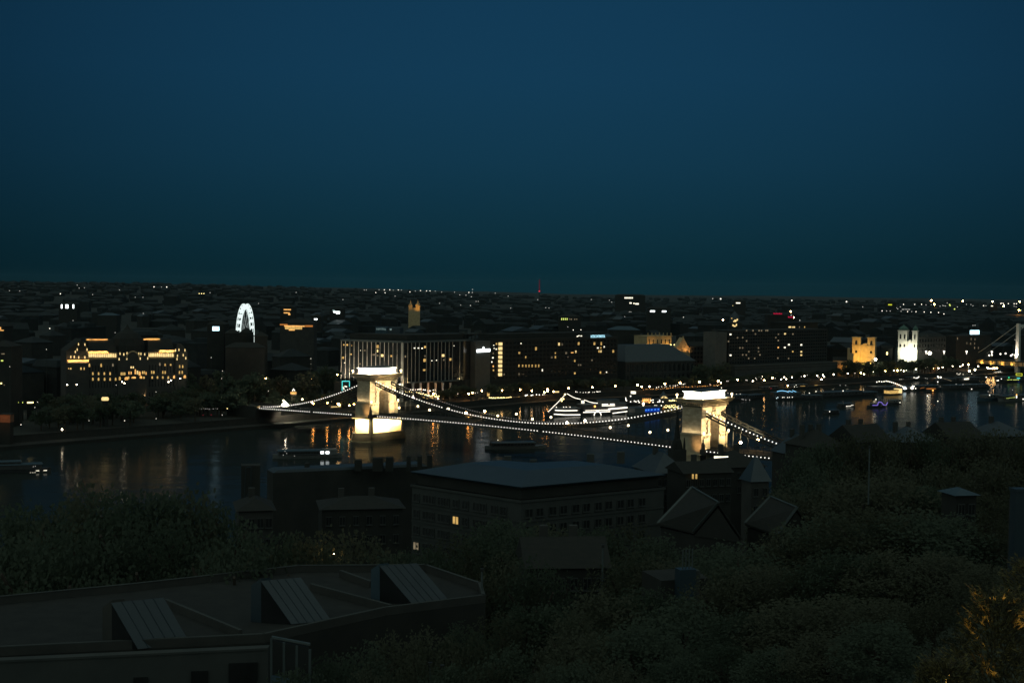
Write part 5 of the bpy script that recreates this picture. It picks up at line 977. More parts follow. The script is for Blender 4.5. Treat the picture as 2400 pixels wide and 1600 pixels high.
# red topped radio mast on the horizon
p = atY(1264, 690, 7000); o = empty('radio_mast', (p.x, p.y, terr(7000, .02)), 0, 'thin radio mast with dull red lights on the skyline', 'mast'); h = atY(1264, 655, 7000).z - terr(7000, .02)
MB().tube((0, 0, 0), (0, 0, h), 2.2, 6, .8).build('pole', M['iron'], o); M['pr2'] = em('mast_red', (.6, .02, .06), .16)
MB().tube((0, 0, h * .45), (0, 0, h), 2.6, 6, 1.5).build('red_tube', M['pr2'], o); mesh_obj('beacon', GL['pr'], o, (0, 0, h * .45), 4)
# ================================================================== BOATS
class Ship:
    def __init__(s, name, label, cat, a, c, hull_h, beam, hmat, group=None, sheer=.5, blunt=False):
        A, B = atz(*a, 0), atz(*c, 0); s.o = Vector((A.x, A.y, 0)); s.d = (B - A).normalized(); s.L = (B - A).length
        s.t = empty(name, s.o, math.atan2(s.d.y, s.d.x), label, cat, group); s.bm = beam; s.hh = hull_h; L, w = s.L, beam
        n = 14; vs = []; fs = []
        for i in range(n + 1):
            t = i / n; k = 1 if blunt else min(1, (1 - abs(2 * t - 1) ** 3.2) * 1.15 + .04); z1 = hull_h * (1 + sheer * abs(2 * t - 1) ** 2.5)
            for y, z in ((w / 2 - w / 2 * k * .8, -.4), (w / 2 - w / 2 * k, z1), (w / 2 + w / 2 * k, z1), (w / 2 + w / 2 * k * .8, -.4)): vs.append((L * t, y, z))
        for i in range(n):
            for j in range(3): fs.append((i * 4 + j, (i + 1) * 4 + j, (i + 1) * 4 + j + 1, i * 4 + j + 1))
        fs += [(0, 1, 2, 3), (n * 4 + 3, n * 4 + 2, n * 4 + 1, n * 4)]
        MB().add(vs, fs).build('hull', M[hmat], s.t)
    def cabin(s, f0, f1, z0, z1, mat='hull', roof='roof_m', inset=.12, name='cabin', ov=.35):
        L, w = s.L, s.bm; MB().box(L * f0, w * inset, z0, L * f1, w * (1 - inset), z1).build(name, M[mat], s.t)
        if roof: MB().frus((L * f0 - ov, w * inset - ov, L * f1 + ov, w * (1 - inset) + ov), z1 + .01, (L * f0, w * inset, L * f1, w * (1 - inset)), z1 + .45).build('roof', M[roof], s.t)
    def windows(s, f0, f1, n, z, wd, h, mat, inset=.12, out=.06):
        for i in range(n): mesh_obj('window', ub(mat), s.t, (s.L * (f0 + (f1 - f0) * (i + .5) / n), s.bm * inset - out, z), (wd, .12, h))
    def P(s, px, py, y=0):
        o = s.o + Vector((-s.d.y, s.d.x, 0)) * y; p = onplane(px, py, o, s.d); return Vector(((p - o).dot(s.d), y, p.z))
    def line(s, pts, r, mat, name='light_strip', y=-.1):
        MB().path([s.P(*p, y) for p in pts], r, 5).build(name, M[mat], s.t)
    def lamps(s, pts, d, mat, name='lamp', y=-.1, joined=False):
        k = s.o.y / F
        if joined:
            b = MB()
            for p in pts: b.ball(s.P(*p, y), d * k / 2, 6, 4)
            return b.build(name, M[mat], s.t, kind='stuff')
        for p in pts: mesh_obj(name, GL[mat], s.t, s.P(*p, y), d * k / 2)
def lerp2(a, c, n): return [(a[0] + (c[0] - a[0]) * i / (n - 1), a[1] + (c[1] - a[1]) * i / (n - 1)) for i in range(n)]
# paddle steamer
s = Ship('paddle_steamer', 'white paddle steamer outlined in light strips with strings of bulbs from its mast', 'paddle steamer', (1284, 977), (1474, 970), 2.0, 9, 'hull_d', sheer=.45)
L = s.L; s.cabin(.10, .40, 2.3, 4.6, 'hull_d', 'hull', .1); s.cabin(.44, .97, 2.3, 6.6, 'hull_d', 'hull', .06, 'saloon'); s.cabin(.66, .90, 7.1, 9.0, 'hull', 'roof_m', .25, 'upper_saloon')
for pts, r in (([(1301, 961), (1325, 962), (1353, 961.5)], .26), ([(1298.5, 970), (1325, 971.8), (1360, 971.5)], .26), ([(1367, 966), (1430, 964)], .24), ([(1372, 962), (1430, 960)], .18), ([(1426, 958.2), (1470, 954.5)], .42), ([(1436, 968), (1470, 963.5)], .26), ([(1411, 950.5), (1441, 949.8)], .24), ([(1411, 947.2), (1425, 946.8)], .24), ([(1430, 946.6), (1440, 946.4)], .24)): s.line(pts, r, 'pw', 'light_strip', -.5)
s.line([(1392.5 + 8.2 * (1 - math.cos(math.pi * i / 10)), 973 - 9.5 * math.sin(math.pi * i / 10)) for i in range(11)], .28, 'pw', 'paddle_box_arch', -.7)
pc_ = s.P(1400.7, 975, -.5); MB().lathe((0, 0, 0), [(2.3, -.45), (2.3, .45)], 16).xf(lambda p: Vector((pc_.x + p.x, -.55 + p.z * .4, max(.1, pc_.z + p.y)))).build('paddle_box', M['hull_d'], s.t)
b = MB().add([s.P(1450, 949, 3), s.P(1463, 948.5, 3), s.P(1456, 943.5, 3), s.P(1450, 949, 5), s.P(1463, 948.5, 5), s.P(1456, 943.5, 5)], [(0, 1, 2), (5, 4, 3), (0, 3, 4, 1), (1, 4, 5, 2), (2, 5, 3, 0)]); b.build('lit_awning', M['win_w'], s.t)
m0, m1 = s.P(1328, 965, 4), s.P(1328, 920, 4); MB().tube(m0, m1, .18, 6, .08).build('mast', M['iron'], s.t)
fn = s.P(1366, 958, 4.5); ft_ = s.P(1366, 938, 4.5); MB().tube(fn, ft_, .95, 10).build('funnel', M['hull'], s.t); q = s.P(1366, 941.7, 3.2); MB().box(q.x - 1.1, 3.1, q.z - .9, q.x + 1.1, 3.3, q.z + .9).build('lit_funnel_band', M['win_w'], s.t)
s.lamps(lerp2((1285.6, 964), (1310, 940), 13) + lerp2((1312, 938), (1326, 923), 7), 2.2, 'pw', 'bulb_string', 3, True)
s.lamps([(1330 + 30 * t, 922.6 + 12.4 * t + 2.2 * math.sin(math.pi * t)) for t in [i / 15 for i in range(16)]] + [(1370 + 30 * t, 937 + 7.4 * t + 1.6 * math.sin(math.pi * t)) for t in [i / 15 for i in range(16)]], 2.0, 'pw', 'bulb_string', 4, True)
s.lamps([(1315, 935), (1320.5, 934.5), (1316.5, 939), (1324, 924)], 4.2, 'py', 'mast_lamp', 2.5); s.lamps([(1304, 954), (1321, 953.5), (1327, 953.5), (1336, 953.5)], 2.2, 'pw', 'deck_lamp'); s.lamps([(1394.4, 952)], 5, 'po', 'deck_lamp')
s.windows(.12, .39, 9, 3.4, .8, .6, 'win_d', .1); s.windows(.46, .96, 16, 3.4, 1, .7, 'win_d', .06)
s.line([(1365, 952), (1398, 953)], .12, 'pod', 'awning_edge', 3)
p0 = atz(1284, 968, 2.4); p1 = atY(1264, 949, bank(1264) + 6); o = empty('gangway', (p1.x, p1.y, 0), 0, 'brown gangway sloping from the quay to the steamer bow with a lamp at its top', 'gangway'); dv = Vector((p0.x - p1.x, p0.y - p1.y, 0))
MB().slab([Vector((0, 0, p1.z - 1.5)), Vector((1.5, -.8, p1.z - 1.5)), dv + Vector((1.5, -.8, 2.4)), dv + Vector((0, 0, 2.4))], (0, 0, .25)).build('ramp', M['brick'], o)
MB().tube((0, 0, p1.z - .4), dv + Vector((0, 0, 3.4)), .08, 5).build('rail', M['trim'], o); MB().tube((0, 0, -.5), (0, 0, p1.z), .3, 6).build('post', M['iron'], o); MB().ball((0, 0, p1.z + .6), .7, 8, 6, 1.6).build('lamp', M['warm'], o)
# near boats
s = Ship('tour_boat', 'long pale tour boat with blue roof and two white windows, near left river', 'boat', (640, 1076), (803, 1073), 1.3, 6.5, 'hull', sheer=.6)
s.cabin(.08, .72, 1.5, 3.4, 'hull_d', 'deckb', .12); s.cabin(.72, .92, 1.5, 3.6, 'hull', 'hull', .14, 'wheelhouse'); s.windows(.10, .70, 15, 2.5, 1.1, .8, 'glass')
for px in (755, 767.5): q = s.P(px, 1060, .7); mesh_obj('lit_window', ub('sign'), s.t, q, (1.5, .14, 1.1))
s.line([(650, 1065), (800, 1064)], .08, 'trim', 'rail', .2); s.lamps([(668, 1057), (664, 1066), (690, 1068), (672, 1062)], 1.4, 'pwd', 'deck_light')
s = Ship('tour_boat', 'blue roofed boat cut by the left edge with three upright lit windows', 'boat', (-60, 1112), (120, 1106), 1.2, 6, 'hull_d', sheer=.6)
s.cabin(.10, .88, 1.4, 3.3, 'hull_d', 'deckb', .12); s.cabin(.25, .6, 3.8, 4.6, 'hull_d', 'deckb', .2, 'top_deck')
for px, w_ in ((71.5, .45), (77, .45), (82, .3)): q = s.P(px, 1105, .5); mesh_obj('lit_window', ub('win_w'), s.t, q, (w_, .14, 1.4))
s.line([(84, 1102.5), (92, 1102.4)], .12, 'win_w'); s.line([(102, 1102), (110, 1101.6)], .18, 'win_w'); s.lamps([(83, 1092), (78, 1093)], 1.4, 'pwd', 'deck_light')
s = Ship('tour_boat', 'faint unlit pale boat on the river above the long roof', 'boat', (1140, 1054), (1284, 1051), 1.2, 6, 'hull', sheer=.5)
s.cabin(.10, .8, 1.4, 3.0, 'hull_d', 'roof_m', .12); s.windows(.12, .78, 12, 2.3, 1.2, .7, 'glass'); s.lamps([(1167, 1031)], 1.6, 'pw', 'mast_light', 3); q = s.P(1167, 1040, 3); MB().tube((q.x, 3, 3.4), (q.x, 3, s.P(1167, 1031, 3).z), .06, 5).build('mast', M['iron'], s.t)
# moored restaurant ships by the near tower
s = Ship('restaurant_boat', 'moored restaurant with pyramid roof and glowing golden dining hall', 'restaurant boat', (1470, 949), (1548, 947), 1.0, 14, 'hull_d', blunt=True)
a, c = s.P(1480, 940, 1).x, s.P(1504, 940, 1).x; MB().box(a, 1, 1.02, c, 11, 3.2).build('pavilion', M['hull_d'], s.t); MB().frus((a - 1, 0, c + 1, 12), 3.22, ((a + c) / 2 - 1.2, 4.5, (a + c) / 2 + 1.2, 7.5), 7.2).build('pyramid_roof', M['roof'], s.t); MB().box((a + c) / 2 - 1.1, 4.3, 7.22, (a + c) / 2 + 1.1, 7.6, 8.9).build('lit_lantern', M['win_w'], s.t)
a, c = s.P(1505, 940, 1).x, s.P(1527, 940, 1).x; MB().box(a, 1.5, 1.02, c, 12, 4.6).build('hall', M['wall_o'], s.t); MB().frus((a - .6, 0, c + .6, 13), 4.62, (a, 3, c, 10), 5.6).build('roof', M['roof'], s.t)
for i in range(5): x = a + (i + .5) * (c - a) / 5; mesh_obj('lit_window', ua('win_o'), s.t, (x, 1.4, 2.9), ((c - a) / 5 * .62, .14, 2.6))
q = s.P(1519, 926, 3); MB().box(q.x - 1.6, 3, 5.6, q.x + 1.6, 4, q.z + 1.0).build('red_panel', M['brick'], s.t)
s.lamps([(1478, 941), (1487, 939.5), (1490.5, 941), (1498, 942.5), (1496, 939), (1530.5, 937), (1530.5, 942.5), (1526, 938)], 2.8, 'pw'); s.lamps([(1508, 945.5)], 4, 'lampw'); s.line([(1466.5, 931), (1467, 938), (1469.5, 938.5)], .28, 'pw'); s.lamps([(1478, 928)], 3, 'pw'); s.lamps([(1508, 938), (1512, 937), (1517, 937), (1522, 943)], 3, 'po')
q = s.P(1478, 945, 0); MB().tube((q.x, 0, 1), (q.x, 0, s.P(1478, 928, 0).z), .1, 5).build('pole', M['iron'], s.t)
s = Ship('restaurant_boat', 'moored boat with a bright star shaped tent and white lamps', 'restaurant boat', (1540, 947), (1600, 944), .9, 11, 'hull_d', blunt=True)
a = s.P(1557, 932, 3); MB().lathe((a.x, 4, 1), [(2.8, 0), (2.9, 4.4), (1.6, 5.6), (.15, 7.6)], 6).build('tent', M['roof_m'], s.t)
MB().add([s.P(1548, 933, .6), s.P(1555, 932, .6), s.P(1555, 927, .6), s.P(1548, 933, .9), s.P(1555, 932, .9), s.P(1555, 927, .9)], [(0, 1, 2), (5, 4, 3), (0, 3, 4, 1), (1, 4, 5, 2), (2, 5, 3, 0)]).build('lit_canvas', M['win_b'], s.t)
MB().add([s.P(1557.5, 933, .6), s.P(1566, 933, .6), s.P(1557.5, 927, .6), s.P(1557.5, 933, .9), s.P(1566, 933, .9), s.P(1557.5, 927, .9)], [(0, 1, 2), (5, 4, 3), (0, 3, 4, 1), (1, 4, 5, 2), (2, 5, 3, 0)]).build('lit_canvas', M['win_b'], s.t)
s.cabin(.2, .9, .92, 2.6, 'hull_d', 'roof_m', .1); s.lamps([(1542, 942), (1553.5, 941.5), (1546, 938), (1546, 941)], 3.2, 'pw'); s.lamps([(1569, 938.5), (1573, 938.8), (1577, 938.4), (1581, 938.6), (1585.5, 938.4), (1590, 938.2), (1594.5, 938)], 2.8, 'py'); s.lamps([(1577, 936.2), (1584, 936)], 1.8, 'pw')
s = Ship('restaurant_boat', 'moored boat crowded with small yellow lamps left of the near bridge tower', 'restaurant boat', (1530, 960), (1612, 956), 1.1, 12, 'hull_d', blunt=True)
s.cabin(.25, .96, 1.12, 3.0, 'hull_d', 'roof', .08)
s.lamps([(1557 + 3.7 * i + random.uniform(-1, 1), 953.5 + 1.4 * math.sin(i * 2.3)) for i in range(9)], 2.8, 'py'); s.lamps([(1561 + 4.2 * i, 949.5 + math.sin(i)) for i in range(6)], 2.0, 'py'); s.lamps([(1535, 950), (1539, 950.5), (1536, 954), (1550, 950), (1590, 951.5), (1571, 959), (1598, 952), (1601, 953)], 2.6, 'pw'); s.lamps([(1588, 958), (1591, 961), (1594, 957.5), (1597, 959), (1588, 955)], 3, 'py'); s.line([(1549, 956.5), (1556, 957)], .3, 'pod')
s = Ship('blue_lit_boat', 'grey boat glowing blue along its side left of the near bridge tower', 'boat', (1484, 975), (1562, 970), 1.6, 8, 'hull', sheer=.35)
s.cabin(.08, .9, 1.8, 4.6, 'hull', 'roof_m', .1); k = .1
a, c = s.P(1512, 966, .7).x, s.P(1546, 966, .7).x; MB().box(a, .55, 1.9, c, .74, 4.2).build('blue_window_band', M['blue'], s.t)
for px in (1514, 1520, 1527.5, 1535.5, 1543): q = s.P(px, 965, .45); mesh_obj('blue_lamp', ub('blue2'), s.t, (q.x, .48, 3.3), (1.1, .12, .7))
# ships moored to the right of the near tower, along the far quay
RS = [
 ('dark moored ship with teal awning right of the near bridge tower', (1690, 944), (1800, 934), 1.5, 9, 'hull_d', [(.1, .6, 1.7, 4.0, 'hull_d', 'deckb'), (.6, .95, 1.7, 3.2, 'hull_d', 'roof_m')], [([(1691, 908.5), (1691, 912.5)], 2.4, 'pw'), ([(1739, 935), (1742, 936), (1748, 936.5), (1757, 936.5)], 2, 'pwd'), ([(1726, 923), (1735, 923), (1706, 921)], 1.6, 'pw')], []),
 ('dark ship with one red ring light near the far quay', (1785, 917), (1830, 914), 1.2, 8, 'hull_d', [(.1, .9, 1.3, 3, 'hull_d', 'roof_m')], [([(1807, 911)], 3.6, 'pr')], []),
 ('long dark ship with pale blue arcs over its bow', (1808, 938), (1935, 938), 1.6, 10, 'hull_d', [(.05, .55, 1.8, 5.4, 'hull_d', 'deckb'), (.55, .95, 1.8, 3.4, 'hull_d', 'roof_m')], [([(1834, 931), (1837.5, 930.8), (1846, 931), (1850, 930.8), (1857, 930.5)], 2.2, 'pw'), ([(1897, 921), (1912.5, 917)], 2.6, 'pw'), ([(1820, 933), (1823, 931)], 1.6, 'pc')], [([(1821, 917.4), (1827, 915.7), (1834, 915.2), (1842, 916.4), (1849, 919)], .22, 'sky_b'), ([(1848, 915.3), (1858, 918.6)], .2, 'sky_b'), ([(1857, 914.6), (1866, 918)], .2, 'sky_b')]),
 ('moored ship with a small lit house and many white deck lights', (1838, 913), (1905, 910), 1.3, 9, 'hull_d', [(.15, .85, 1.4, 3.4, 'hull_d', 'roof_m')], [([(1846.5, 903.5)], 3, 'warm'), ([(1845, 911), (1855, 911), (1862, 906), (1864, 908), (1868, 907), (1866, 910), (1871, 909), (1866, 902)], 2, 'pw')], [([(1876, 904.5), (1887, 904.3)], .16, 'win'), ([(1909, 902.5), (1916, 902.3)], .16, 'win')]),
 ('dark ship with sloping pale roof and a white mast light', (1925, 934), (2065, 928), 1.6, 10, 'hull_d', [(.04, .7, 1.8, 4.2, 'hull_d', 'roof_m'), (.72, .96, 1.8, 3.2, 'hull_d', 'deckb')], [([(1976, 915.5)], 3, 'pw'), ([(1969, 934.5)], 2.8, 'pw'), ([(1969, 902.7), (1982, 902.7)], 2, 'pwd')], []),
 ('white ship with a sagging string of bright bulbs and two glaring lamps', (2035, 918), (2160, 916), 1.6, 10, 'hull_d', [(.1, .9, 1.8, 3.6, 'hull_d', 'roof_m')], [([(2055, 895), (2060.5, 893.5), (2066.5, 894.3), (2072, 893.8)] + [(2077 + 4.3 * i, 892.6 + .75 * i + .08 * i * i) for i in range(12)], 3.4, 'pw'), ([(2120.5, 909)], 8.5, 'pc'), ([(2137.7, 909)], 9, 'pw'), ([(2142.5, 905), (2139, 904), (2146, 910)], 3.4, 'pw')], []),
 ('low boat with a gold lit cabin and bright stern below the bulb string', (2078, 926), (2118, 924), .9, 7, 'hull_d', [], [], []),
 ('ship with orange words on a dark panel near the far quay', (2148, 915), (2215, 913), 1.3, 9, 'hull_d', [(.1, .8, 1.5, 3.6, 'hull_d', 'deckb')], [([(2158, 910), (2160.5, 909), (2163, 908.6), (2165.5, 908)], 2, 'pod')], []),
 ('small boat with an orange lit tent', (2178, 918), (2198, 917), .8, 5, 'hull_d', [(.2, .8, .9, 2.0, 'hull_d', 'pod')], [([(2186.5, 914.5)], 4.4, 'po')], []),
 ('dark ship with a glaring bow lamp and a thin pink light line', (2185, 898), (2250, 897), 1.4, 9, 'hull_d', [(.1, .9, 1.5, 3.6, 'hull_d', 'roof_m')], [([(2199.5, 884), (2198, 882)], 4, 'pw'), ([(2204.7, 884)], 5, 'pw'), ([(2198, 894.6)], 3, 'pw')], [([(2206, 885), (2216, 888), (2230, 892.3)], .2, 'win_d')]),
 ('dark ship with one bright white window bar', (2245, 897), (2305, 895), 1.3, 9, 'hull_d', [(.1, .9, 1.5, 4.2, 'hull_d', 'roof_m')], [([(2260.5, 888.3)], 3, 'pw')], [([(2262.5, 887.8), (2270, 887.2)], .8, 'win_w')]),
 ('long dark ship with few lights in front of the bar ship', (2215, 914), (2330, 910), 1.4, 9, 'hull_d', [(.1, .9, 1.5, 3.4, 'hull_d', 'roof_m')], [([(2277.4, 911.6)], 3, 'pw'), ([(2241, 900), (2257, 900.5)], 2, 'pwd')], []),
 ('blue hulled boat with pale cabin low at the right', (2300, 941), (2352, 938), 2.2, 7, 'deckb', [(.25, .85, 2.4, 4.2, 'hull', 'hull')], [([(2319.5, 925.6)], 3, 'pw'), ([(2349, 934.5)], 2.4, 'pwd'), ([(2316, 917), (2373, 913.5)], 2, 'pwd')], []),
 ('white boat with a row of lime windows and a red topped lamp column', (2350, 942), (2425, 938), 1.6, 8, 'hull', [(.08, .9, 1.8, 4.0, 'hull_d', 'roof_m')], [([(2360 + 3 * i, 933 - .35 * i) for i in range(7)], 1.9, 'pyg'), ([(2382.6, 931), (2382.6, 928.5)], 3.6, 'pw'), ([(2382.6, 924.8)], 3.6, 'po'), ([(2398, 935)], 3.6, 'pw')], []),
 ('moored ship with green and cyan signs under a yellow light frame at the right edge', (2345, 897), (2420, 894), 1.6, 10, 'hull_d', [(.05, .95, 1.8, 4.6, 'hull_d', 'roof_m')], [([(2311.4, 883.5), (2337, 891.5), (2340, 891.3), (2347, 887.5)], 2.8, 'pw')], [([(2364.4, 886), (2365, 882.8)], .6, 'green'), ([(2384, 886), (2390, 885.8)], .5, 'cyan'), ([(2361, 889.8), (2366, 889.6)], .22, 'pyg'), ([(2368, 889.6), (2372, 889.5)], .22, 'pyg'), ([(2375, 889.8), (2384, 889.6)], .22, 'pyg'), ([(2385, 889.8), (2388, 889.8)], .22, 'pyg'), ([(2381.5, 875), (2395.5, 875.2), (2395.5, 880.6), (2381.5, 879.5), (2381.5, 875)], .26, 'yframe'), ([(2385, 897), (2389, 896)], .7, 'blue')]),
 ('small dark boat outlined by a violet light line', (2040, 956), (2084, 953), 1.2, 6, 'hull_d', [(.3, .6, 1.3, 2.4, 'hull_d', 'roof_m')], [([(2053, 935.3)], 3, 'pw')], [([(2045, 949.3), (2057, 949.3), (2058.5, 942.5), (2062, 941.4), (2066, 942.6), (2071, 948.8), (2077, 948.8), (2080.5, 942.8)], .24, 'purple')]),
 ('small boat with a short row of white lamps', (1970, 955), (2010, 952), 1.0, 6, 'hull_d', [(.2, .9, 1.1, 2.2, 'hull_d', 'roof_m')], [([(1984, 951.8), (1987, 951.6), (1990, 951.5), (1993, 951), (1996, 949.6), (1999, 949)], 2.2, 'pw'), ([(1990, 958.6)], 1.6, 'pwd')], []),
 ('unlit boat with a single point light right of the violet one', (2088, 948), (2120, 946), 1.1, 6, 'hull_d', [(.2, .8, 1.2, 2.6, 'hull', 'hull')], [([(2189.5 - 80, 943)], 2.6, 'pw'), ([(2173.5, 927), (2198, 939.8)], 2.6, 'pw')], []),
 ('unlit boat with a point light in the middle of the right river', (1938, 972), (1975, 969), 1.0, 6, 'hull_d', [(.25, .8, 1.1, 2.3, 'hull_d', 'roof_m')], [([(1944.5, 964)], 2.8, 'pw'), ([(1970, 976)], 2, 'pwd')], []),
 ('dark moored ship with white lights below the promenade bend', (2120, 893), (2165, 891), 1.3, 9, 'hull_d', [(.1, .9, 1.5, 3.2, 'hull_d', 'roof_m')], [([(2109, 889.5), (2113, 889.5), (2117, 889.6), (2142.5, 884.5), (2147, 885.6), (2150, 885.4), (2152.5, 883.8), (2153.5, 882.6)], 3, 'pw'), ([(2169, 886), (2173, 887)], 1.8, 'pwd')], []),
]
for lb, a, c, hh, bm_, hm, cabs, lms, lns in RS:
    s = Ship('moored_ship', lb, 'boat', a, c, hh, bm_, hm, 'ships along the far quay on the right', sheer=.4)
    for f0, f1, z0, z1, m_, r_ in cabs:
        s.cabin(f0, f1, z0 + .02, z1, m_, r_); n = max(3, int((f1 - f0) * s.L / 3.4)); s.windows(f0 + .02, f1 - .02, n, (z0 + z1) / 2 + .2, 1.3, .8, 'glass')
    for pts, d, m_ in lms: s.lamps(pts, d * .8, m_, 'lamp')
    for pts, r, m_ in lns: s.line(pts, r, m_)
    if 'gold lit' in lb:
        MB().box(s.L * .2, 1, .92, s.L * .75, 6, 3.4).build('cabin', M['win'], s.t); MB().box(s.L * .77, .8, .92, s.L * .95, 6, 4.4).build('lit_stern', M['win_b'], s.t); MB().box(s.L * .15, .6, 3.42, s.L * .76, 6.4, 3.8).build('roof', M['roof'], s.t)

# ================================================================== THE NEAR BANK
def poly_house(name, label, foot, z0, z1, wall, cat='house', group=None):
    c = sum((Vector(p) for p in foot), Vector((0, 0, 0))) / len(foot); o = empty(name, (c.x, c.y, z0), 0, label, cat, group)
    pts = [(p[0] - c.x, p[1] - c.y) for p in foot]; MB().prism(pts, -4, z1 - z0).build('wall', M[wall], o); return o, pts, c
win_me = {}
def framed(parent, pos, rz, w_, h_, mat='glass', sill=True):
    """a window: frame with sill and two panes set back in it"""
    o = mesh_obj('window', FR, parent, pos, (w_, 1, h_), rz)
    for s_ in (-.25, .25): mesh_obj('pane', ub(mat), o, (s_ * .86, -.02, 0), (.40, .05, .84))
    return o
FR = MB().box(-.5, -.1, -.5, .5, .06, -.42).box(-.5, -.1, .42, .5, .06, .5).box(-.5, -.1, -.42, -.44, .06, .42).box(.44, -.1, -.42, .5, .06, .42).box(-.04, -.08, -.42, .04, .06, .42).box(-.56, -.22, -.56, .56, .06, -.502).mesh('window_frame', M['wall_p'])
# the big angled building with rows of windows
Cn, Ln, Rn = atz(1222, 1172, 39), atz(966, 1134, 39), atz(1556, 1141, 39)
dl, dr = (Ln - Cn).normalized(), (Rn - Cn).normalized(); nbk = (dl + dr).normalized()
foot = [Cn, Rn, Rn + dl * 15, Cn + nbk * 22, Ln + dr * 15, Ln]
o, pts, c = poly_house('angled_building', 'large pale angled building with rows of windows and a broad blue grey roof', foot, 12, 39, 'wall_p', 'building')
cc = Vector((0, 0, 0))
def off(pts, k): return [((p[0]) * k, (p[1]) * k) for p in pts]
MB().prism(off(pts, .955), 27.02, 29.2).build('attic_storey', M['wall_d'], o)
MB().prism(off(pts, 1.0), 29.22, 29.6, off(pts, 1.02)).prism(off(pts, 1.02), 29.6, 31.6, off(pts, .55)).build('roof', M['roof_m'], o)
MB().prism(off(pts, 1.015), 26.5, 27.0).build('cornice', M['wall_p'], o)
for wd_, (A, B_) in enumerate(((Ln, Cn), (Cn, Rn))):
    d = (B_ - A); Lw = d.length; d = d / Lw; n_ = Vector((d.y, -d.x, 0)); rz = math.atan2(d.y, d.x)
    bays = (1.4, 4.1, 5.8, 8.4, 10.0, 12.6, 15.2, 18.2, 20.0, 23.0, 25.4) if wd_ == 0 else (1.8, 4.3, 7.4, 10.0, 13.0, 15.6, 18.6, 21.2, 24.2, 26.8, 29.8)
    for j in range(4):
        for i, x in enumerate(bays):
            if x > Lw - 1.4: continue
            P = A + d * x + n_ * .09; lit = (wd_ == 0 and j == 1 and i in (5,)); low = (wd_ == 0 and j == 3 and i == 0)
            framed(o, (P.x - c.x, P.y - c.y, 27 - 2.6 - 3.35 * j), rz, 1.75, 1.75, 'win' if lit else 'win_d' if low else 'glass')
    b = MB()
    for j in range(4):
        P, Q = A + n_ * .05 - c, B_ + n_ * .05 - c; b.slab([(P.x, P.y, 27 - 4.35 - 3.35 * j), (Q.x, Q.y, 27 - 4.35 - 3.35 * j), (Q.x, Q.y, 27 - 4.05 - 3.35 * j), (P.x, P.y, 27 - 4.05 - 3.35 * j)], tuple(n_ * .12))
    b.build('floor_band', M['wall_p'], o, kind='stuff')
for px, py in ((1190, 1068), (1384, 1063), (1455, 1058), (1250, 1088)):
    p = atY(px, py, 300) - Vector((c.x, c.y, 0)); MB().box(p.x - .8, p.y - .8, 29.4, p.x + .8, p.y + .8, max(30, p.z - 12)).build('chimney', M['wall_p'], o)
# the long roof against the river, left of it
A, B_ = atz(640, 1112, 36), atz(1005, 1096, 36); d = (B_ - A).normalized(); n_ = Vector((-d.y, d.x, 0))
o, pts, c = poly_house('long_roof_house', 'long dark house with square chimneys standing against the golden reflections', [A, B_, B_ + n_ * 6, A + n_ * 6], 10, 36.4, 'wall_d')
MB().prism(pts, 26.42, 27.0, [(p[0] * .93, p[1] * .93) for p in pts]).build('roof', M['roof_b'], o)
for px, y0, y1, wp in ((840, 1089, 1077, 16), (886, 1084, 1072, 24), (913, 1083, 1071, 17), (958, 1081, 1068, 9), (984, 1080, 1068, 10), (1008, 1078, 1066, 12), (720, 1094, 1084, 10)):
    p = atY(px, y1, 321) - Vector((c.x, c.y, 0)); k = wp * 321 / F / 2; MB().box(p.x - k, p.y - .9, 26.2, p.x + k, p.y + .9, p.z - 10).build('chimney', M['wall_d'], o)
def generic(name, label, px, pye, Y, wp, dep, rz, rh, wall, roof, kind='gable', chim=1, nwin=4, lit=()):
    p = atY(px, pye, Y); w_ = wp * Y / F; gz = hill(p.x, p.y) - 2; o = empty(name, (p.x, p.y, gz), rz, label, 'house'); h = max(5, p.z - gz)
    MB().box(-w_ / 2, 0, -3, w_ / 2, dep, h).build('wall', M[wall], o); b = MB()
    if kind == 'gable': b.gable(-w_ / 2, 0, w_ / 2, dep, h + .02, rh, .5)
    elif kind == 'gabley': b.gable(-w_ / 2, 0, w_ / 2, dep, h + .02, rh, .5, 'y')
    elif kind == 'hip': b.hip(-w_ / 2, 0, w_ / 2, dep, h + .02, rh, .5)
    else: b.frus((-w_ / 2 - .4, -.4, w_ / 2 + .4, dep + .4), h + .02, (-.3, dep / 2 - .3, .3, dep / 2 + .3), h + rh)
    b.build('roof', M[roof], o)
    for i in range(chim): x = -w_ / 2 + w_ * (i + .7) / (chim + .6); MB().box(x - .5, dep * .6, h, x + .5, dep * .6 + .9, h + rh + 1.2).build('chimney', M['wall_g'], o)
    for j in range(2):
        for i in range(nwin):
            if h - 2 - 3.3 * j < 2: continue
            framed(o, (-w_ / 2 + w_ * (i + .5) / nwin, -.12, h - 2 - 3.3 * j), 0, 1.0, 1.6, 'win_b' if (i, j) in lit else 'glass')
    return o, h
G = generic
G('pale_roof_house', 'house with a pale blue hipped roof at the end of the bridge bulbs', 1893, 1066, 360, 74, 11, .35, 5.0, 'wall_d', 'roof_m', 'hip', 1)
G('town_house', 'dark house with pale upright chimneys right of the pale hipped roof', 1945, 1048, 350, 90, 12, .45, 4, 'wall_d', 'roof', 'hip', 3)
G('town_house', 'dark house below the right river bend, second along the near quay', 2050, 1035, 355, 96, 12, .45, 4, 'wall_d', 'roof', 'gable', 2)
G('town_house', 'dark house with a low roof, third along the near quay', 2160, 1035, 360, 100, 12, .4, 3.4, 'wall_d', 'roof_b', 'hip', 2)
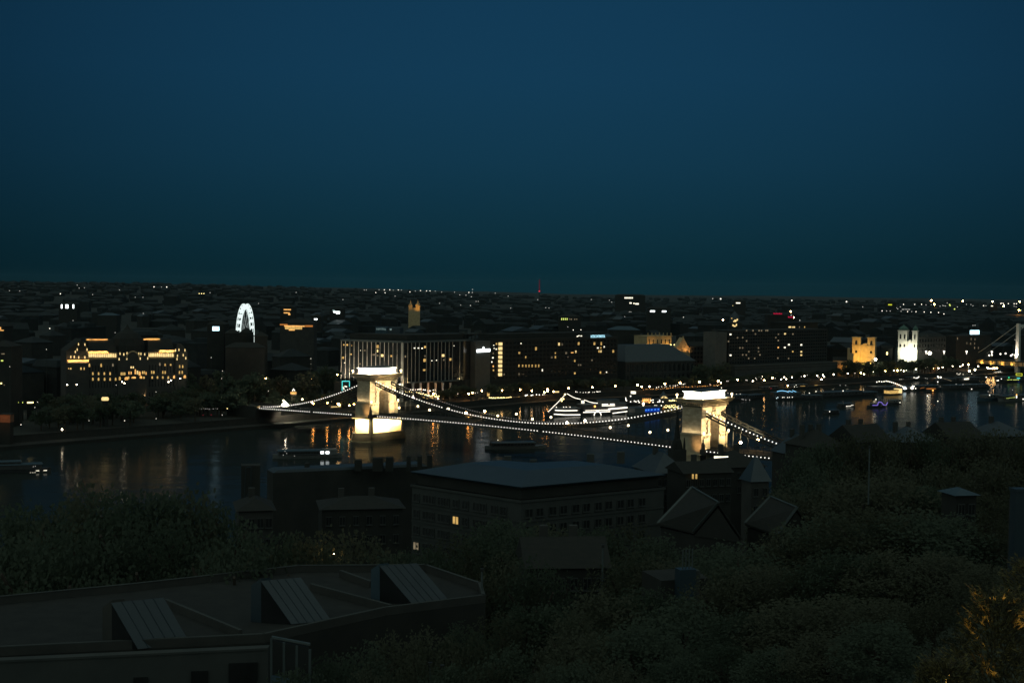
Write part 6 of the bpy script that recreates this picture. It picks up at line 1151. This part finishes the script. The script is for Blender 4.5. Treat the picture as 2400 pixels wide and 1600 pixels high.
G('town_house', 'dark house with a teal roof, fourth along the near quay', 2268, 1028, 365, 96, 12, .4, 4, 'wall_d', 'roof', 'gable', 2)
G('town_house', 'dark house cut by the right picture edge above the pale column', 2375, 1022, 365, 100, 12, .4, 3.5, 'wall_d', 'roof_b', 'hip', 1)
tw_house, _h = G('town_house', 'house with two upright lit windows below the near bridge tower', 1660, 1108, 285, 120, 9, .3, 2.0, 'wall_d', 'roof', 'gable', 1, 7, ())
G('town_house', 'dark steep roofed house hiding the near bridgehead', 1745, 1094, 320, 110, 11, .35, 3.4, 'wall_d', 'roof', 'hip', 2)
G('town_house', 'dark hipped house right of the angled building', 1572, 1108, 300, 80, 12, .3, 4, 'wall_d', 'roof_b', 'hip', 1)
G('pyramid_roof_house', 'house with a pale steep pyramid roof below the bulbs', 1782, 1128, 255, 46, 4, .3, 4.4, 'wall_g', 'roof_m', 'pyramid', 0, 2)
for px_ in (1624, 1632): q_ = atY(px_, 1116, 283.4); mesh_obj('lit_slit', ub('win'), tw_house, tw_house.matrix_basis.inverted() @ q_, (.28, .3, .95))
# church spire before the near tower
p = atY(1587, 1052, 330); o = empty('steeple', (p.x, p.y, 8), .3, 'slim dark church spire just left of the near bridge tower', 'steeple'); h = p.z - 8; top = atY(1587, 962, 330).z - 8
MB().box(-1.7, -1.7, 0, 1.7, 1.7, h).build('tower', M['wall_d'], o); MB().lathe((0, 0, h + .02), [(1.5, 0), (1.05, (top - h) * .22), (.8, (top - h) * .26), (.42, (top - h) * .72), (.10, top - h)], 8).build('spire', M['roof'], o); MB().tube((0, 0, top), (0, 0, top + 1.6), .06, 5).tube((-.4, 0, top + 1.1), (.4, 0, top + 1.1), .05, 5).build('cross', M['iron'], o)
for x in (-1.3, 1.3): MB().lathe((x, -1.3, h + .02), [(.34, 0), (.3, 1.2), (.05, 3.0)], 6).build('pinnacle', M['roof'], o)
# white lit awning on a roof below the near tower
p = atY(1690, 1072, 300); o = empty('rooflight_sign', (p.x, p.y, p.z - 2), .2, 'thin white lit strip on a roof right under the near bridge tower', 'lamp'); MB().box(-.8, -.1, -6, .8, .4, 1.7).build('mount', M['iron'], o); MB().slab([(-1.6, -.2, 1.9), (1.6, -.2, 2.1), (1.6, -.2, 2.3), (-1.6, -.2, 2.35)], (0, .3, 0)).build('lamp_strip', M['win_w'], o)
# steep roofs with pale verges on the slope
def verge_house(label, r0, r1, e0, e1, zr_, ze_, roof):
    A, B_, C_, D_ = atz(*r0, zr_), atz(*r1, zr_), atz(*e0, ze_), atz(*e1, ze_); s0, s1 = C_ - A, D_ - B_; c = (A + B_) / 2; gz = hill(c.x, c.y) - 1; o = empty('gabled_house', (c.x, c.y, gz), 0, label, 'house'); O = Vector((c.x, c.y, gz))
    E, G_ = A - Vector((s0.x, s0.y, 0)) + Vector((0, 0, ze_ - zr_)), B_ - Vector((s1.x, s1.y, 0)) + Vector((0, 0, ze_ - zr_))
    q = [v - O for v in (A, B_, C_, D_, E, G_)]; th = Vector((0, 0, -.3))
    MB().slab([q[0], q[1], q[3], q[2]], th).slab([q[0], q[4], q[5], q[1]], th).build('roof', M[roof], o)
    k = .93; MB().prism([(q[2].x * k, q[2].y * k), (q[3].x * k, q[3].y * k), (q[5].x * k, q[5].y * k), (q[4].x * k, q[4].y * k)], -4, ze_ - gz - .6).build('wall', M['wall_d'], o)
    for t3 in ((0, 2, 4), (1, 3, 5)): MB().slab([q[i] * .965 for i in t3], (q[1] - q[0]) * (.02 if t3[0] == 0 else -.02)).build('gable_wall', M['wall_d'], o)
    for a, e in ((0, 2), (1, 3)): MB().slab([q[a] + Vector((-.22, 0, .04)), q[a] + Vector((.22, 0, .04)), q[e] + Vector((.22, 0, .04)), q[e] + Vector((-.22, 0, .04))], (0, 0, .14)).build('verge', M['trim'], o)
    MB().tube(q[0] + Vector((0, 0, .12)), q[1] + Vector((0, 0, .12)), .14, 6).build('ridge', M['trim'], o)
verge_house('steep roofed house with pale verges right of the angled building', (1622, 1142), (1684, 1178), (1542, 1226), (1626, 1246), 47.5, 42.5, 'roof')
verge_house('second steep roofed house with a pale verge below the pyramid roof', (1806, 1164), (1868, 1190), (1746, 1226), (1822, 1252), 47, 43, 'roof')
# tall stair shaft with pale edges above the left trees
p = atY(584, 1150, 240); o = empty('lift_shaft', (p.x, p.y, hill(p.x, p.y) - 2), .2, 'dark upright shaft edged with thin pale frame against the left river', 'tower'); h = atY(584, 1091, 240).z - hill(p.x, p.y) + 2
MB().box(-1.4, 0, 0, 1.9, 3, h).build('shaft', M['wall_d'], o)
MB().tube((-.9, -.1, h - 6.2), (-.6, -.1, h - .3), .07, 4).tube((-.6, -.1, h - .3), (.3, -.1, h - .2), .07, 4).tube((.3, -.1, h - .2), (.3, -.1, h - 4), .07, 4).tube((.3, -.1, h - 4), (-.9, -.1, h - 6.2), .07, 4).build('pale_frame', M['roof_m'], o)
# the terraced flat roof with three rooflights
ZR = 47.8
roof_px = [(-160, 1545), (620, 1506), (905, 1442), (1138, 1412), (1128, 1382), (1000, 1338), (700, 1340), (300, 1385), (-160, 1430)]
fp = [atz(x, y, ZR) for x, y in roof_px]
o, pts, c = poly_house('flat_roof_building', 'flat roofed terrace building with three sloping rooflights low in the foreground', fp, 34, ZR, 'wall_d', 'building')
zl = ZR - 34
MB().prism(off(pts, .985), zl + .01, zl + .05).build('roof_deck', M['asphalt'], o)
n = len(pts)
for i in range(n):
    a, b_ = Vector((*pts[i], 0)), Vector((*pts[(i + 1) % n], 0)); d = (b_ - a); nn = Vector((-d.y, d.x, 0)).normalized() * .32
    MB().slab([(a.x, a.y, zl + .02), (b_.x, b_.y, zl + .02), (b_.x, b_.y, zl + .75), (a.x, a.y, zl + .75)], tuple(nn)).build('parapet', M['wall_g'], o)
    MB().slab([(a.x, a.y, zl + .76), (b_.x, b_.y, zl + .76), (b_.x, b_.y, zl + .84), (a.x, a.y, zl + .84)], tuple(nn * 1.15)).build('coping', M['wall_p'], o)
for (x0, y0), (x1, y1) in (((725, 1378), (912, 1428)), ((385, 1415), (560, 1488)), ((795, 1346), (866, 1372))):
    a, b_ = atz(x0, y0, ZR + .3) - c, atz(x1, y1, ZR + .3) - c; d = (b_ - a); nn = Vector((-d.y, d.x, 0)).normalized() * .35
    MB().slab([(a.x, a.y, zl + .02), (b_.x, b_.y, zl + .02), (b_.x, b_.y, zl + .7), (a.x, a.y, zl + .7)], tuple(nn)).build('cross_wall', M['wall_g'], o); MB().slab([(a.x, a.y, zl + .71), (b_.x, b_.y, zl + .71), (b_.x, b_.y, zl + .8), (a.x, a.y, zl + .8)], tuple(nn)).build('coping', M['wall_p'], o)
for i, (bl, br_, top, ext, slab_l, mt, lb) in enumerate((((262, 1520), (325, 1522), (262, 1412), (118, -14), 22, 'roof_m', 'rooflight wedge at the left, its slope dull blue'), ((612, 1460), (684, 1464), (612, 1361), (90, -9), 24, 'roof_m', 'middle rooflight wedge with the bluest slope'), ((890, 1412), (968, 1418), (890, 1326), (84, -7), 21, 'roof_b', 'right rooflight wedge with a bright teal end wall'))):
    a, b_ = atz(*bl, ZR), atz(*br_, ZR); t_ = atY(*top, a.y); e = atz(bl[0] + ext[0], bl[1] + ext[1], ZR) - a
    wl_ = (atz(bl[0] - slab_l, bl[1] - 3, ZR) - a)
    a, b_, t_ = [v - Vector((c.x, c.y, 34)) for v in (a, b_, t_)]
    up = Vector((0, 0, .06)); rl_ = MB().slab([a + up, b_ + up, t_], tuple(e)).build('rooflight', M['glass'], o, label=lb)
    nrm_ = (t_ - b_).cross(e).normalized(); nrm_ = nrm_ if nrm_.z > 0 else -nrm_
    b0, t0 = b_ + up - e * .02, t_ - e * .02; e2_ = e * 1.04; MB().slab([b0, t0, t0 + e2_, b0 + e2_], tuple(nrm_ * .14)).build('sloping_roof', M[mt], rl_)
    for k in range(1, 5): q = b0 + e2_ * k / 5; q2 = t0 + e2_ * k / 5; MB().tube(q + nrm_ * .16, q2 + nrm_ * .16, .035, 4).build('seam', M[mt], rl_)
    w0 = a + wl_ + up; MB().slab([a + up, w0, w0 + Vector((0, 0, (t_.z - a.z) * .86)), t_ + Vector((0, 0, .25))], tuple(e * .25)).build('end_wall', M['deckb' if i == 2 else 'roof_m' if i == 1 else 'wall_g'], rl_)
# glazed terrace rail, lower pale wall and little masts
P, Q = atY(636, 1592, 104), atY(726, 1612, 101); d = (Q - P); o = empty('terrace_railing', (P.x, P.y, P.z), 0, 'glazed terrace railing with pale posts and handrail at the bottom of the picture', 'railing')
H_ = 3.2
for k in range(4): q = d * k / 3; MB().box(q.x - .09, q.y - .09, -2, q.x + .09, q.y + .09, H_).build('post', M['trim'], o)
MB().slab([(0, 0, H_ + .01), d + Vector((0, 0, H_ + .01)), d + Vector((0, 0, H_ + .17)), (0, 0, H_ + .17)], (0, .25, 0)).build('handrail', M['trim'], o); MB().slab([(0, -.2, -.2), d + Vector((0, -.2, -.2)), d + Vector((0, -.2, .35)), (0, -.2, .35)], (0, .35, 0)).build('base_beam', M['deckb'], o)
for k in range(3): a, b_ = d * (k + .06) / 3, d * (k + .94) / 3; MB().slab([a + Vector((0, 0, .4)), b_ + Vector((0, 0, .4)), b_ + Vector((0, 0, H_ - .1)), a + Vector((0, 0, H_ - .1))], (0, .03, 0)).build('glass_pane', M['glass'], o)
A, B_ = atY(-180, 1560, 112), atY(628, 1522, 117); d = B_ - A; o = empty('retaining_wall', (A.x, A.y, hill(A.x, A.y) - 3), 0, 'broad pale wall along the bottom left corner', 'wall'); O = o.location
za = A.z - O.z; d2 = Vector((d.x, d.y, 0)); MB().slab([(0, 0, -8), d2 + Vector((0, 0, -8)), d2 + Vector((0, 0, B_.z - O.z)), (0, 0, za)], (0, .8, 0)).build('wall', M['wall_p'], o); MB().slab([(0, -.1, za + .01), d2 + Vector((0, -.1, B_.z - O.z + .01)), d2 + Vector((0, -.1, B_.z - O.z + .2)), (0, -.1, za + .2)], (0, 1.0, 0)).build('coping', M['wall_p'], o)
for (wx, wy, ww, wh) in ((468, 1590, 40, 40), (570, 1580, 70, 60), (330, 1600, 34, 30)):
    q = onplane(wx, wy, A, d2.normalized()) - O; mesh_obj('opening', ub('glass'), o, (q.x, q.y - .02, q.z), (ww * .035, .3, wh * .035), math.atan2(d.y, d.x))
for i, (px, y0, y1, Y) in enumerate(((1129, 1405, 1338, 140), (1412, 1347, 1282, 150), (2037, 1098, 1050, 190), (1008, 1600, 1560, 105), (1036, 1600, 1566, 104))):
    p = atY(px, y0, Y); h = atY(px, y1, Y).z - p.z; o = empty('lamp_post', (p.x, p.y, p.z - 2), 0, ('pale pole at the right end of the flat roof', 'pale unlit pole among the dark trees right of centre', 'thin pale pole above the dark right trees', 'short rod left of the pair at the bottom edge', 'short rod right of the pair at the bottom edge')[i], 'pole')
    MB().tube((0, 0, -3), (0, 0, h + 2), .11 if i < 3 else .05, 6).build('pole', M['trim'], o); MB().box(-.16, -.16, h + 2, .16, .16, h + 2.3).build('cap', M['iron'], o)
p = atY(780, 1297, 165); lamp(p, hill(p.x, p.y), .38, 'warm', 'single small bright lamp among the dark trees above the flat roof', 'near lamps')
# grey vent box with pipes, pale chimney at the right edge
p = atY(1612, 1352, 140); o = empty('vent_box', (p.x, p.y, p.z - 3), .3, 'pale roof vent box with four upright pipes right of centre', 'vent'); MB().box(-1.1, -.5, -2, .7, .8, 3.9).build('box', M['roof_m'], o); MB().box(.72, -.4, -2, 1.2, .7, 3.7).build('side_box', M['wall_p'], o)
for k in range(4): MB().tube((-.6 + .36 * k, 0, 3.9), (-.6 + .36 * k, 0, 5.9), .07, 6).build('pipe', M['trim'], o)
MB().box(-2.6, .85, -6, 3, 6, 2.6).build('hut', M['wall_d'], o)
p = atY(2384, 1300, 120); o = empty('pale_chimney', (p.x, p.y, p.z - 4), .1, 'tall pale blue chimney stack at the right picture edge', 'chimney'); h = atY(2384, 1150, 120).z - p.z + 4; MB().box(-.55, -.5, -4, .55, .5, h).build('stack', M['roof_m'], o); MB().box(-.65, -.6, h + .01, .65, .6, h + .25).build('cap', M['roof_m'], o); MB().box(.57, -.2, -4, 3, 3, h - 1.2).build('house_wall', M['wall_g'], o)
p = atY(2265, 1160, 190); G('pale_roof_hut', 'small hut with a pale flat blue roof among the right trees', 2265, 1160, 190, 52, 4, .2, .8, 'wall_d', 'deckb', 'hip', 0, 2)
# houses half hidden on the slope
G('slope_house', 'brownish lit house front at the left below the river', 600, 1196, 215, 80, 9, .25, 1.6, 'wall_g', 'roof', 'hip', 1, 4)
G('slope_house', 'dark house behind the left half of the angled building trees', 850, 1192, 235, 190, 10, .2, 1.5, 'wall_d', 'roof', 'hip', 2, 6)
G('slope_house', 'wide dark house in the middle of the slope', 1330, 1330, 165, 190, 9, .1, 3, 'wall_d', 'roof', 'gable', 2, 6)

# trees of the near bank
nt_ = []
def put(px, top, Y, wd, k): nt_.append((px, top, Y, wd, k))
for px, top, Y, wd in ((40, 1150, 190, 17), (130, 1138, 185, 17), (215, 1122, 180, 17), (300, 1110, 175, 19), (385, 1118, 178, 17), (455, 1138, 182, 15), (520, 1175, 185, 13), (30, 1215, 158, 14), (140, 1205, 156, 14), (250, 1225, 158, 13), (350, 1200, 158, 14), (450, 1220, 160, 13), (-10, 1310, 154, 12), (70, 1330, 152, 12), (160, 1335, 153, 12), (240, 1325, 152, 12), (330, 1310, 154, 12), (430, 1300, 156, 12), (520, 1280, 158, 12), (620, 1265, 165, 13), (560, 1215, 150, 12), (680, 1215, 165, 13), (760, 1235, 160, 12), (840, 1235, 175, 13), (700, 1285, 166, 11), (800, 1295, 166, 10), (880, 1290, 160, 11), (940, 1270, 175, 11)):
    put(px, top, Y, wd, 0)
for px, top, Y, wd in ((1010, 1265, 185, 11), (1060, 1245, 190, 12), (1120, 1225, 205, 13), (1175, 1195, 215, 14), (1230, 1215, 205, 13), (1290, 1220, 200, 12), (1350, 1232, 195, 12), (1410, 1225, 200, 12), (1470, 1220, 205, 12), (1530, 1240, 190, 11), (1180, 1290, 150, 10), (1260, 1300, 145, 10), (1480, 1290, 150, 11), (1550, 1300, 150, 10), (1420, 1375, 118, 9), (1520, 1360, 120, 10), (1680, 1260, 160, 12), (1740, 1270, 150, 12), (1690, 1330, 125, 10), (1600, 1400, 108, 9), (1500, 1450, 96, 8), (1390, 1480, 95, 7), (1200, 1500, 98, 6), (1100, 1490, 102, 6)):
    put(px, top, Y, wd, 1)
for px, top, Y, wd in ((1875, 1048, 295, 13), (1925, 1020, 312, 13), (1975, 1012, 315, 13), (2025, 1008, 318, 14), (2080, 1012, 315, 13), (2130, 1004, 318, 14), (2180, 1008, 316, 14), (2230, 1000, 318, 14), (2280, 998, 320, 14), (2340, 1002, 318, 14), (2400, 1006, 318, 13), (1900, 1095, 255, 14), (1990, 1085, 260, 14), (2090, 1080, 262, 15), (2200, 1078, 265, 14), (2320, 1070, 270, 15), (1850, 1140, 220, 13), (1930, 1130, 215, 14), (2010, 1115, 205, 16), (2090, 1112, 205, 16), (2170, 1125, 210, 15), (2310, 1150, 200, 13), (1840, 1230, 160, 12), (1930, 1200, 160, 14), (2030, 1185, 155, 15), (2130, 1190, 155, 15), (2230, 1200, 160, 14), (2330, 1215, 160, 13), (1800, 1320, 125, 10), (1890, 1300, 122, 11), (1990, 1280, 118, 12), (2100, 1285, 115, 12), (2210, 1290, 112, 12), (2320, 1320, 105, 10), (1760, 1420, 100, 8), (1860, 1400, 96, 9), (1970, 1390, 92, 9), (2080, 1400, 88, 9), (2190, 1420, 84, 8), (1700, 1500, 88, 6), (1820, 1510, 80, 7), (1940, 1500, 76, 7), (2060, 1510, 72, 7), (1600, 1530, 86, 5), (690, 1545, 98, 6), (770, 1520, 104, 6), (850, 1500, 108, 7), (930, 1478, 112, 7), (1010, 1468, 114, 7), (1090, 1455, 116, 7), (1160, 1430, 120, 8), (1230, 1400, 126, 9), (1300, 1400, 126, 9), (1350, 1440, 112, 8), (960, 1530, 100, 6), (1060, 1540, 98, 6), (1150, 1550, 96, 6), (860, 1560, 98, 5), (1340, 1540, 90, 6), (1530, 1480, 98, 7), (1450, 1550, 84, 5), (1250, 1570, 86, 5)):
    put(px, top, Y, wd, 2)
zn = ('left below the river', 'in the middle of the slope', 'right of the slope'); nc_ = [0, 0, 0]
for px, top, Y, wd, k in sorted(nt_):
    p = atY(px, top, Y); g0 = hill(p.x, p.y); h = max(4.5, p.z - g0); nc_[k] += 1
    tree(p.x, p.y, g0, h, min(wd, h * 1.1), f'{ORD[nc_[k] - 1]} near tree from the left, {zn[k]}', 'trees on the near slope', near_crowns, 2 if k == 2 and random.random() < .6 else None)
# needled bush at the lower right corner, lit from below by a small garden lamp
def bush(px, py, Y, rx, rz_, label, n, seed):
    rnd = random.Random(seed); p = atY(px, py, Y); g0 = hill(p.x, p.y); o = empty('needle_bush', (p.x, p.y, g0), 0, label, 'bush', 'needled bushes'); H_ = p.z - g0
    MB().tube((0, 0, -1), (0, 0, H_ - rz_ * .8), .09, 6, .04).build('trunk', M['bark'], o); b = MB(); tw = MB()
    for _ in range(n):
        a, zz_ = rnd.uniform(0, 6.28), rnd.random(); r = rx * (1 - zz_ * .75) * rnd.uniform(.35, 1); c_ = Vector((r * math.cos(a), r * math.sin(a), H_ - rz_ + rz_ * zz_)); dirn = Vector((math.cos(a), math.sin(a), rnd.uniform(.3, 1.4))).normalized(); ln = rnd.uniform(.10, .22)
        tw.tube(c_, c_ + dirn * ln * 1.6, .006, 3)
        for _k in range(11):
            q = c_ + dirn * ln * 1.6 * rnd.random(); v = (dirn + Vector((rnd.gauss(0, .6), rnd.gauss(0, .6), rnd.gauss(0, .5)))).normalized() * rnd.uniform(.05, .10); s_ = v.orthogonal().normalized() * .013
            b.add([q - s_, q + s_, q + v], [(0, 1, 2)])
    tw.build('twigs', M['bark'], o, kind='stuff'); b.build('needles', M['leaf_y'], o, kind='stuff')
bush(2340, 1400, 24, 1.25, 2.2, 'needled bush with golden lit tips at the lower right corner', 950, 3)
bush(2430, 1330, 25, 1.3, 2.6, 'taller needled bush half outside the right edge', 800, 4)
bush(2215, 1560, 22, .62, .9, 'low needled bush with lit tips at the bottom edge', 420, 5)
p = atY(2330, 1680, 22.4); o = empty('garden_lamp', (p.x, p.y, hill(p.x, p.y)), 0, 'small garden lamp under the needled bushes', 'lamp'); h = max(.4, p.z - hill(p.x, p.y)); MB().tube((0, 0, -1), (0, 0, h), .04, 6).build('pole', M['iron'], o); MB().ball((0, 0, h + .1), .1, 8, 6).build('globe', M['win'], o)
for px, py, Y, pw, sz in ((2325, 1428, 23.3, 150, 6), (2362, 1442, 23.2, 260, 6), (2372, 1466, 23.0, 170, 6), (2395, 1452, 23.6, 90, 7), (2320, 1500, 23.1, 50, 7), (2292, 1500, 23.4, 45, 6), (2180, 1582, 21.6, 130, 9), (2222, 1588, 21.6, 90, 9), (2272, 1572, 22.8, 70, 6), (2330, 1590, 23.0, 40, 8)):
    light('garden_light', 'SPOT', p + Vector((0, -.5, .4)), atY(px, py, Y), pw * 7, (1, .56, .13), .03, sz * 1.15, .8)
# ================================================================== AIR
hz_ = MB().box(-9500, -60, -1.2 - 6, 9500, 15500, 150).build('haze', bpy.data.materials.new('thin_haze'), kind='stuff')
hm = hz_.data.materials[0]; hm.use_nodes = True; ht_ = hm.node_tree; ht_.nodes.clear(); ho = ht_.nodes.new('ShaderNodeOutputMaterial'); hv = ht_.nodes.new('ShaderNodeVolumePrincipled')
hv.inputs['Color'].default_value = (.45, .80, 1, 1); hv.inputs['Density'].default_value = 6e-6; hv.inputs['Anisotropy'].default_value = 0; ht_.links.new(hv.outputs[0], ho.inputs['Volume'])
